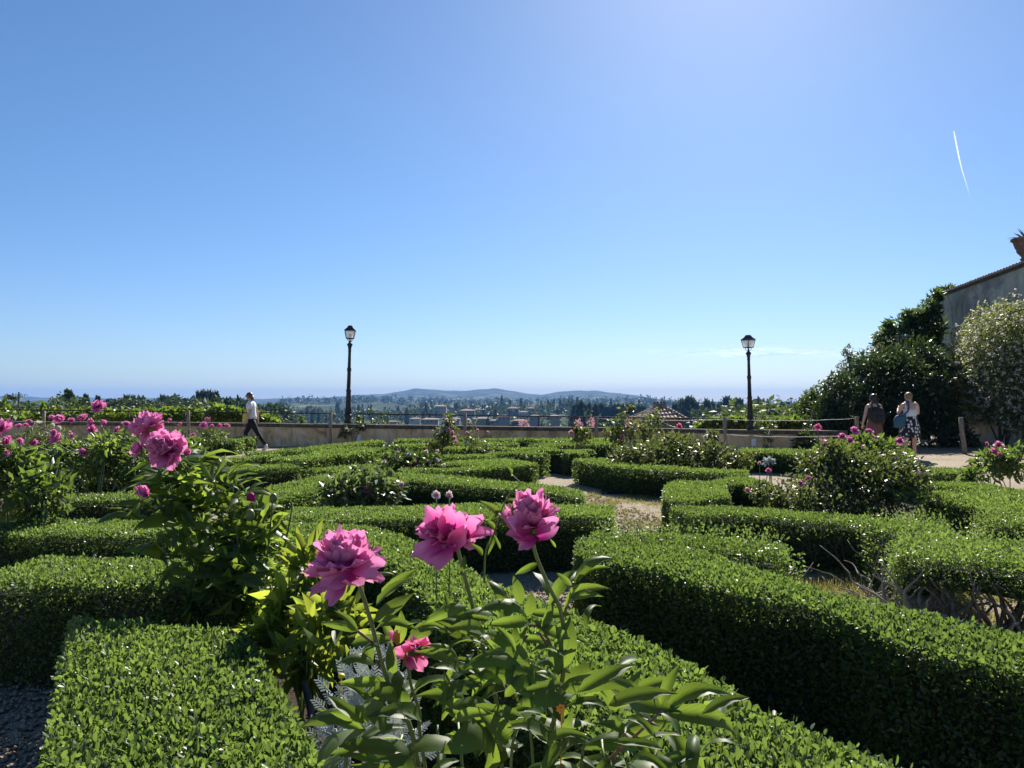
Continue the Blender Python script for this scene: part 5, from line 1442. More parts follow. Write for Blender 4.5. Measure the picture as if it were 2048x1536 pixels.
for i in range(34):
    a = rr.uniform(0, 2 * PI); e = rr.uniform(0.15, 1.3); L = rr.uniform(0.28, 0.48)
    d = Vector((math.cos(a) * math.cos(e), math.sin(a) * math.cos(e), math.sin(e))); s_ = Vector((-math.sin(a), math.cos(a), 0))
    b = pc + Vector((0, 0, .63)) + Vector((d.x, d.y, 0)) * (0.20 * (1.3 - e))
    up_ = d.cross(s_)
    w_ = 0.035
    k = MB()
    P0, P1, P2 = b, b + d * L * .5, b + d * L - Vector((0, 0, .06 * (1.3 - e)))
    k.add([P0 + s_ * w_, P0 - s_ * w_, P0 - up_ * .012, P1 + s_ * w_ * .8, P1 - s_ * w_ * .8, P1 - up_ * .012, P2], [(0, 2, 5, 3), (2, 1, 4, 5), (0, 3, 4, 1), (3, 5, 6), (5, 4, 6), (4, 3, 6)])
    k.build('leaf', m_ag, ag)

# climbing rose with small white flowers covering the wall
G_C = 'white climbing roses on the tall wall'
def climber(label, base, lobes, n, seed, nfl):
    root = bush('climbing_rose', label, 'climbing rose', base, lobes, n, 0.105, 'climber', seed, (), 6, G_C, r_stem=0.035, stem_mat='bark', droop=0.5)
    rng = np.random.default_rng(seed + 1)
    fl = []
    wts = np.array([r[0] * r[2] for c, r in lobes]); wts /= wts.sum()
    for (c, r), w_ in zip(lobes, wts):
        m_ = int(nfl * w_)
        d = unit(rng.normal(size=(m_, 3)) + np.array([-.5, -.9, .1]))
        fl.append(np.asarray(c) + d * np.asarray(r) * rng.uniform(0.92, 1.1, (m_, 1)))
    P = np.concatenate(fl)
    rep = np.repeat(P, 5, axis=0) + rng.normal(size=(len(P) * 5, 3)) * 0.022
    foliage('flowers', scatter(rng, rep, rng.normal(size=rep.shape), 0.062, 0.06), M['creampetal'], root, base)
M['creampetal'] = leaf_mat('white_rose_petal', [(0, (0.50, 0.47, 0.36)), (1, (0.74, 0.71, 0.60))], (0.55, 0.52, 0.42), 0.35, 0.6, 0.2)
def wl(s, z, rs, rz, out=0.45):                # lobe on the tall wall: s metres from the far corner
    p = c_far - wd * s + nrm_w * out
    return ((p.x, p.y, z), (rs * .55 + .12, rs, rz))
climber('tall white flowering climber at the right edge, under the urn', c_far - wd * 7.0 + nrm_w * 0.5,
        [wl(6.6, 3.6, 1.2, 1.0, .55), wl(6.0, 2.6, 1.2, 1.1, .7), wl(7.2, 2.4, 1.3, 1.4, .7), wl(8.4, 3.5, 1.2, 1.1, .6), wl(8.5, 2.0, 1.2, 1.3, .6), wl(7.2, 1.4, 1.0, .8, .6), wl(6.0, 1.5, .9, .8, .6), wl(8.6, 1.2, 1.0, .8, .6)], 17000, 301, 950)
climber('lower white flowering climber beside the dark trees on the tall wall', c_far - wd * 4.2 + nrm_w * 0.5,
        [wl(4.3, 3.2, .9, .9, .5), wl(3.6, 2.4, 1.1, 1.0, .7), wl(4.8, 2.0, 1.0, 1.2, .7), wl(5.2, 1.4, .9, .8, .6), wl(2.8, 1.7, .8, .6, .6), wl(4.2, 1.1, .9, .7, .6)], 11000, 302, 560)

# ------------------------------------------------------------------ dark evergreens between the terrace wall and the tall wall
G_T = 'dark trees and shrubs at the right end of the wall'
def gtree(name, label, base, lobes, n, L, mat, seed, r_trunk=0.09, ratio=0.45, fill=0.4, droop=0.1, cat='tree'):
    rng = np.random.default_rng(seed); rr = random.Random(seed)
    root = empty(name, base, label, cat, G_T)
    foliage('crown', cloud(rng, lobes, n, L, droop, T_LEAF, ratio, fill), M[mat], root, base)
    k = MB()
    for i, (c, r) in enumerate(lobes):
        b = Vector(base) + Vector((rr.uniform(-.1, .1), rr.uniform(-.1, .1), -0.05)); e = Vector(c) + Vector((0, 0, r[2] * .5))
        k.tube(smoothline([b, b.lerp(e, .5) + Vector((rr.uniform(-.2, .2), rr.uniform(-.2, .2), .2)), e], 4), [r_trunk * (1 - .09 * j) for j in range(9)], 6)
    k.build('trunk', M['bark'], root)
def lob(*a): return [px_lobe(*q) for q in a]
gtree('oak_tree', 'taller leafy tree whose crown touches the corner of the tall wall', gnd(1850, 28.5), lob((1850, 655, 28.5, 36, 36, .8), (1822, 680, 28.5, 40, 28, .8), (1798, 650, 28.5, 28, 17, .5), (1854, 618, 28.5, 24, 20, .5), (1866, 594, 28.8, 18, 15, .4), (1893, 582, 31, 18, 10, .4), (1832, 634, 28.5, 24, 16, .5), (1772, 672, 28.3, 26, 15, .5), (1795, 705, 28.3, 42, 30, .8), (1850, 715, 28.0, 40, 40, .8), (1757, 698, 28.3, 22, 18, .4), (1868, 672, 28.6, 18, 30, .4), (1780, 650, 28.4, 12, 8, .3), (1815, 628, 28.4, 12, 9, .3)), 7200, 0.19, 'oak', 311, 0.10)
gtree('laurel_shrub', 'broad dark evergreen shrub behind the two women', gnd(1780, 25.0), lob((1790, 790, 24.5, 85, 95, 1.3), (1740, 770, 24.8, 60, 70, 1.0), (1840, 800, 24.5, 70, 80, 1.0), (1700, 820, 24.0, 60, 75, .9), (1760, 850, 23.6, 90, 60, .9), (1860, 860, 23.8, 60, 50, .8), (1850, 750, 25.5, 60, 60, 1.0), (1795, 735, 25.2, 48, 42, .9), (1755, 738, 25.0, 40, 34, .8), (1835, 715, 26.0, 44, 44, .9)), 17000, 0.16, 'tree', 312, 0.09)
gtree('grey_shrub', 'loose grey green shrub rising above the dark evergreen', gnd(1725, 25.6), lob((1740, 730, 25.8, 45, 42, .7), (1770, 715, 26.0, 45, 40, .7), (1700, 750, 25.6, 32, 38, .5), (1695, 715, 25.6, 12, 24, .25), (1800, 740, 26.0, 40, 40, .6)), 3600, 0.13, 'olive', 313, 0.05, 0.4, 0.6)
gtree('evergreen_shrub', 'dark shrub at the left side of the trees with a feathery outline', gnd(1670, 23.5), lob((1680, 790, 23.5, 38, 50, .7), (1655, 825, 23.2, 36, 42, .6), (1640, 860, 22.8, 38, 40, .6), (1680, 860, 22.8, 50, 45, .7), (1640, 880, 22.2, 30, 26, .5), (1612, 884, 21.4, 24, 20, .4), (1665, 890, 21.6, 40, 22, .5)), 7500, 0.13, 'tree', 314, 0.06)
gtree('evergreen_shrub', 'low mid green shrub spilling over the wall beside the dark trees', gnd(1622, 24.6), lob((1622, 805, 24.8, 22, 26, .5), (1606, 825, 24.8, 26, 24, .5), (1640, 790, 24.6, 18, 26, .4)), 1700, 0.13, 'oak', 315, 0.05)
gtree('evergreen_shrub', 'dark low shrub at the foot of the climbing rose', gnd(1900, 24.5), lob((1895, 850, 24.6, 36, 45, .6), (1925, 880, 24.0, 30, 24, .5), (1885, 800, 25.2, 32, 45, .6)), 2600, 0.13, 'tree', 316, 0.05)
# flat roofed hut hidden among the trees
k = MB(); c_ = dep(1800, 694, 28.2)
k.box(c_, (0.5, 0.5, 0.7)); k.box(c_ + Vector((0, 0, 0.38)), (0.66, 0.66, 0.05))
tag(k.build('chimney', M['greyplaster'], None, c_), 'grey masonry chimney half hidden in the tree crowns', 'chimney')

# ------------------------------------------------------------------ vines and shrubs just beyond the low wall
G_V = 'bright leafy vines beyond the low wall'
for i, (lobs, lab, n) in enumerate(((((-20, 838, 28.0, 60, 16, .6), (40, 836, 28.2, 50, 18, .6), (0, 815, 28.4, 14, 20, .3)), 'bright vine at the far left end beyond the wall', 700),
      (((110, 832, 28, 55, 17, .6), (165, 832, 28.2, 45, 17, .6), (93, 815, 28, 8, 14, .2)), 'bright vine behind the wall under the round topped trees', 800),
      (((225, 832, 27.8, 45, 16, .6), (285, 830, 27.8, 50, 18, .6)), 'bright vine behind the wall under the umbrella pines', 800),
      (((345, 832, 27.4, 45, 16, .6), (385, 832, 27.4, 32, 16, .5)), 'bright vine behind the wall at the second wooden post', 700),
      (((440, 828, 27.0, 42, 20, .6), (475, 832, 27.0, 34, 16, .5), (425, 818, 27.2, 14, 10, .3)), 'taller bright shrub behind the wall left of the walking woman', 900),
      (((515, 835, 26.8, 28, 12, .5), (535, 841, 26.6, 24, 7, .4)), 'low bright vine tapering off right of the walking woman', 500),
      (((1450, 846, 24.4, 40, 10, .5), (1415, 851, 24.4, 22, 6, .3), (1480, 846, 24.4, 20, 10, .4)), 'bright vine behind the wall left of the right lamp', 650),
      (((1560, 846, 24.0, 46, 9, .5), (1600, 846, 24.0, 30, 10, .4)), 'bright vine behind the wall right of the right lamp', 700))):
    L_ = [px_lobe(*q) for q in lobs]
    b = Vector((L_[0][0][0], L_[0][0][1], L_[0][0][2] - 1.6))
    bush('vine', lab, 'vine', b, L_, int(n * 1.5), 0.17, 'vine', 320 + i, (), 5, G_V, ratio=0.75, fill=0.5, r_stem=0.02, stem_mat='bark', flat=0.35)
k = MB()
p0, p1 = dep(1465, 831, 25.5), dep(1624, 834.5, 25.5)
k.tube([p0, p1], 0.028, 6)
p2 = p0 + Vector((0.2, 2.0, -0.02)); 
k.hexa([p0 + Vector((0, .03, -.03)), p1 + Vector((0, .03, -.03)), p1 + Vector((0, 1.6, -.09)), p0 + Vector((0, 1.6, -.09))], [p0 + Vector((0, .03, -.01)), p1 + Vector((0, .03, -.01)), p1 + Vector((0, 1.6, -.06)), p0 + Vector((0, 1.6, -.06))])
for t_ in (0.03, 0.5, 0.97):
    p = p0.lerp(p1, t_); k.tube([p, p + Vector((0, 0, -5.0))], 0.025, 6)
tag(k.build('pergola', M['wire'], None, p0), 'pale flat pergola bar crossing behind the right street lamp', 'pergola')

# ------------------------------------------------------------------ tiled house just below the terrace
hc = dep(1328, 836, 36); hz0 = -6.6
ho_ = empty('tiled_house', (hc.x, hc.y, hz0), 'stone house with a hipped terracotta roof just below the wall', 'house')
ez = dep(1330, 840, 36).z; az = dep(1323, 811.5, 37.5).z
hx0, hx1 = dep(1287, 840, 36).x, dep(1374, 840, 36).x
dy0, dy1 = 36.0, 39.4
k = MB(); k.hexa([(hx0 + .12, dy0 + .12, hz0), (hx1 - .12, dy0 + .12, hz0), (hx1 - .12, dy1 - .12, hz0), (hx0 + .12, dy1 - .12, hz0)], [(hx0 + .12, dy0 + .12, ez - .02), (hx1 - .12, dy0 + .12, ez - .02), (hx1 - .12, dy1 - .12, ez - .02), (hx0 + .12, dy1 - .12, ez - .02)])
k.build('wall', plaster_mat('rough_stone', (0.24, 0.20, 0.15), (0.11, 0.09, 0.07), (0.34, 0.29, 0.22), 2.0), ho_)
apx = dep(1323, 812, 37.6).x
ap = Vector((apx, 37.7, az)); C4 = [Vector((hx0, dy0, ez)), Vector((hx1, dy0, ez)), Vector((hx1, dy1, ez)), Vector((hx0, dy1, ez))]
k = MB(); k.add(C4 + [ap] + [p - Vector((0, 0, .07)) for p in C4], [(0, 1, 4), (1, 2, 4), (2, 3, 4), (3, 0, 4), (5, 6, 1, 0), (6, 7, 2, 1), (7, 8, 3, 2), (8, 5, 0, 3), (8, 7, 6, 5)])
rf = k.build('roof', M['rooftile'], ho_)
k = MB(); rr = random.Random(6)
for a, b in ((C4[0], C4[1]), (C4[1], C4[2]), (C4[3], C4[0])):
    n_ = int((b - a).length / 0.17)
    for i in range(n_):
        f_ = (i + .5) / n_; p = a.lerp(b, f_)
        h_ = 1 - abs(2 * f_ - 1)
        mid_ = a.lerp(b, .5); dr = ap - mid_
        # row of cover tiles running up the slope until the hip
        ftop = min((f_ / max((ap - a).dot(b - a) / (b - a).length_squared, 1e-3)) if f_ < (ap - a).dot(b - a) / (b - a).length_squared else ((1 - f_) / max(1 - (ap - a).dot(b - a) / (b - a).length_squared, 1e-3)), 1)
        q = a.lerp(b, (ap - a).dot(b - a) / (b - a).length_squared); slope = ap - q
        e = p + slope * ftop
        m_ = max(2, int(slope.length * ftop / 0.35))
        for j in range(m_):
            s0, s1 = p + (e - p) * (j / m_) + Vector((0, 0, .03)), p + (e - p) * ((j + 1.08) / m_) + Vector((0, 0, .015))
            if j == 0: s0 = s0 - (e - p).normalized() * 0.06
            k.tube([s0, s1], [0.068 + rr.uniform(-.006, .006), 0.052], 6)
for c_ in C4:
    n_ = 9
    for j in range(n_):
        k.tube([c_.lerp(ap, j / n_) + Vector((0, 0, .05)), c_.lerp(ap, (j + 1.1) / n_) + Vector((0, 0, .04))], [0.085, 0.065], 6)
o = k.build('tile', M['rooftile'], ho_); o['kind'] = 'stuff'
k = MB(); ct = dep(1319, 812, 37.9)
k.box(ct + Vector((0, 0, -.05)), (.62, .4, .30)); k.box(ct + Vector((0, 0, .12)), (.76, .5, .04))
for i in range(4): k.box(ct + Vector((-.24 + .16 * i, 0, .17)), (.05, .36, .06))
k.box(ct + Vector((0, 0, .215)), (.8, .5, .03))
k.build('chimney', M['rooftile'], ho_)

# ------------------------------------------------------------------ distant trees
def far_proto(kind, seed, dense=1.0, ls=1.0):
    rng = np.random.default_rng(seed)
    if kind == 'cypress_tree':
        n_ = int(330 * dense); z = rng.random(n_) ** 0.9; a = rng.random(n_) * 2 * PI
        r_ = 0.115 * np.minimum(1, 4.0 * z + .25) * (1 - z ** 2.2) * (0.75 + 0.4 * rng.random(n_))
        P = np.stack([np.cos(a) * r_, np.sin(a) * r_, 0.04 + z * 0.94], 1)
        arr = scatter(rng, P, np.stack([np.cos(a) * .3, np.sin(a) * .3, np.ones(n_)], 1) + rng.normal(size=(n_, 3)) * .15, 0.13 * ls * rng.uniform(.6, 1.2, n_), 0.075 * ls)
        trunk = [((0, 0, 0), (0, 0, .3), .012)]
    elif kind == 'umbrella_pine':
        L_ = [((0, 0, .84), (.42, .42, .11)), ((.2, .1, .80), (.28, .28, .10)), ((-.22, -.08, .80), (.28, .28, .10)), ((.02, .0, .92), (.24, .24, .07))]
        arr = cloud(rng, L_, int(620 * dense), 0.085 * ls, 0, T_LEAF, .6, .6)
        trunk = [((0, 0, 0), (.01, 0, .55), .022), ((.01, 0, .5), (.2, .08, .8), .014), ((.01, 0, .5), (-.22, -.06, .8), .014), ((.01, 0, .5), (.0, .1, .85), .014)]
    elif kind == 'cedar_tree':
        L_ = [((0, 0, .95), (.16, .16, .02)), ((.08, 0, .86), (.2, .2, .02)), ((-.06, 0, .78), (.22, .22, .025)), ((0, 0, .62), (.26, .26, .03))]
        arr = cloud(rng, L_, int(300 * dense), 0.08 * ls, 0, T_LEAF, .5, .6); trunk = [((0, 0, 0), (0, 0, 1), .018)]
    else:
        q = np.random.default_rng(seed + 5)
        L_ = [((0, 0, .62), (.36, .36, .30)), ((.2, .06, .5), (.26, .26, .24)), ((-.22, -.04, .48), (.26, .26, .25)), ((.05, -.1, .36), (.34, .34, .22)), ((-.06, .05, .8), (.22, .22, .18))]
        L_ = [(tuple(np.array(c) + q.normal(size=3) * .05), r) for c, r in L_]
        arr = cloud(rng, L_, int(640 * dense), 0.095 * ls, 0.1, T_LEAF, .6, .5); trunk = [((0, 0, 0), (0, 0, .5), .03), ((0, 0, .3), (.15, 0, .6), .02), ((0, 0, .3), (-.15, .05, .6), .02)]
    mat = M['farlight'] if kind == 'pale_tree' else M['far']
    V, Fq, r_ = arr
    cm_ = np_mesh('crown', V, Fq, mat, r_)
    k = MB()
    for a, b, r0 in trunk: k.tube([a, b], [r0, r0 * .6], 5)
    return cm_, k.mesh('trunk', M['bark'])
FARP = {}
for i, kd in enumerate(('cypress_tree', 'umbrella_pine', 'round_tree', 'pale_tree', 'cedar_tree')):
    FARP[kd] = [far_proto(kd, 400 + i * 7 + j) for j in range(2)]
    FARP[kd + '_near'] = [far_proto(kd, 450 + i * 7 + j, 5.0, 0.42) for j in range(2)]
rr = random.Random(17)
def far_tree(kind, u, vtop, Y, label, group, wide=1.0, zbase=None):
    x = (u - 1024) / F * Y
    zb = terrain_z(u, Y) - 0.5 if zbase is None else zbase
    zt = EYE + (800 - vtop) / F * Y
    H = max(zt - zb, 3.0)
    root = empty(kind, (x, Y, zb), label, 'tree', group)
    cm_, tm_ = FARP[kind + ('_near' if Y < 240 else '')][rr.randrange(2)]
    a = rr.uniform(0, 6.28)
    root.scale = (H * wide, H * wide, H); root.rotation_euler = (0, 0, a)
    WORLD[root.name] = Matrix.Translation((x, Y, zb))
    for nm, me in (('crown', cm_), ('trunk', tm_)):
        o_ = bpy.data.objects.new(nm, me); col.objects.link(o_); o_.parent = root
        if nm == 'crown': o_['kind'] = 'stuff'
    return root
# the near wooded slope on the left
G1 = 'trees on the slope at the left'
NEARL = [('round_tree', 0, 792, 130, 'dark round tree at the far left edge of the skyline', 1.0), ('round_tree', 18, 797, 125, 'dark round tree below the flat topped cedar', 1.1), ('cedar_tree', 38, 784, 160, 'flat topped cedar sticking out above the left treeline', .9),
         ('round_tree', 40, 795, 128, 'bushy tree in front of the flat topped cedar', 1.0), ('pale_tree', 74, 786, 120, 'paler leafy tree left of the tallest round crown', .9), ('pale_tree', 90, 790, 116, 'small pale tree against the tallest round crown', .9), ('round_tree', 107, 779, 130, 'tallest round dark crown of the left treeline', .72), ('round_tree', 122, 796, 118, 'broad tree just right of the tallest round crown', 1.1),
         ('pale_tree', 141, 797, 112, 'pale green tree on the right flank of the left wood', 1.0), ('pale_tree', 60, 806, 105, 'pale tree low in front of the left wood', 1.1), ('cypress_tree', 137, 783.5, 150, 'broad dark cypress at the right end of the left wood', 1.7), ('round_tree', 155, 806, 110, 'low tree on the falling right edge of the left wood', 1.1), ('round_tree', 20, 812, 100, 'low dark tree above the vine at the far left', 1.2), ('round_tree', 100, 812, 100, 'low tree above the vine left of the tall bloom', 1.2),
         ('cypress_tree', 171, 792, 170, 'slim cypress left of the tall pink bloom', 1.1), ('cypress_tree', 164, 800, 165, 'short cypress beside the slim one left of the tall bloom', 1.2), ('cypress_tree', 195.5, 795, 190, 'cypress peeping over the tall pink bloom', 1.2), ('cypress_tree', 216, 801, 200, 'small cypress right of the tall pink bloom', 1.0), ('round_tree', 182, 806, 190, 'low tree behind the tall pink bloom', 1.4), ('round_tree', 212, 806, 190, 'low tree left of the umbrella pines', 1.3)]
for kd, u, vt, Y, lab, wd_ in NEARL: far_tree(kd, u, vt, Y, lab, G1, wd_)
G2 = 'umbrella pines on the left skyline'
for u, vt, Y, lab, wd_ in ((240, 795, 190, 'leftmost umbrella pine with a rounded canopy', 1.25), (268, 793, 185, 'widest umbrella pine of the skyline, sky showing under its canopy', 1.5), (307, 798, 200, 'third umbrella pine, lower and darker', 1.25), (340, 794, 200, 'rightmost umbrella pine of the left skyline', 1.3), (326, 799, 195, 'umbrella pine squeezed between its neighbours', 1.0)):
    far_tree('umbrella_pine', u, vt, Y, lab, G2, wd_)
rng = np.random.default_rng(55)
KN0 = {'round_tree': 'rounded dark tree on the', 'pale_tree': 'pale green tree on the', 'cypress_tree': 'pointed cypress on the', 'umbrella_pine': 'flat topped pine on the'}
GL = 'trees across the valley'
FARLAB = {'round_tree': 'dark rounded tree in the wooded valley, left slope', 'pale_tree': 'pale green tree in the wooded valley, left slope', 'cypress_tree': 'pointed cypress in the wooded valley, left slope', 'umbrella_pine': 'flat topped pine in the wooded valley, left slope'}
for u in np.linspace(228, 560, 46):
    vt = np.interp(u, [228, 340, 420, 480, 520, 585], [804, 803, 800, 804, 806, 812]) + rng.uniform(-1, 9)
    kd = ['round_tree', 'cypress_tree', 'round_tree', 'pale_tree', 'umbrella_pine'][rng.integers(0, 5)]
    if kd == 'cypress_tree': vt -= 3
    far_tree(kd, u + rng.uniform(-4, 4), vt, rng.uniform(200, 420), f"{KN0[kd]} left valley slope, {('by the umbrella pines', 'left of the second post', 'at the second post', 'left of the walking woman', 'behind the walking woman', 'right of the walking woman')[min(5, int((u - 228) / 56))]}", 'trees on the left valley slope', rng.uniform(.9, 1.5) if kd != 'cypress_tree' else rng.uniform(.8, 1.3))
for u in (402, 399, 412, 420, 430): far_tree('cypress_tree', u, 790 + rng.uniform(0, 4), 330, 'cypress of the pointed row left of the walking woman', 'cypresses left of the walking woman', 1.0)
LAB2 = {'round_tree': 'dark rounded tree among the villas across the valley', 'pale_tree': 'pale green tree among the villas across the valley', 'cypress_tree': 'pointed cypress among the villas across the valley', 'umbrella_pine': 'umbrella pine among the villas across the valley'}
cnt_far = 0
LM = [(540, 'right of the walking woman'), (610, 'near the left post'), (680, 'behind the left lamp'), (740, 'just right of the left lamp'), (800, 'well left of the tall rose'), (850, 'left of the tall rose'), (895, 'behind the tall rose'), (930, 'behind the second post'), (970, 'right of the second post'), (1020, 'below the far ridge'), (1070, 'below the dip'), (1120, 'in mid valley'), (1165, 'behind the small rose'), (1215, 'beside the cypress row'), (1265, 'left of the tiled house'), (1330, 'behind the tiled house'), (1390, 'right of the tiled house'), (1440, 'left of the right lamp'), (1500, 'behind the right lamp'), (1560, 'right of the right lamp'), (1620, 'by the dark shrubs')]
def where(u, Y, y0, y1):
    n_ = min(LM, key=lambda q: abs(q[0] - u))[1]
    t_ = (Y - y0) / (y1 - y0)
    return ('low', 'mid', 'high')[min(2, max(0, int(t_ * 3)))], n_
KN = {'round_tree': 'dark tree', 'pale_tree': 'pale tree', 'cypress_tree': 'cypress', 'umbrella_pine': 'pine'}
def tlabel(kd, u, Y, y0, y1, h_=None):
    r_, n_ = where(u, Y, y0, y1)
    s_ = '' if h_ is None else ('tall ' if h_ > 13 else ('small ' if h_ < 8.5 else ''))
    return f'{s_}{KN[kd]} {r_} on the villa slope, {n_}'
for i in range(205):                             # villa slope in the middle
    u = rng.uniform(540, 1300); t_ = rng.random()
    Y = 620 + 760 * t_ ** 0.8
    kd = ['round_tree', 'cypress_tree', 'round_tree', 'pale_tree', 'umbrella_pine', 'cypress_tree'][rng.integers(0, 6)]
    h_ = {'cypress_tree': rng.uniform(12, 20), 'umbrella_pine': rng.uniform(10, 14)}.get(kd, rng.uniform(8, 14))
    v_ = 800 - (terrain_z(u, Y) + h_ - EYE) * F / Y
    far_tree(kd, u, v_, Y, tlabel(kd, u, Y, 620, 1380, h_), 'trees among the villas', {'cypress_tree': 1.0}.get(kd, rng.uniform(1.0, 1.6)))
for i in range(16):                              # cypress row left of the tiled house
    u = 1195 + i * 6.2 + rng.uniform(-1.5, 1.5)
    far_tree('cypress_tree', u, 815 + rng.uniform(-4, 4), 640, ('leftmost', 'second', 'third', 'fourth', 'fifth', 'sixth', 'seventh', 'eighth', 'ninth', 'tenth', 'eleventh', 'twelfth', 'thirteenth', 'fourteenth', 'fifteenth', 'rightmost')[i] + ' cypress of the dark row left of the tiled house', 'cypress row left of the tiled house', 1.0)
for (u, vt) in ((1160, 809), (1150, 812), (1168, 815), (1176, 812), (1190, 815), (1350, 814), (1358, 812), (1366, 806), (1372, 803), (1378, 806), (1380, 801), (1386, 806), (1414, 805), (1423, 811), (1454, 801), (1462, 808), (1390, 812), (1408, 813), (1440, 811), (1520, 802), (1514, 806), (1478, 805)):
    far_tree('cypress_tree', u, vt, 520 + rng.uniform(-40, 40), 'tall cypress on the middle slope, ' + where(u, 1, 0, 1)[1], 'cypresses right of the villas', 1.15)
for i in range(44):                              # wood right of the tiled house
    u = rng.uniform(1350, 1640); Y = rng.uniform(330, 560)
    kd = ['round_tree', 'round_tree', 'pale_tree', 'umbrella_pine'][rng.integers(0, 4)]
    vt = np.interp(u, [1350, 1420, 1500, 1640], [818, 812, 810, 812]) + rng.uniform(-3, 14)
    far_tree(kd, u, vt, Y, f"{KN[kd]} {('in front', 'midway', 'at the back')[min(2, int((Y - 330) / 77))]} of the right wood {where(u, 1, 0, 1)[1]}", 'trees behind the right lamp', rng.uniform(1.0, 1.6))
for i, (u, vt, Y) in enumerate(((1520, 818, 75), (1545, 815, 70), (1570, 813, 66), (1592, 815, 62), (1612, 812, 60), (1535, 826, 60), (1580, 826, 56), (1500, 828, 80), (1610, 826, 52))):
    far_tree('pale_tree', u, vt, Y, ('leftmost', 'second', 'third', 'fourth', 'farthest right', 'low front', 'low right', 'outermost left', 'nearest right')[i] + ' olive green tree behind the pergola bar', 'olive green trees right of the lamp', 1.5)
# wooded ridges far away: masses
def ridge_wood(label, u0, u1, Y, h, n, seed, vmat='far'):
    rng = np.random.default_rng(seed)
    u = rng.uniform(u0, u1, n); YY = Y * rng.uniform(.9, 1.05, n)
    P = np.array([((a - 1024) / F * b, b, terrain_z(a, b)) for a, b in zip(u, YY)])
    cyp = rng.random(n) < .2
    arr = []
    for k_ in range(16):
        off = rng.normal(size=(n, 3)) * np.stack([np.where(cyp, h * .1, h * .35)] * 2 + [np.full(n, h * .12)], 1) + np.stack([np.zeros(n), np.zeros(n), np.where(cyp, h * 1.5, h * .8) * (k_ + .5) / 16], 1)
        arr.append(scatter(rng, P + off, rng.normal(size=(n, 3)) + np.array([0, 0, .8]), h * .45, h * .35))
    V, Fq, r_ = join(arr)
    o_ = meshobj('far_woods', np_mesh('far_woods', V, Fq, M[vmat], r_)); tag(o_, label, None, None, 'stuff')
ridge_wood('far wood covering the ridge with the tower', 560, 1660, 2500, 13, 620, 71)
ridge_wood('hazy wood of the villa slope', 540, 1400, 1150, 9, 520, 72)
ridge_wood('wood of the lower villa slope', 560, 1340, 760, 8, 300, 74)
# villas across the valley
vw = [plain('villa_wall_' + n_, c, 0.9, vary=.08, scale=.3) for n_, c in (('cream', (.36, .32, .26)), ('ochre', (.33, .25, .16)), ('white', (.50, .48, .44)), ('rose', (.32, .24, .20)))]
vr = plain('villa_roof', (.30, .19, .13), .9, vary=.25, scale=.5)
vd = plain('dark_window', (.035, .04, .045), .3, vary=.1)
rr = random.Random(29)
VL = [(880, 817, 26, 9, 'low white villa left of the tall rose top'), (935, 826, 30, 10, 'long white villa behind the second wooden post'), (905, 842, 30, 9, 'terrace of pale houses low behind the tall rose'), (860, 843, 34, 9, 'pale row house low at the left of the tall rose'), (965, 842, 28, 10, 'cream house above the thin straggly rose'), (990, 845, 20, 8, 'small ochre house above the middle of the wall'),
      (1008, 838, 24, 10, 'rose coloured villa with rows of windows'), (1026, 821, 22, 9, 'white villa high on the slope'), (1047, 828, 18, 8, 'flat modern white house on the slope'), (1040, 845, 26, 8, 'ochre house just above the wall top'), (1070, 838, 22, 11, 'pale villa beside the dark trees'), (1062, 820, 14, 7, 'small house among cypresses high on the slope'),
      (956, 822, 16, 6, 'little ochre house high behind the post'), (1180, 826, 30, 6, 'long low farmhouse left of the cypress row'), (1160, 842, 26, 7, 'pale house behind the small pink flower spray'), (1390, 846, 14, 9, 'pale narrow house right of the tiled house'), (1396, 815, 26, 9, 'tan villa on the skyline right of the tiled house'), (1030, 846, 16, 7, 'tiny tan house low above the wall'), (830, 841, 20, 7, 'pale cottage right of the left lamp'), (785, 846, 18, 6, 'pale cottage low behind the handrail'), (1110, 835, 18, 7, 'cream cottage in the trees right of the villas'), (905, 833, 16, 6, 'tan cottage up from the row houses'), (1490, 830, 18, 7, 'pale house behind the right lamp')]
for u, v, wp, hp, lab in VL:
    Y = 700 if v > 834 else (880 if v > 822 else 1050)
    if u > 1300: Y = 540
    c_ = dep(u, v + hp / 2, Y); W_ = wp / F * Y; H_ = hp / F * Y; D_ = W_ * .6
    root = empty('villa', c_, lab, 'house', 'villas across the valley')
    k = MB(); k.box(c_ + Vector((0, 0, H_ / 2 - 4)), (W_, D_, H_ + 8)); k.build('wall', vw[rr.randrange(4)], root)
    e = .6; rz_ = c_.z + H_ + .03
    k = MB(); q = [(c_.x - W_ / 2 - e, c_.y - D_ / 2 - e, rz_), (c_.x + W_ / 2 + e, c_.y - D_ / 2 - e, rz_), (c_.x + W_ / 2 + e, c_.y + D_ / 2 + e, rz_), (c_.x - W_ / 2 - e, c_.y + D_ / 2 + e, rz_)]
    rh = H_ * .28
    k.add(q + [(c_.x - W_ * .22, c_.y, rz_ + rh), (c_.x + W_ * .22, c_.y, rz_ + rh)], [(0, 1, 5, 4), (1, 2, 5), (2, 3, 4, 5), (3, 0, 4), (3, 2, 1, 0)])
    k.build('roof', vr, root)
    nw = max(2, int(W_ / 3.4)); nf_ = max(1, int(H_ / 3.2))
    for f_ in range(nf_):
        for i in range(nw):
            if rr.random() < .12: continue
            k = MB(); k.box((c_.x - W_ / 2 + W_ * (i + .5) / nw, c_.y - D_ / 2 - .04, c_.z + H_ * (f_ + .5) / nf_), (1.1, .12, 1.6)); k.build('window', vd, root)
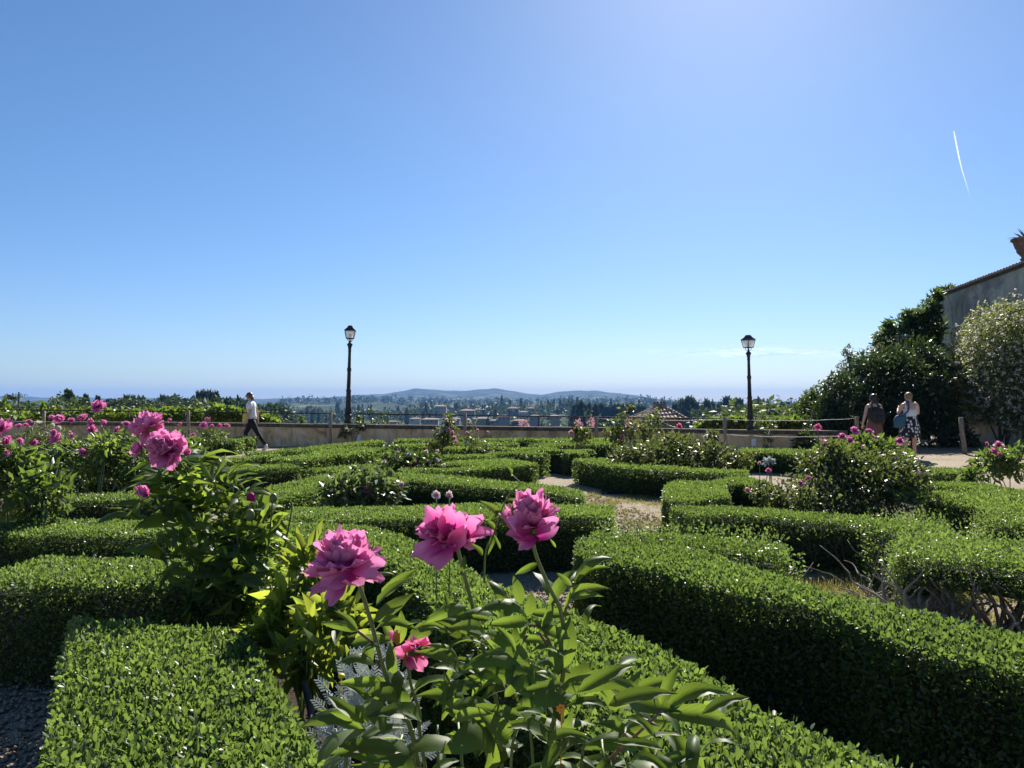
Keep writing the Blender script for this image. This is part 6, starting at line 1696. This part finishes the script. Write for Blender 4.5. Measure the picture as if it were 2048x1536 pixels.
# castle tower on the ridge
c_ = dep(1290, 804, 2450); root = empty('castle', c_, 'distant castle with a square tower on the ridge', 'castle')
k = MB(); k.box(c_ + Vector((0, 0, 3)), (8, 8, 22)); 
for i in range(4): k.box(c_ + Vector((-3 + 2 * i, -3.6, 14.5)), (1.1, .8, 1.2))
k.build('tower', vw[1], root)
k = MB(); k.box(c_ + Vector((-26, 2, -4)), (46, 12, 12)); k.box(c_ + Vector((14, 2, -5)), (20, 10, 9)); k.build('hall', vw[1], root)
# ------------------------------------------------------------------ people
def skin_m(name, c):
    m, nt, out = new_mat(name)
    p = nt.nodes.new('ShaderNodeBsdfPrincipled'); p.inputs['Base Color'].default_value = c4(c); p.inputs['Roughness'].default_value = .5
    p.inputs['Subsurface Weight'].default_value = .12; p.inputs['Subsurface Radius'].default_value = (.02, .008, .004); p.inputs['Subsurface Scale'].default_value = .5
    nt.links.new(p.outputs[0], out.inputs[0]); return m
M['skin'] = skin_m('skin', (.56, .34, .25))
M['tshirt'] = plain('white_cotton', (.78, .78, .78), .85, vary=.04, scale=14, spec=.2)
M['leggings'] = plain('black_cloth', (.012, .013, .018), .75, vary=.2, scale=20, spec=.3)
M['shoe'] = plain('white_shoe', (.75, .75, .74), .6, vary=.05)
M['hairbrown'] = plain('brown_hair', (.10, .055, .032), .5, vary=.45, scale=40)
M['hairdark'] = plain('dark_hair', (.022, .014, .012), .45, vary=.4, scale=40)
M['hairblond'] = plain('dark_blond_hair', (.27, .16, .085), .5, vary=.4, scale=40)
M['bagyellow'] = plain('yellow_bag', (.72, .52, .13), .6, vary=.1)
M['bagblue'] = plain('teal_bag', (.035, .11, .16), .7, vary=.2, scale=10)
M['strapblue'] = plain('navy_strap', (.03, .05, .12), .7, vary=.2, scale=10)
M['darktop'] = plain('charcoal_top', (.03, .028, .028), .8, vary=.2)
M['pack'] = plain('dark_backpack', (.016, .018, .018), .7, vary=.3)
M['skirt'] = plain('dusty_pink_cloth', (.20, .10, .085), .85, vary=.2, scale=9, spec=.2)
m, nt, out = new_mat('leaf_print_cloth')
p = nt.nodes.new('ShaderNodeBsdfPrincipled'); p.inputs['Roughness'].default_value = .85
tc = nt.nodes.new('ShaderNodeTexCoord'); mp = nt.nodes.new('ShaderNodeMapping'); mp.inputs['Scale'].default_value = (15, 15, 11)
vo = N(nt, 'ShaderNodeTexVoronoi', i_Scale=1.0, i_Randomness=.75); nt.links.new(tc.outputs['Object'], mp.inputs[0]); nt.links.new(mp.outputs[0], vo.inputs['Vector'])
nt.links.new(ramp(nt, vo.outputs['Distance'], [(0.0, (.72, .70, .66)), (.35, (.72, .70, .66)), (.40, (.018, .018, .024))]), p.inputs['Base Color'])
nt.links.new(p.outputs[0], out.inputs[0]); M['print'] = m

def body(root, nodes, edges, rad, name='body', mat='skin', lvl=2):
    """one continuous skinned figure; nodes in world coordinates"""
    keys = list(nodes); org = WORLD[root.name].translation
    me = bpy.data.meshes.new(name)
    me.from_pydata([Vector(nodes[k_]) - org for k_ in keys], [(keys.index(a), keys.index(b)) for a, b in edges], [])
    me.materials.append(M[mat])
    o_ = meshobj(name, me, root, Matrix.Translation(org))
    o_.modifiers.new('skin', 'SKIN')
    o_.modifiers['skin'].use_smooth_shade = True
    sv = me.skin_vertices[0].data
    for i, k_ in enumerate(keys):
        r_ = rad[k_]; sv[i].radius = r_ if hasattr(r_, '__len__') else (r_, r_)
        sv[i].use_root = (i == 0)
    s_ = o_.modifiers.new('sub', 'SUBSURF'); s_.levels = lvl; s_.render_levels = lvl
    return o_

def make_person(label, foot, face, J, hair, group='people on the terrace'):
    root = empty('person', foot, label, 'person', group)
    f_ = Vector((face[0], face[1], 0)).normalized(); l_ = Vector((-f_.y, f_.x, 0))
    def W(p): return Vector(foot) + f_ * p[0] + l_ * p[1] + Vector((0, 0, p[2]))
    nodes = {k_: W(p) for k_, p in J.items()}
    E = [('pelvis', 'waist'), ('waist', 'chest'), ('chest', 'neck'), ('neck', 'head'), ('head', 'crown'),
         ('chest', 'shl'), ('shl', 'ell'), ('ell', 'wrl'), ('wrl', 'hal'), ('chest', 'shr'), ('shr', 'elr'), ('elr', 'wrr'), ('wrr', 'har'),
         ('pelvis', 'hil'), ('hil', 'knl'), ('knl', 'anl'), ('anl', 'tol'), ('pelvis', 'hir'), ('hir', 'knr'), ('knr', 'anr'), ('anr', 'tor')]
    rad = dict(pelvis=(.125, .10), waist=(.105, .085), chest=(.125, .10), neck=.048, head=(.078, .092), crown=(.068, .078), shl=.052, shr=.052, ell=.040, elr=.040, wrl=.027, wrr=.027, hal=(.030, .018), har=(.030, .018),
               hil=.085, hir=.085, knl=.056, knr=.056, anl=.038, anr=.038, tol=.028, tor=.028)
    body(root, nodes, E, rad)
    # face: eyes, nose, mouth, ears as one small part each
    h = nodes['head']; hf = W((J['head'][0] + 1, J['head'][1], J['head'][2])) - h
    k = MB(); k.ball(h + hf * .098 + Vector((0, 0, .005)), (.014, .014, .022), 6); k.ball(h + hf * .088 + Vector((0, 0, -.045)), (.012, .022, .008), 6, math.atan2(hf.y, hf.x))
    lh = Vector((-hf.y, hf.x, 0))
    for s_ in (-1, 1): k.ball(h + lh * .082 * s_ + Vector((0, 0, .0)), (.015, .012, .03), 6)
    k.build('face', M['skin'], root)
    k = MB()
    for s_ in (-1, 1): k.ball(h + hf * .083 + lh * .032 * s_ + Vector((0, 0, .025)), (.011, .011, .008), 6)
    k.build('eyes', M['leggings'], root)
    # five fingers on each hand
    for s_ in ('l', 'r'):
        hd = nodes['ha' + s_]; d = (hd - nodes['wr' + s_]).normalized(); sd = d.cross(Vector((0, 0, 1))); sd = sd.normalized() if sd.length > .2 else f_
        k = MB()
        for i, L_ in enumerate((.055, .066, .070, .064, .05)):
            b = hd - d * .01 + sd * (.026 - .013 * i)
            if i == 0: b = nodes['wr' + s_].lerp(hd, .6) + sd * .028; dd = (d + sd * .6).normalized()
            else: dd = d
            k.tube([b, b + dd * L_ * .55, b + dd * L_ * .9 + f_ * .012], [.009, .0085, .006], 5)
        k.build('fingers', M['skin'], root)
    return root, nodes, W

# walking woman, seen from the side
Yw = 22.3
foot = Vector((dep(505, 895, Yw).x, Yw, 0.0))
J = dict(pelvis=(0.02, 0, .93), waist=(.03, 0, 1.06), chest=(.05, 0, 1.27), neck=(.075, 0, 1.43), head=(.115, 0, 1.545), crown=(.09, 0, 1.615),
         shl=(.04, .165, 1.355), ell=(.015, .215, 1.09), wrl=(.11, .21, .87), hal=(.15, .20, .78), shr=(.05, -.165, 1.355), elr=(-.07, -.21, 1.09), wrr=(-.10, -.20, .86), har=(-.09, -.19, .77),
         hil=(.02, .085, .87), knl=(-.16, .085, .50), anl=(-.40, .08, .135), tol=(-.36, .08, .03), hir=(.03, -.085, .87), knr=(.22, -.085, .50), anr=(.21, -.08, .10), tor=(.33, -.08, .035))
wr_, nd, W = make_person('woman in a white t-shirt and black leggings walking left along the wall', foot, (-1, -0.05), J, 'hairbrown')
k = MB(); rz_ = math.atan2(-0.05, -1)
k.rings([(*W((.02, 0, .90)), .135, .165, rz_), (*W((.03, 0, 1.0)), .13, .16, rz_), (*W((.03, 0, 1.10)), .115, .150, rz_), (*W((.055, 0, 1.24)), .135, .165, rz_), (*W((.05, 0, 1.35)), .12, .18, rz_), (*W((.06, 0, 1.405)), .085, .11, rz_), (*W((.07, 0, 1.43)), .062, .066, rz_)], 16)
for s_ in ('l', 'r'): k.tube([nd['sh' + s_] + Vector((0, 0, .02)), nd['sh' + s_].lerp(nd['el' + s_], .3), nd['sh' + s_].lerp(nd['el' + s_], .62)], [.07, .072, .066], 10)
k.build('t_shirt', M['tshirt'], wr_)
k = MB()
k.rings([(*W((.02, 0, .80)), .10, .15, rz_), (*W((.02, 0, .88)), .13, .165, rz_), (*W((.02, 0, .97)), .12, .15, rz_)], 14)
for s_ in ('l', 'r'):
    hp, kn, an = nd['hi' + s_], nd['kn' + s_], nd['an' + s_]
    k.tube([hp + Vector((0, 0, .02)), hp.lerp(kn, .4), kn, kn.lerp(an, .35), kn.lerp(an, .92)], [.105, .092, .066, .064, .046], 10)
k.build('leggings', M['leggings'], wr_)
for s_, pitch in (('l', .75), ('r', .0)):
    a_, t_ = nd['an' + s_], nd['to' + s_]
    fwd = (t_ - a_); fwd.z = 0; fwd = Vector((-1, 0, 0))
    d = Vector((-math.cos(pitch), 0, -math.sin(pitch)))
    heel = a_ - Vector((0, 0, .03)) + Vector((.035, 0, 0))
    k = MB(); k.tube([heel, heel + d * .08 + Vector((0, 0, .0)), heel + d * .17 - Vector((0, 0, .012)), heel + d * .245 - Vector((0, 0, .025))], [.045, .047, .042, .026], 9)
    k.tube([a_ + Vector((0, 0, .03)), heel + d * .03], [.042, .047], 9)
    k.build('shoe', M['shoe'], wr_)
k = MB(); hd = nd['head']
k.ball(hd + Vector((.022, 0, .03)), (.105, .092, .105), 12); k.tube([hd + Vector((.07, 0, .02)), hd + Vector((.10, 0, -.06)), hd + Vector((.095, 0, -.16))], [.06, .045, .012], 8)
k.build('hair', M['hairbrown'], wr_)
k = MB(); cbg = W((.17, .15, .93))
k.hexa([cbg + Vector((-.085, -.03, -.12)), cbg + Vector((.075, -.03, -.12)), cbg + Vector((.075, .03, -.12)), cbg + Vector((-.085, .03, -.12))], [cbg + Vector((-.05, -.035, .13)), cbg + Vector((.06, -.035, .13)), cbg + Vector((.06, .035, .13)), cbg + Vector((-.05, .035, .13))])
k.tube([cbg + Vector((-.03, 0, .12)), W((.12, .08, 1.25)), W((.05, -.05, 1.44)), W((-.09, -.05, 1.25)), cbg + Vector((.05, 0, .12))], .009, 6)
tag(k.build('shoulder_bag', M['bagyellow'], None, cbg), 'small yellow bag carried at the hip of the walking woman', 'bag')

# woman with dark hair and backpack, from behind
Yb_ = 19.7
foot = Vector((dep(1749, 905, Yb_).x, Yb_, 0))
J = dict(pelvis=(0, 0, .90), waist=(.0, 0, 1.03), chest=(.0, 0, 1.22), neck=(.02, 0, 1.37), head=(.05, 0, 1.475), crown=(.03, 0, 1.545),
         shl=(0, .165, 1.315), ell=(-.02, .225, 1.06), wrl=(.02, .275, .84), hal=(.05, .265, .755), shr=(0, -.165, 1.315), elr=(.10, -.20, 1.09), wrr=(.26, -.13, 1.08), har=(.34, -.10, 1.09),
         hil=(0, .085, .84), knl=(.01, .09, .47), anl=(-.01, .09, .09), tol=(.12, .10, .03), hir=(0, -.085, .84), knr=(.02, -.09, .47), anr=(0, -.09, .09), tor=(.13, -.10, .03))
pr, nd, W = make_person('woman with dark hair and a backpack, seen from behind', foot, (0.12, 1), J, 'hairdark')
rz_ = math.atan2(1, .12)
k = MB(); k.rings([(*W((0, 0, .93)), .115, .155, rz_), (*W((0, 0, 1.05)), .105, .138, rz_), (*W((0, 0, 1.18)), .122, .152, rz_), (*W((0, 0, 1.25)), .115, .148, rz_), (*W((0.03, 0, 1.31)), .07, .10, rz_)], 14)
for s_ in (-1, 1): k.tube([W((-.02, .06 * s_, 1.38)), W((-.09, .075 * s_, 1.28)), W((-.105, .09 * s_, 1.18))], .017, 6)
k.build('top', M['darktop'], pr)
k = MB(); rg_ = []
for i, (z, a, b) in enumerate(((.06, .20, .30), (.25, .185, .275), (.45, .17, .245), (.65, .155, .215), (.82, .14, .185), (.97, .115, .15))): rg_.append((*W((0, 0, z)), a, b, rz_))
k.rings(rg_, 20); k.build('skirt', M['skirt'], pr)
k = MB(); h = nd['head']
k.ball(h + Vector((0, -.015, .03)), (.093, .105, .105), 12); k.ball(h + Vector((.02, -.055, -.09)), (.085, .06, .13), 10)
k.build('hair', M['hairdark'], pr)
k = MB(); k.tube([nd['wrl'] - Vector((0, 0, .012)), nd['wrl'] + Vector((0, 0, .015))], .034, 8); k.build('bracelet', M['tan'], pr)
c_ = W((-.19, -.05, 1.06)); bp_ = empty('backpack', c_, 'dark backpack worn by the woman with dark hair', 'backpack')
k = MB(); k.rings([(c_.x, c_.y, c_.z - .20, .12, .08, 0.05), (c_.x, c_.y, c_.z - .15, .155, .10, .05), (c_.x, c_.y, c_.z + .08, .150, .095, .05), (c_.x, c_.y, c_.z + .17, .115, .075, .05), (c_.x, c_.y, c_.z + .20, .05, .04, .05)], 14)
k.build('pack', M['pack'], bp_)
k = MB(); k.rings([(c_.x, c_.y - .095, c_.z - .15, .10, .035, 0.05), (c_.x, c_.y - .10, c_.z - .02, .105, .04, .05), (c_.x, c_.y - .09, c_.z + .0, .09, .03, .05)], 12); k.build('pocket', M['pack'], bp_)
for s_ in (-1, 1):
    k = MB(); k.tube([c_ + Vector((.09 * s_, .05, .14)), W((0, -.10 * s_, 1.375)), W((.11, -.11 * s_, 1.26)), W((.08, -.14 * s_, 1.02)), c_ + Vector((.12 * s_, .08, -.12))], .016, 6); k.build('strap', M['pack'], bp_)

# woman in a white top and leaf print skirt, from behind
Yc_ = 19.1
foot = Vector((dep(1821, 912, Yc_).x, Yc_, 0))
J = dict(pelvis=(0, 0, .90), waist=(0, 0, 1.04), chest=(0, 0, 1.25), neck=(.03, 0, 1.405), head=(.075, 0, 1.51), crown=(.055, 0, 1.58),
         shl=(0, .185, 1.345), ell=(.06, .265, 1.11), wrl=(.26, .16, 1.22), hal=(.31, .10, 1.28), shr=(0, -.185, 1.345), elr=(.07, -.25, 1.10), wrr=(.26, -.14, 1.21), har=(.31, -.07, 1.28),
         hil=(0, .095, .84), knl=(.01, .105, .46), anl=(-.01, .135, .085), tol=(.12, .16, .03), hir=(0, -.095, .84), knr=(.01, -.105, .46), anr=(0, -.11, .085), tor=(.13, -.13, .03))
pc_, nd, W = make_person('woman in a white tank top and black leaf print skirt, seen from behind', foot, (-0.05, 1), J, 'hairblond')
rz_ = math.atan2(1, -.05)
k = MB(); k.rings([(*W((0, 0, 1.0)), .12, .155, rz_), (*W((0, 0, 1.09)), .118, .155, rz_), (*W((0, 0, 1.19)), .128, .168, rz_), (*W((.02, 0, 1.23)), .118, .166, rz_)], 18)
for s_ in (-1, 1): k.tube([W((-.07, .135 * s_, 1.22)), W((-.05, .14 * s_, 1.32)), W((.0, .13 * s_, 1.395)), W((.09, .12 * s_, 1.30))], .02, 6)
k.build('tank_top', M['tshirt'], pc_)
k = MB(); n_ = 28
vs_ = []
for (z, a, b) in ((.53, .20, .265), (.66, .19, .25), (.80, .175, .225), (.92, .155, .19), (1.045, .122, .158)):
    for i in range(n_):
        an = 2 * PI * i / n_; fl = 1 + .05 * math.sin(an * 7) * max(0, (1.0 - z) * 1.8)
        x, y = math.cos(an) * a * fl, math.sin(an) * b * fl
        vs_.append(W((x, y, z)))
k.add(vs_, [(j * n_ + i, j * n_ + (i + 1) % n_, (j + 1) * n_ + (i + 1) % n_, (j + 1) * n_ + i) for j in range(4) for i in range(n_)], True)
k.build('skirt', M['print'], pc_)
k = MB(); h = nd['head']
k.ball(h + Vector((0, -.02, .035)), (.095, .10, .10), 12); k.ball(h + Vector((0, -.09, .03)), (.065, .045, .055), 10)
k.build('hair', M['hairblond'], pc_)
for s_ in ('l', 'r'):
    a_ = nd['an' + s_]; k = MB(); k.tube([Vector((a_.x, a_.y - .06, .022)), Vector((a_.x, a_.y + .06, .026)), Vector((a_.x, a_.y + .17, .02))], [.04, .045, .032], 8, flat=.55); k.build('sandal', M['leggings'], pc_)
ph_ = nd['hal'].lerp(nd['har'], .5) + Vector((0, .03, .04))
k = MB(); k.box(ph_, (.15, .012, .075)); tag(k.build('phone', M['leggings'], None, ph_), 'phone held up by the woman in the patterned skirt', 'phone')
c_ = W((-.02, .275, .93)); bg_ = empty('tote_bag', c_, 'teal blue bag hanging from the shoulder of the woman in the patterned skirt', 'bag')
k = MB(); k.rings([(c_.x, c_.y, c_.z - .17, .10, .07, 0), (c_.x, c_.y, c_.z - .14, .145, .10, 0), (c_.x + .01, c_.y, c_.z + .05, .15, .105, 0), (c_.x + .03, c_.y, c_.z + .13, .12, .08, 0), (c_.x + .06, c_.y, c_.z + .17, .06, .05, 0)], 16)
k.build('pouch', M['bagblue'], bg_)
k = MB(); k.tube(smoothline([c_ + Vector((.06, -.06, .14)), W((-.15, .13, 1.20)), W((-.08, .09, 1.40)), W((.05, .09, 1.40)), W((.14, .14, 1.2)), c_ + Vector((.05, .06, .14))], 4), .024, 7, flat=.6)
k.build('strap', M['strapblue'], bg_)

# ------------------------------------------------------------------ dry grass tufts, loose stones, gnarled trunks
def grass_patch(label, quad, n, seed, hmax=0.07):
    rng = np.random.default_rng(seed)
    P = [at(u, v, 0) for u, v in quad]
    s_, t_ = rng.random((n, 1)), rng.random((n, 1))
    A_, B_, C_, D_ = [np.array(p) for p in P]
    cl = (A_ * (1 - s_) + B_ * s_) * (1 - t_) + (D_ * (1 - s_) + C_ * s_) * t_
    cl = cl[np.sin(cl[:, 0] * 7) * np.sin(cl[:, 1] * 6 + 1) + rng.normal(size=len(cl)) * .5 > -.15]
    b = np.repeat(cl, 9, axis=0) + rng.normal(size=(len(cl) * 9, 3)) * np.array([.025, .025, 0])
    L = rng.uniform(.3, 1, len(b)) * hmax
    o_ = meshobj('dry_grass', np_mesh('dry_grass', *(lambda q: (q[0], q[1], M['grass'], q[2]))(scatter(rng, b, rng.normal(size=b.shape) * .45 + np.array([0, 0, 1]), L, .007))))
    tag(o_, label, None, None, 'stuff')
grass_patch('short yellow dry grass tufts on the sunlit path gap', [(1235, 1066), (1400, 1066), (1290, 992), (1150, 996)], 520, 501, .045)
grass_patch('thin weeds along the shaded hedge foot by the path', [(1180, 1010), (1330, 1012), (1330, 996), (1160, 985)], 260, 502, .06)
grass_patch('loose weeds on the gravel behind the long curved hedge', [(1560, 1190), (1800, 1260), (1780, 1170), (1560, 1130)], 420, 503, .10)
grass_patch('weeds at the right edge between the hedges', [(1900, 1260), (2060, 1290), (2060, 1180), (1900, 1170)], 320, 504, .09)
rng = np.random.default_rng(505)
def stones(label, quad, n, seed, smin=.006, smax=.018):
    rng = np.random.default_rng(seed)
    P = [np.array(at(u, v, 0)) for u, v in quad]
    s_, t_ = rng.random((n, 1)), rng.random((n, 1))
    c = (P[0] * (1 - s_) + P[1] * s_) * (1 - t_) + (P[3] * (1 - s_) + P[2] * s_) * t_
    r_ = rng.uniform(smin, smax, (n, 1)); c[:, 2] = r_[:, 0] * .25
    oc = np.array([(1, 0, 0), (0, 1, 0), (-1, 0, 0), (0, -1, 0), (0, 0, .7), (0, 0, -.7)])
    V = c[:, None, :] + oc[None] * r_[:, None, :] * rng.uniform(.6, 1.3, (n, 6, 1))
    tr = np.array([(0, 1, 4), (1, 2, 4), (2, 3, 4), (3, 0, 4), (1, 0, 5), (2, 1, 5), (3, 2, 5), (0, 3, 5)])
    Fq = (np.arange(n)[:, None, None] * 6 + tr[None]).reshape(-1, 3)
    o_ = meshobj('pebbles', np_mesh('pebbles', V.reshape(-1, 3), Fq, M['gravel'])); tag(o_, label, None, None, 'stuff')
stones('loose pebbles on the shaded gravel at the lower left', [(-60, 1600), (160, 1600), (160, 1290), (-60, 1290)], 1600, 511)
stones('loose pebbles in the gap between the two long hedges', [(1020, 1240), (1260, 1290), (1200, 1140), (1020, 1140)], 1300, 512)
stones('loose pebbles on the sunlit path gap', [(1235, 1066), (1400, 1066), (1180, 985), (1080, 985)], 1500, 513)
stones('pebbles behind the long curved hedge', [(1560, 1190), (2060, 1330), (2060, 1180), (1560, 1130)], 1600, 514)
rr = random.Random(91)
for i, (u, v) in enumerate(((1738, 1215), (1752, 1205), (1800, 1250), (1832, 1268), (1862, 1275), (1888, 1280), (2020, 1300), (1960, 1290))):
    b = at(u, v, 0)
    root = empty('old_box_stump', b, ['bare forked stem left of the gnarled hedge', 'curled dead branches left of the gnarled hedge', 'leaning grey stem at the left end of the gnarled hedge', 'thick gnarled trunk under the open hedge', 'twisted interlaced trunk under the open hedge', 'twisted trunk right of the interlaced one', 'thin bare stem at the right edge', 'shaded stem inside the open hedge'][i], 'stump', 'gnarled bare trunks of the old hedge')
    for s_ in range(9 if i in (3, 4, 5) else (6 if i < 3 else 3)):
        k = MB()
        pts = [b + Vector((rr.uniform(-.04, .04), rr.uniform(-.04, .04), -.02))]
        dr = Vector((rr.uniform(-.7, .7), rr.uniform(-.6, .3), 1)).normalized(); L_ = rr.uniform(.045, .062)
        for z in range(10):
            dr = (dr + Vector((rr.uniform(-.75, .75), rr.uniform(-.6, .6), rr.uniform(-.35, .4)))).normalized(); dr.z = max(dr.z, .22); dr.normalize()
            pts.append(pts[-1] + dr * L_)
        r0 = rr.uniform(.014, .023) if i > 2 else rr.uniform(.007, .012)
        k.tube(smoothline(pts, 2), [r0 * (1 - .038 * j) for j in range(21)], 6)
        k.build('branch', M['greytwig'], root)

# trees that share a description are told apart by their order from the left
ORD = ['leftmost', 'second', 'third', 'fourth', 'fifth', 'sixth', 'seventh', 'eighth', 'ninth', 'tenth']
same = {}
for o_ in sc.objects:
    if o_.parent is None and o_.get('category') == 'tree' and o_.get('label'): same.setdefault(o_['label'], []).append(o_)
for lb, os_ in same.items():
    if len(os_) < 2: continue
    os_.sort(key=lambda q: q.location.x / q.location.y)
    for i, o_ in enumerate(os_):
        o_['label'] = (f'leftmost {lb}' if i == 0 else f'{ORD[min(i, 9)]} from left, {lb}')
        if len(o_['label'].split()) > 16: o_['label'] = o_['label'].replace(' on the villa slope', '').replace(' of the right wood', '').replace(' from left', ' in line')
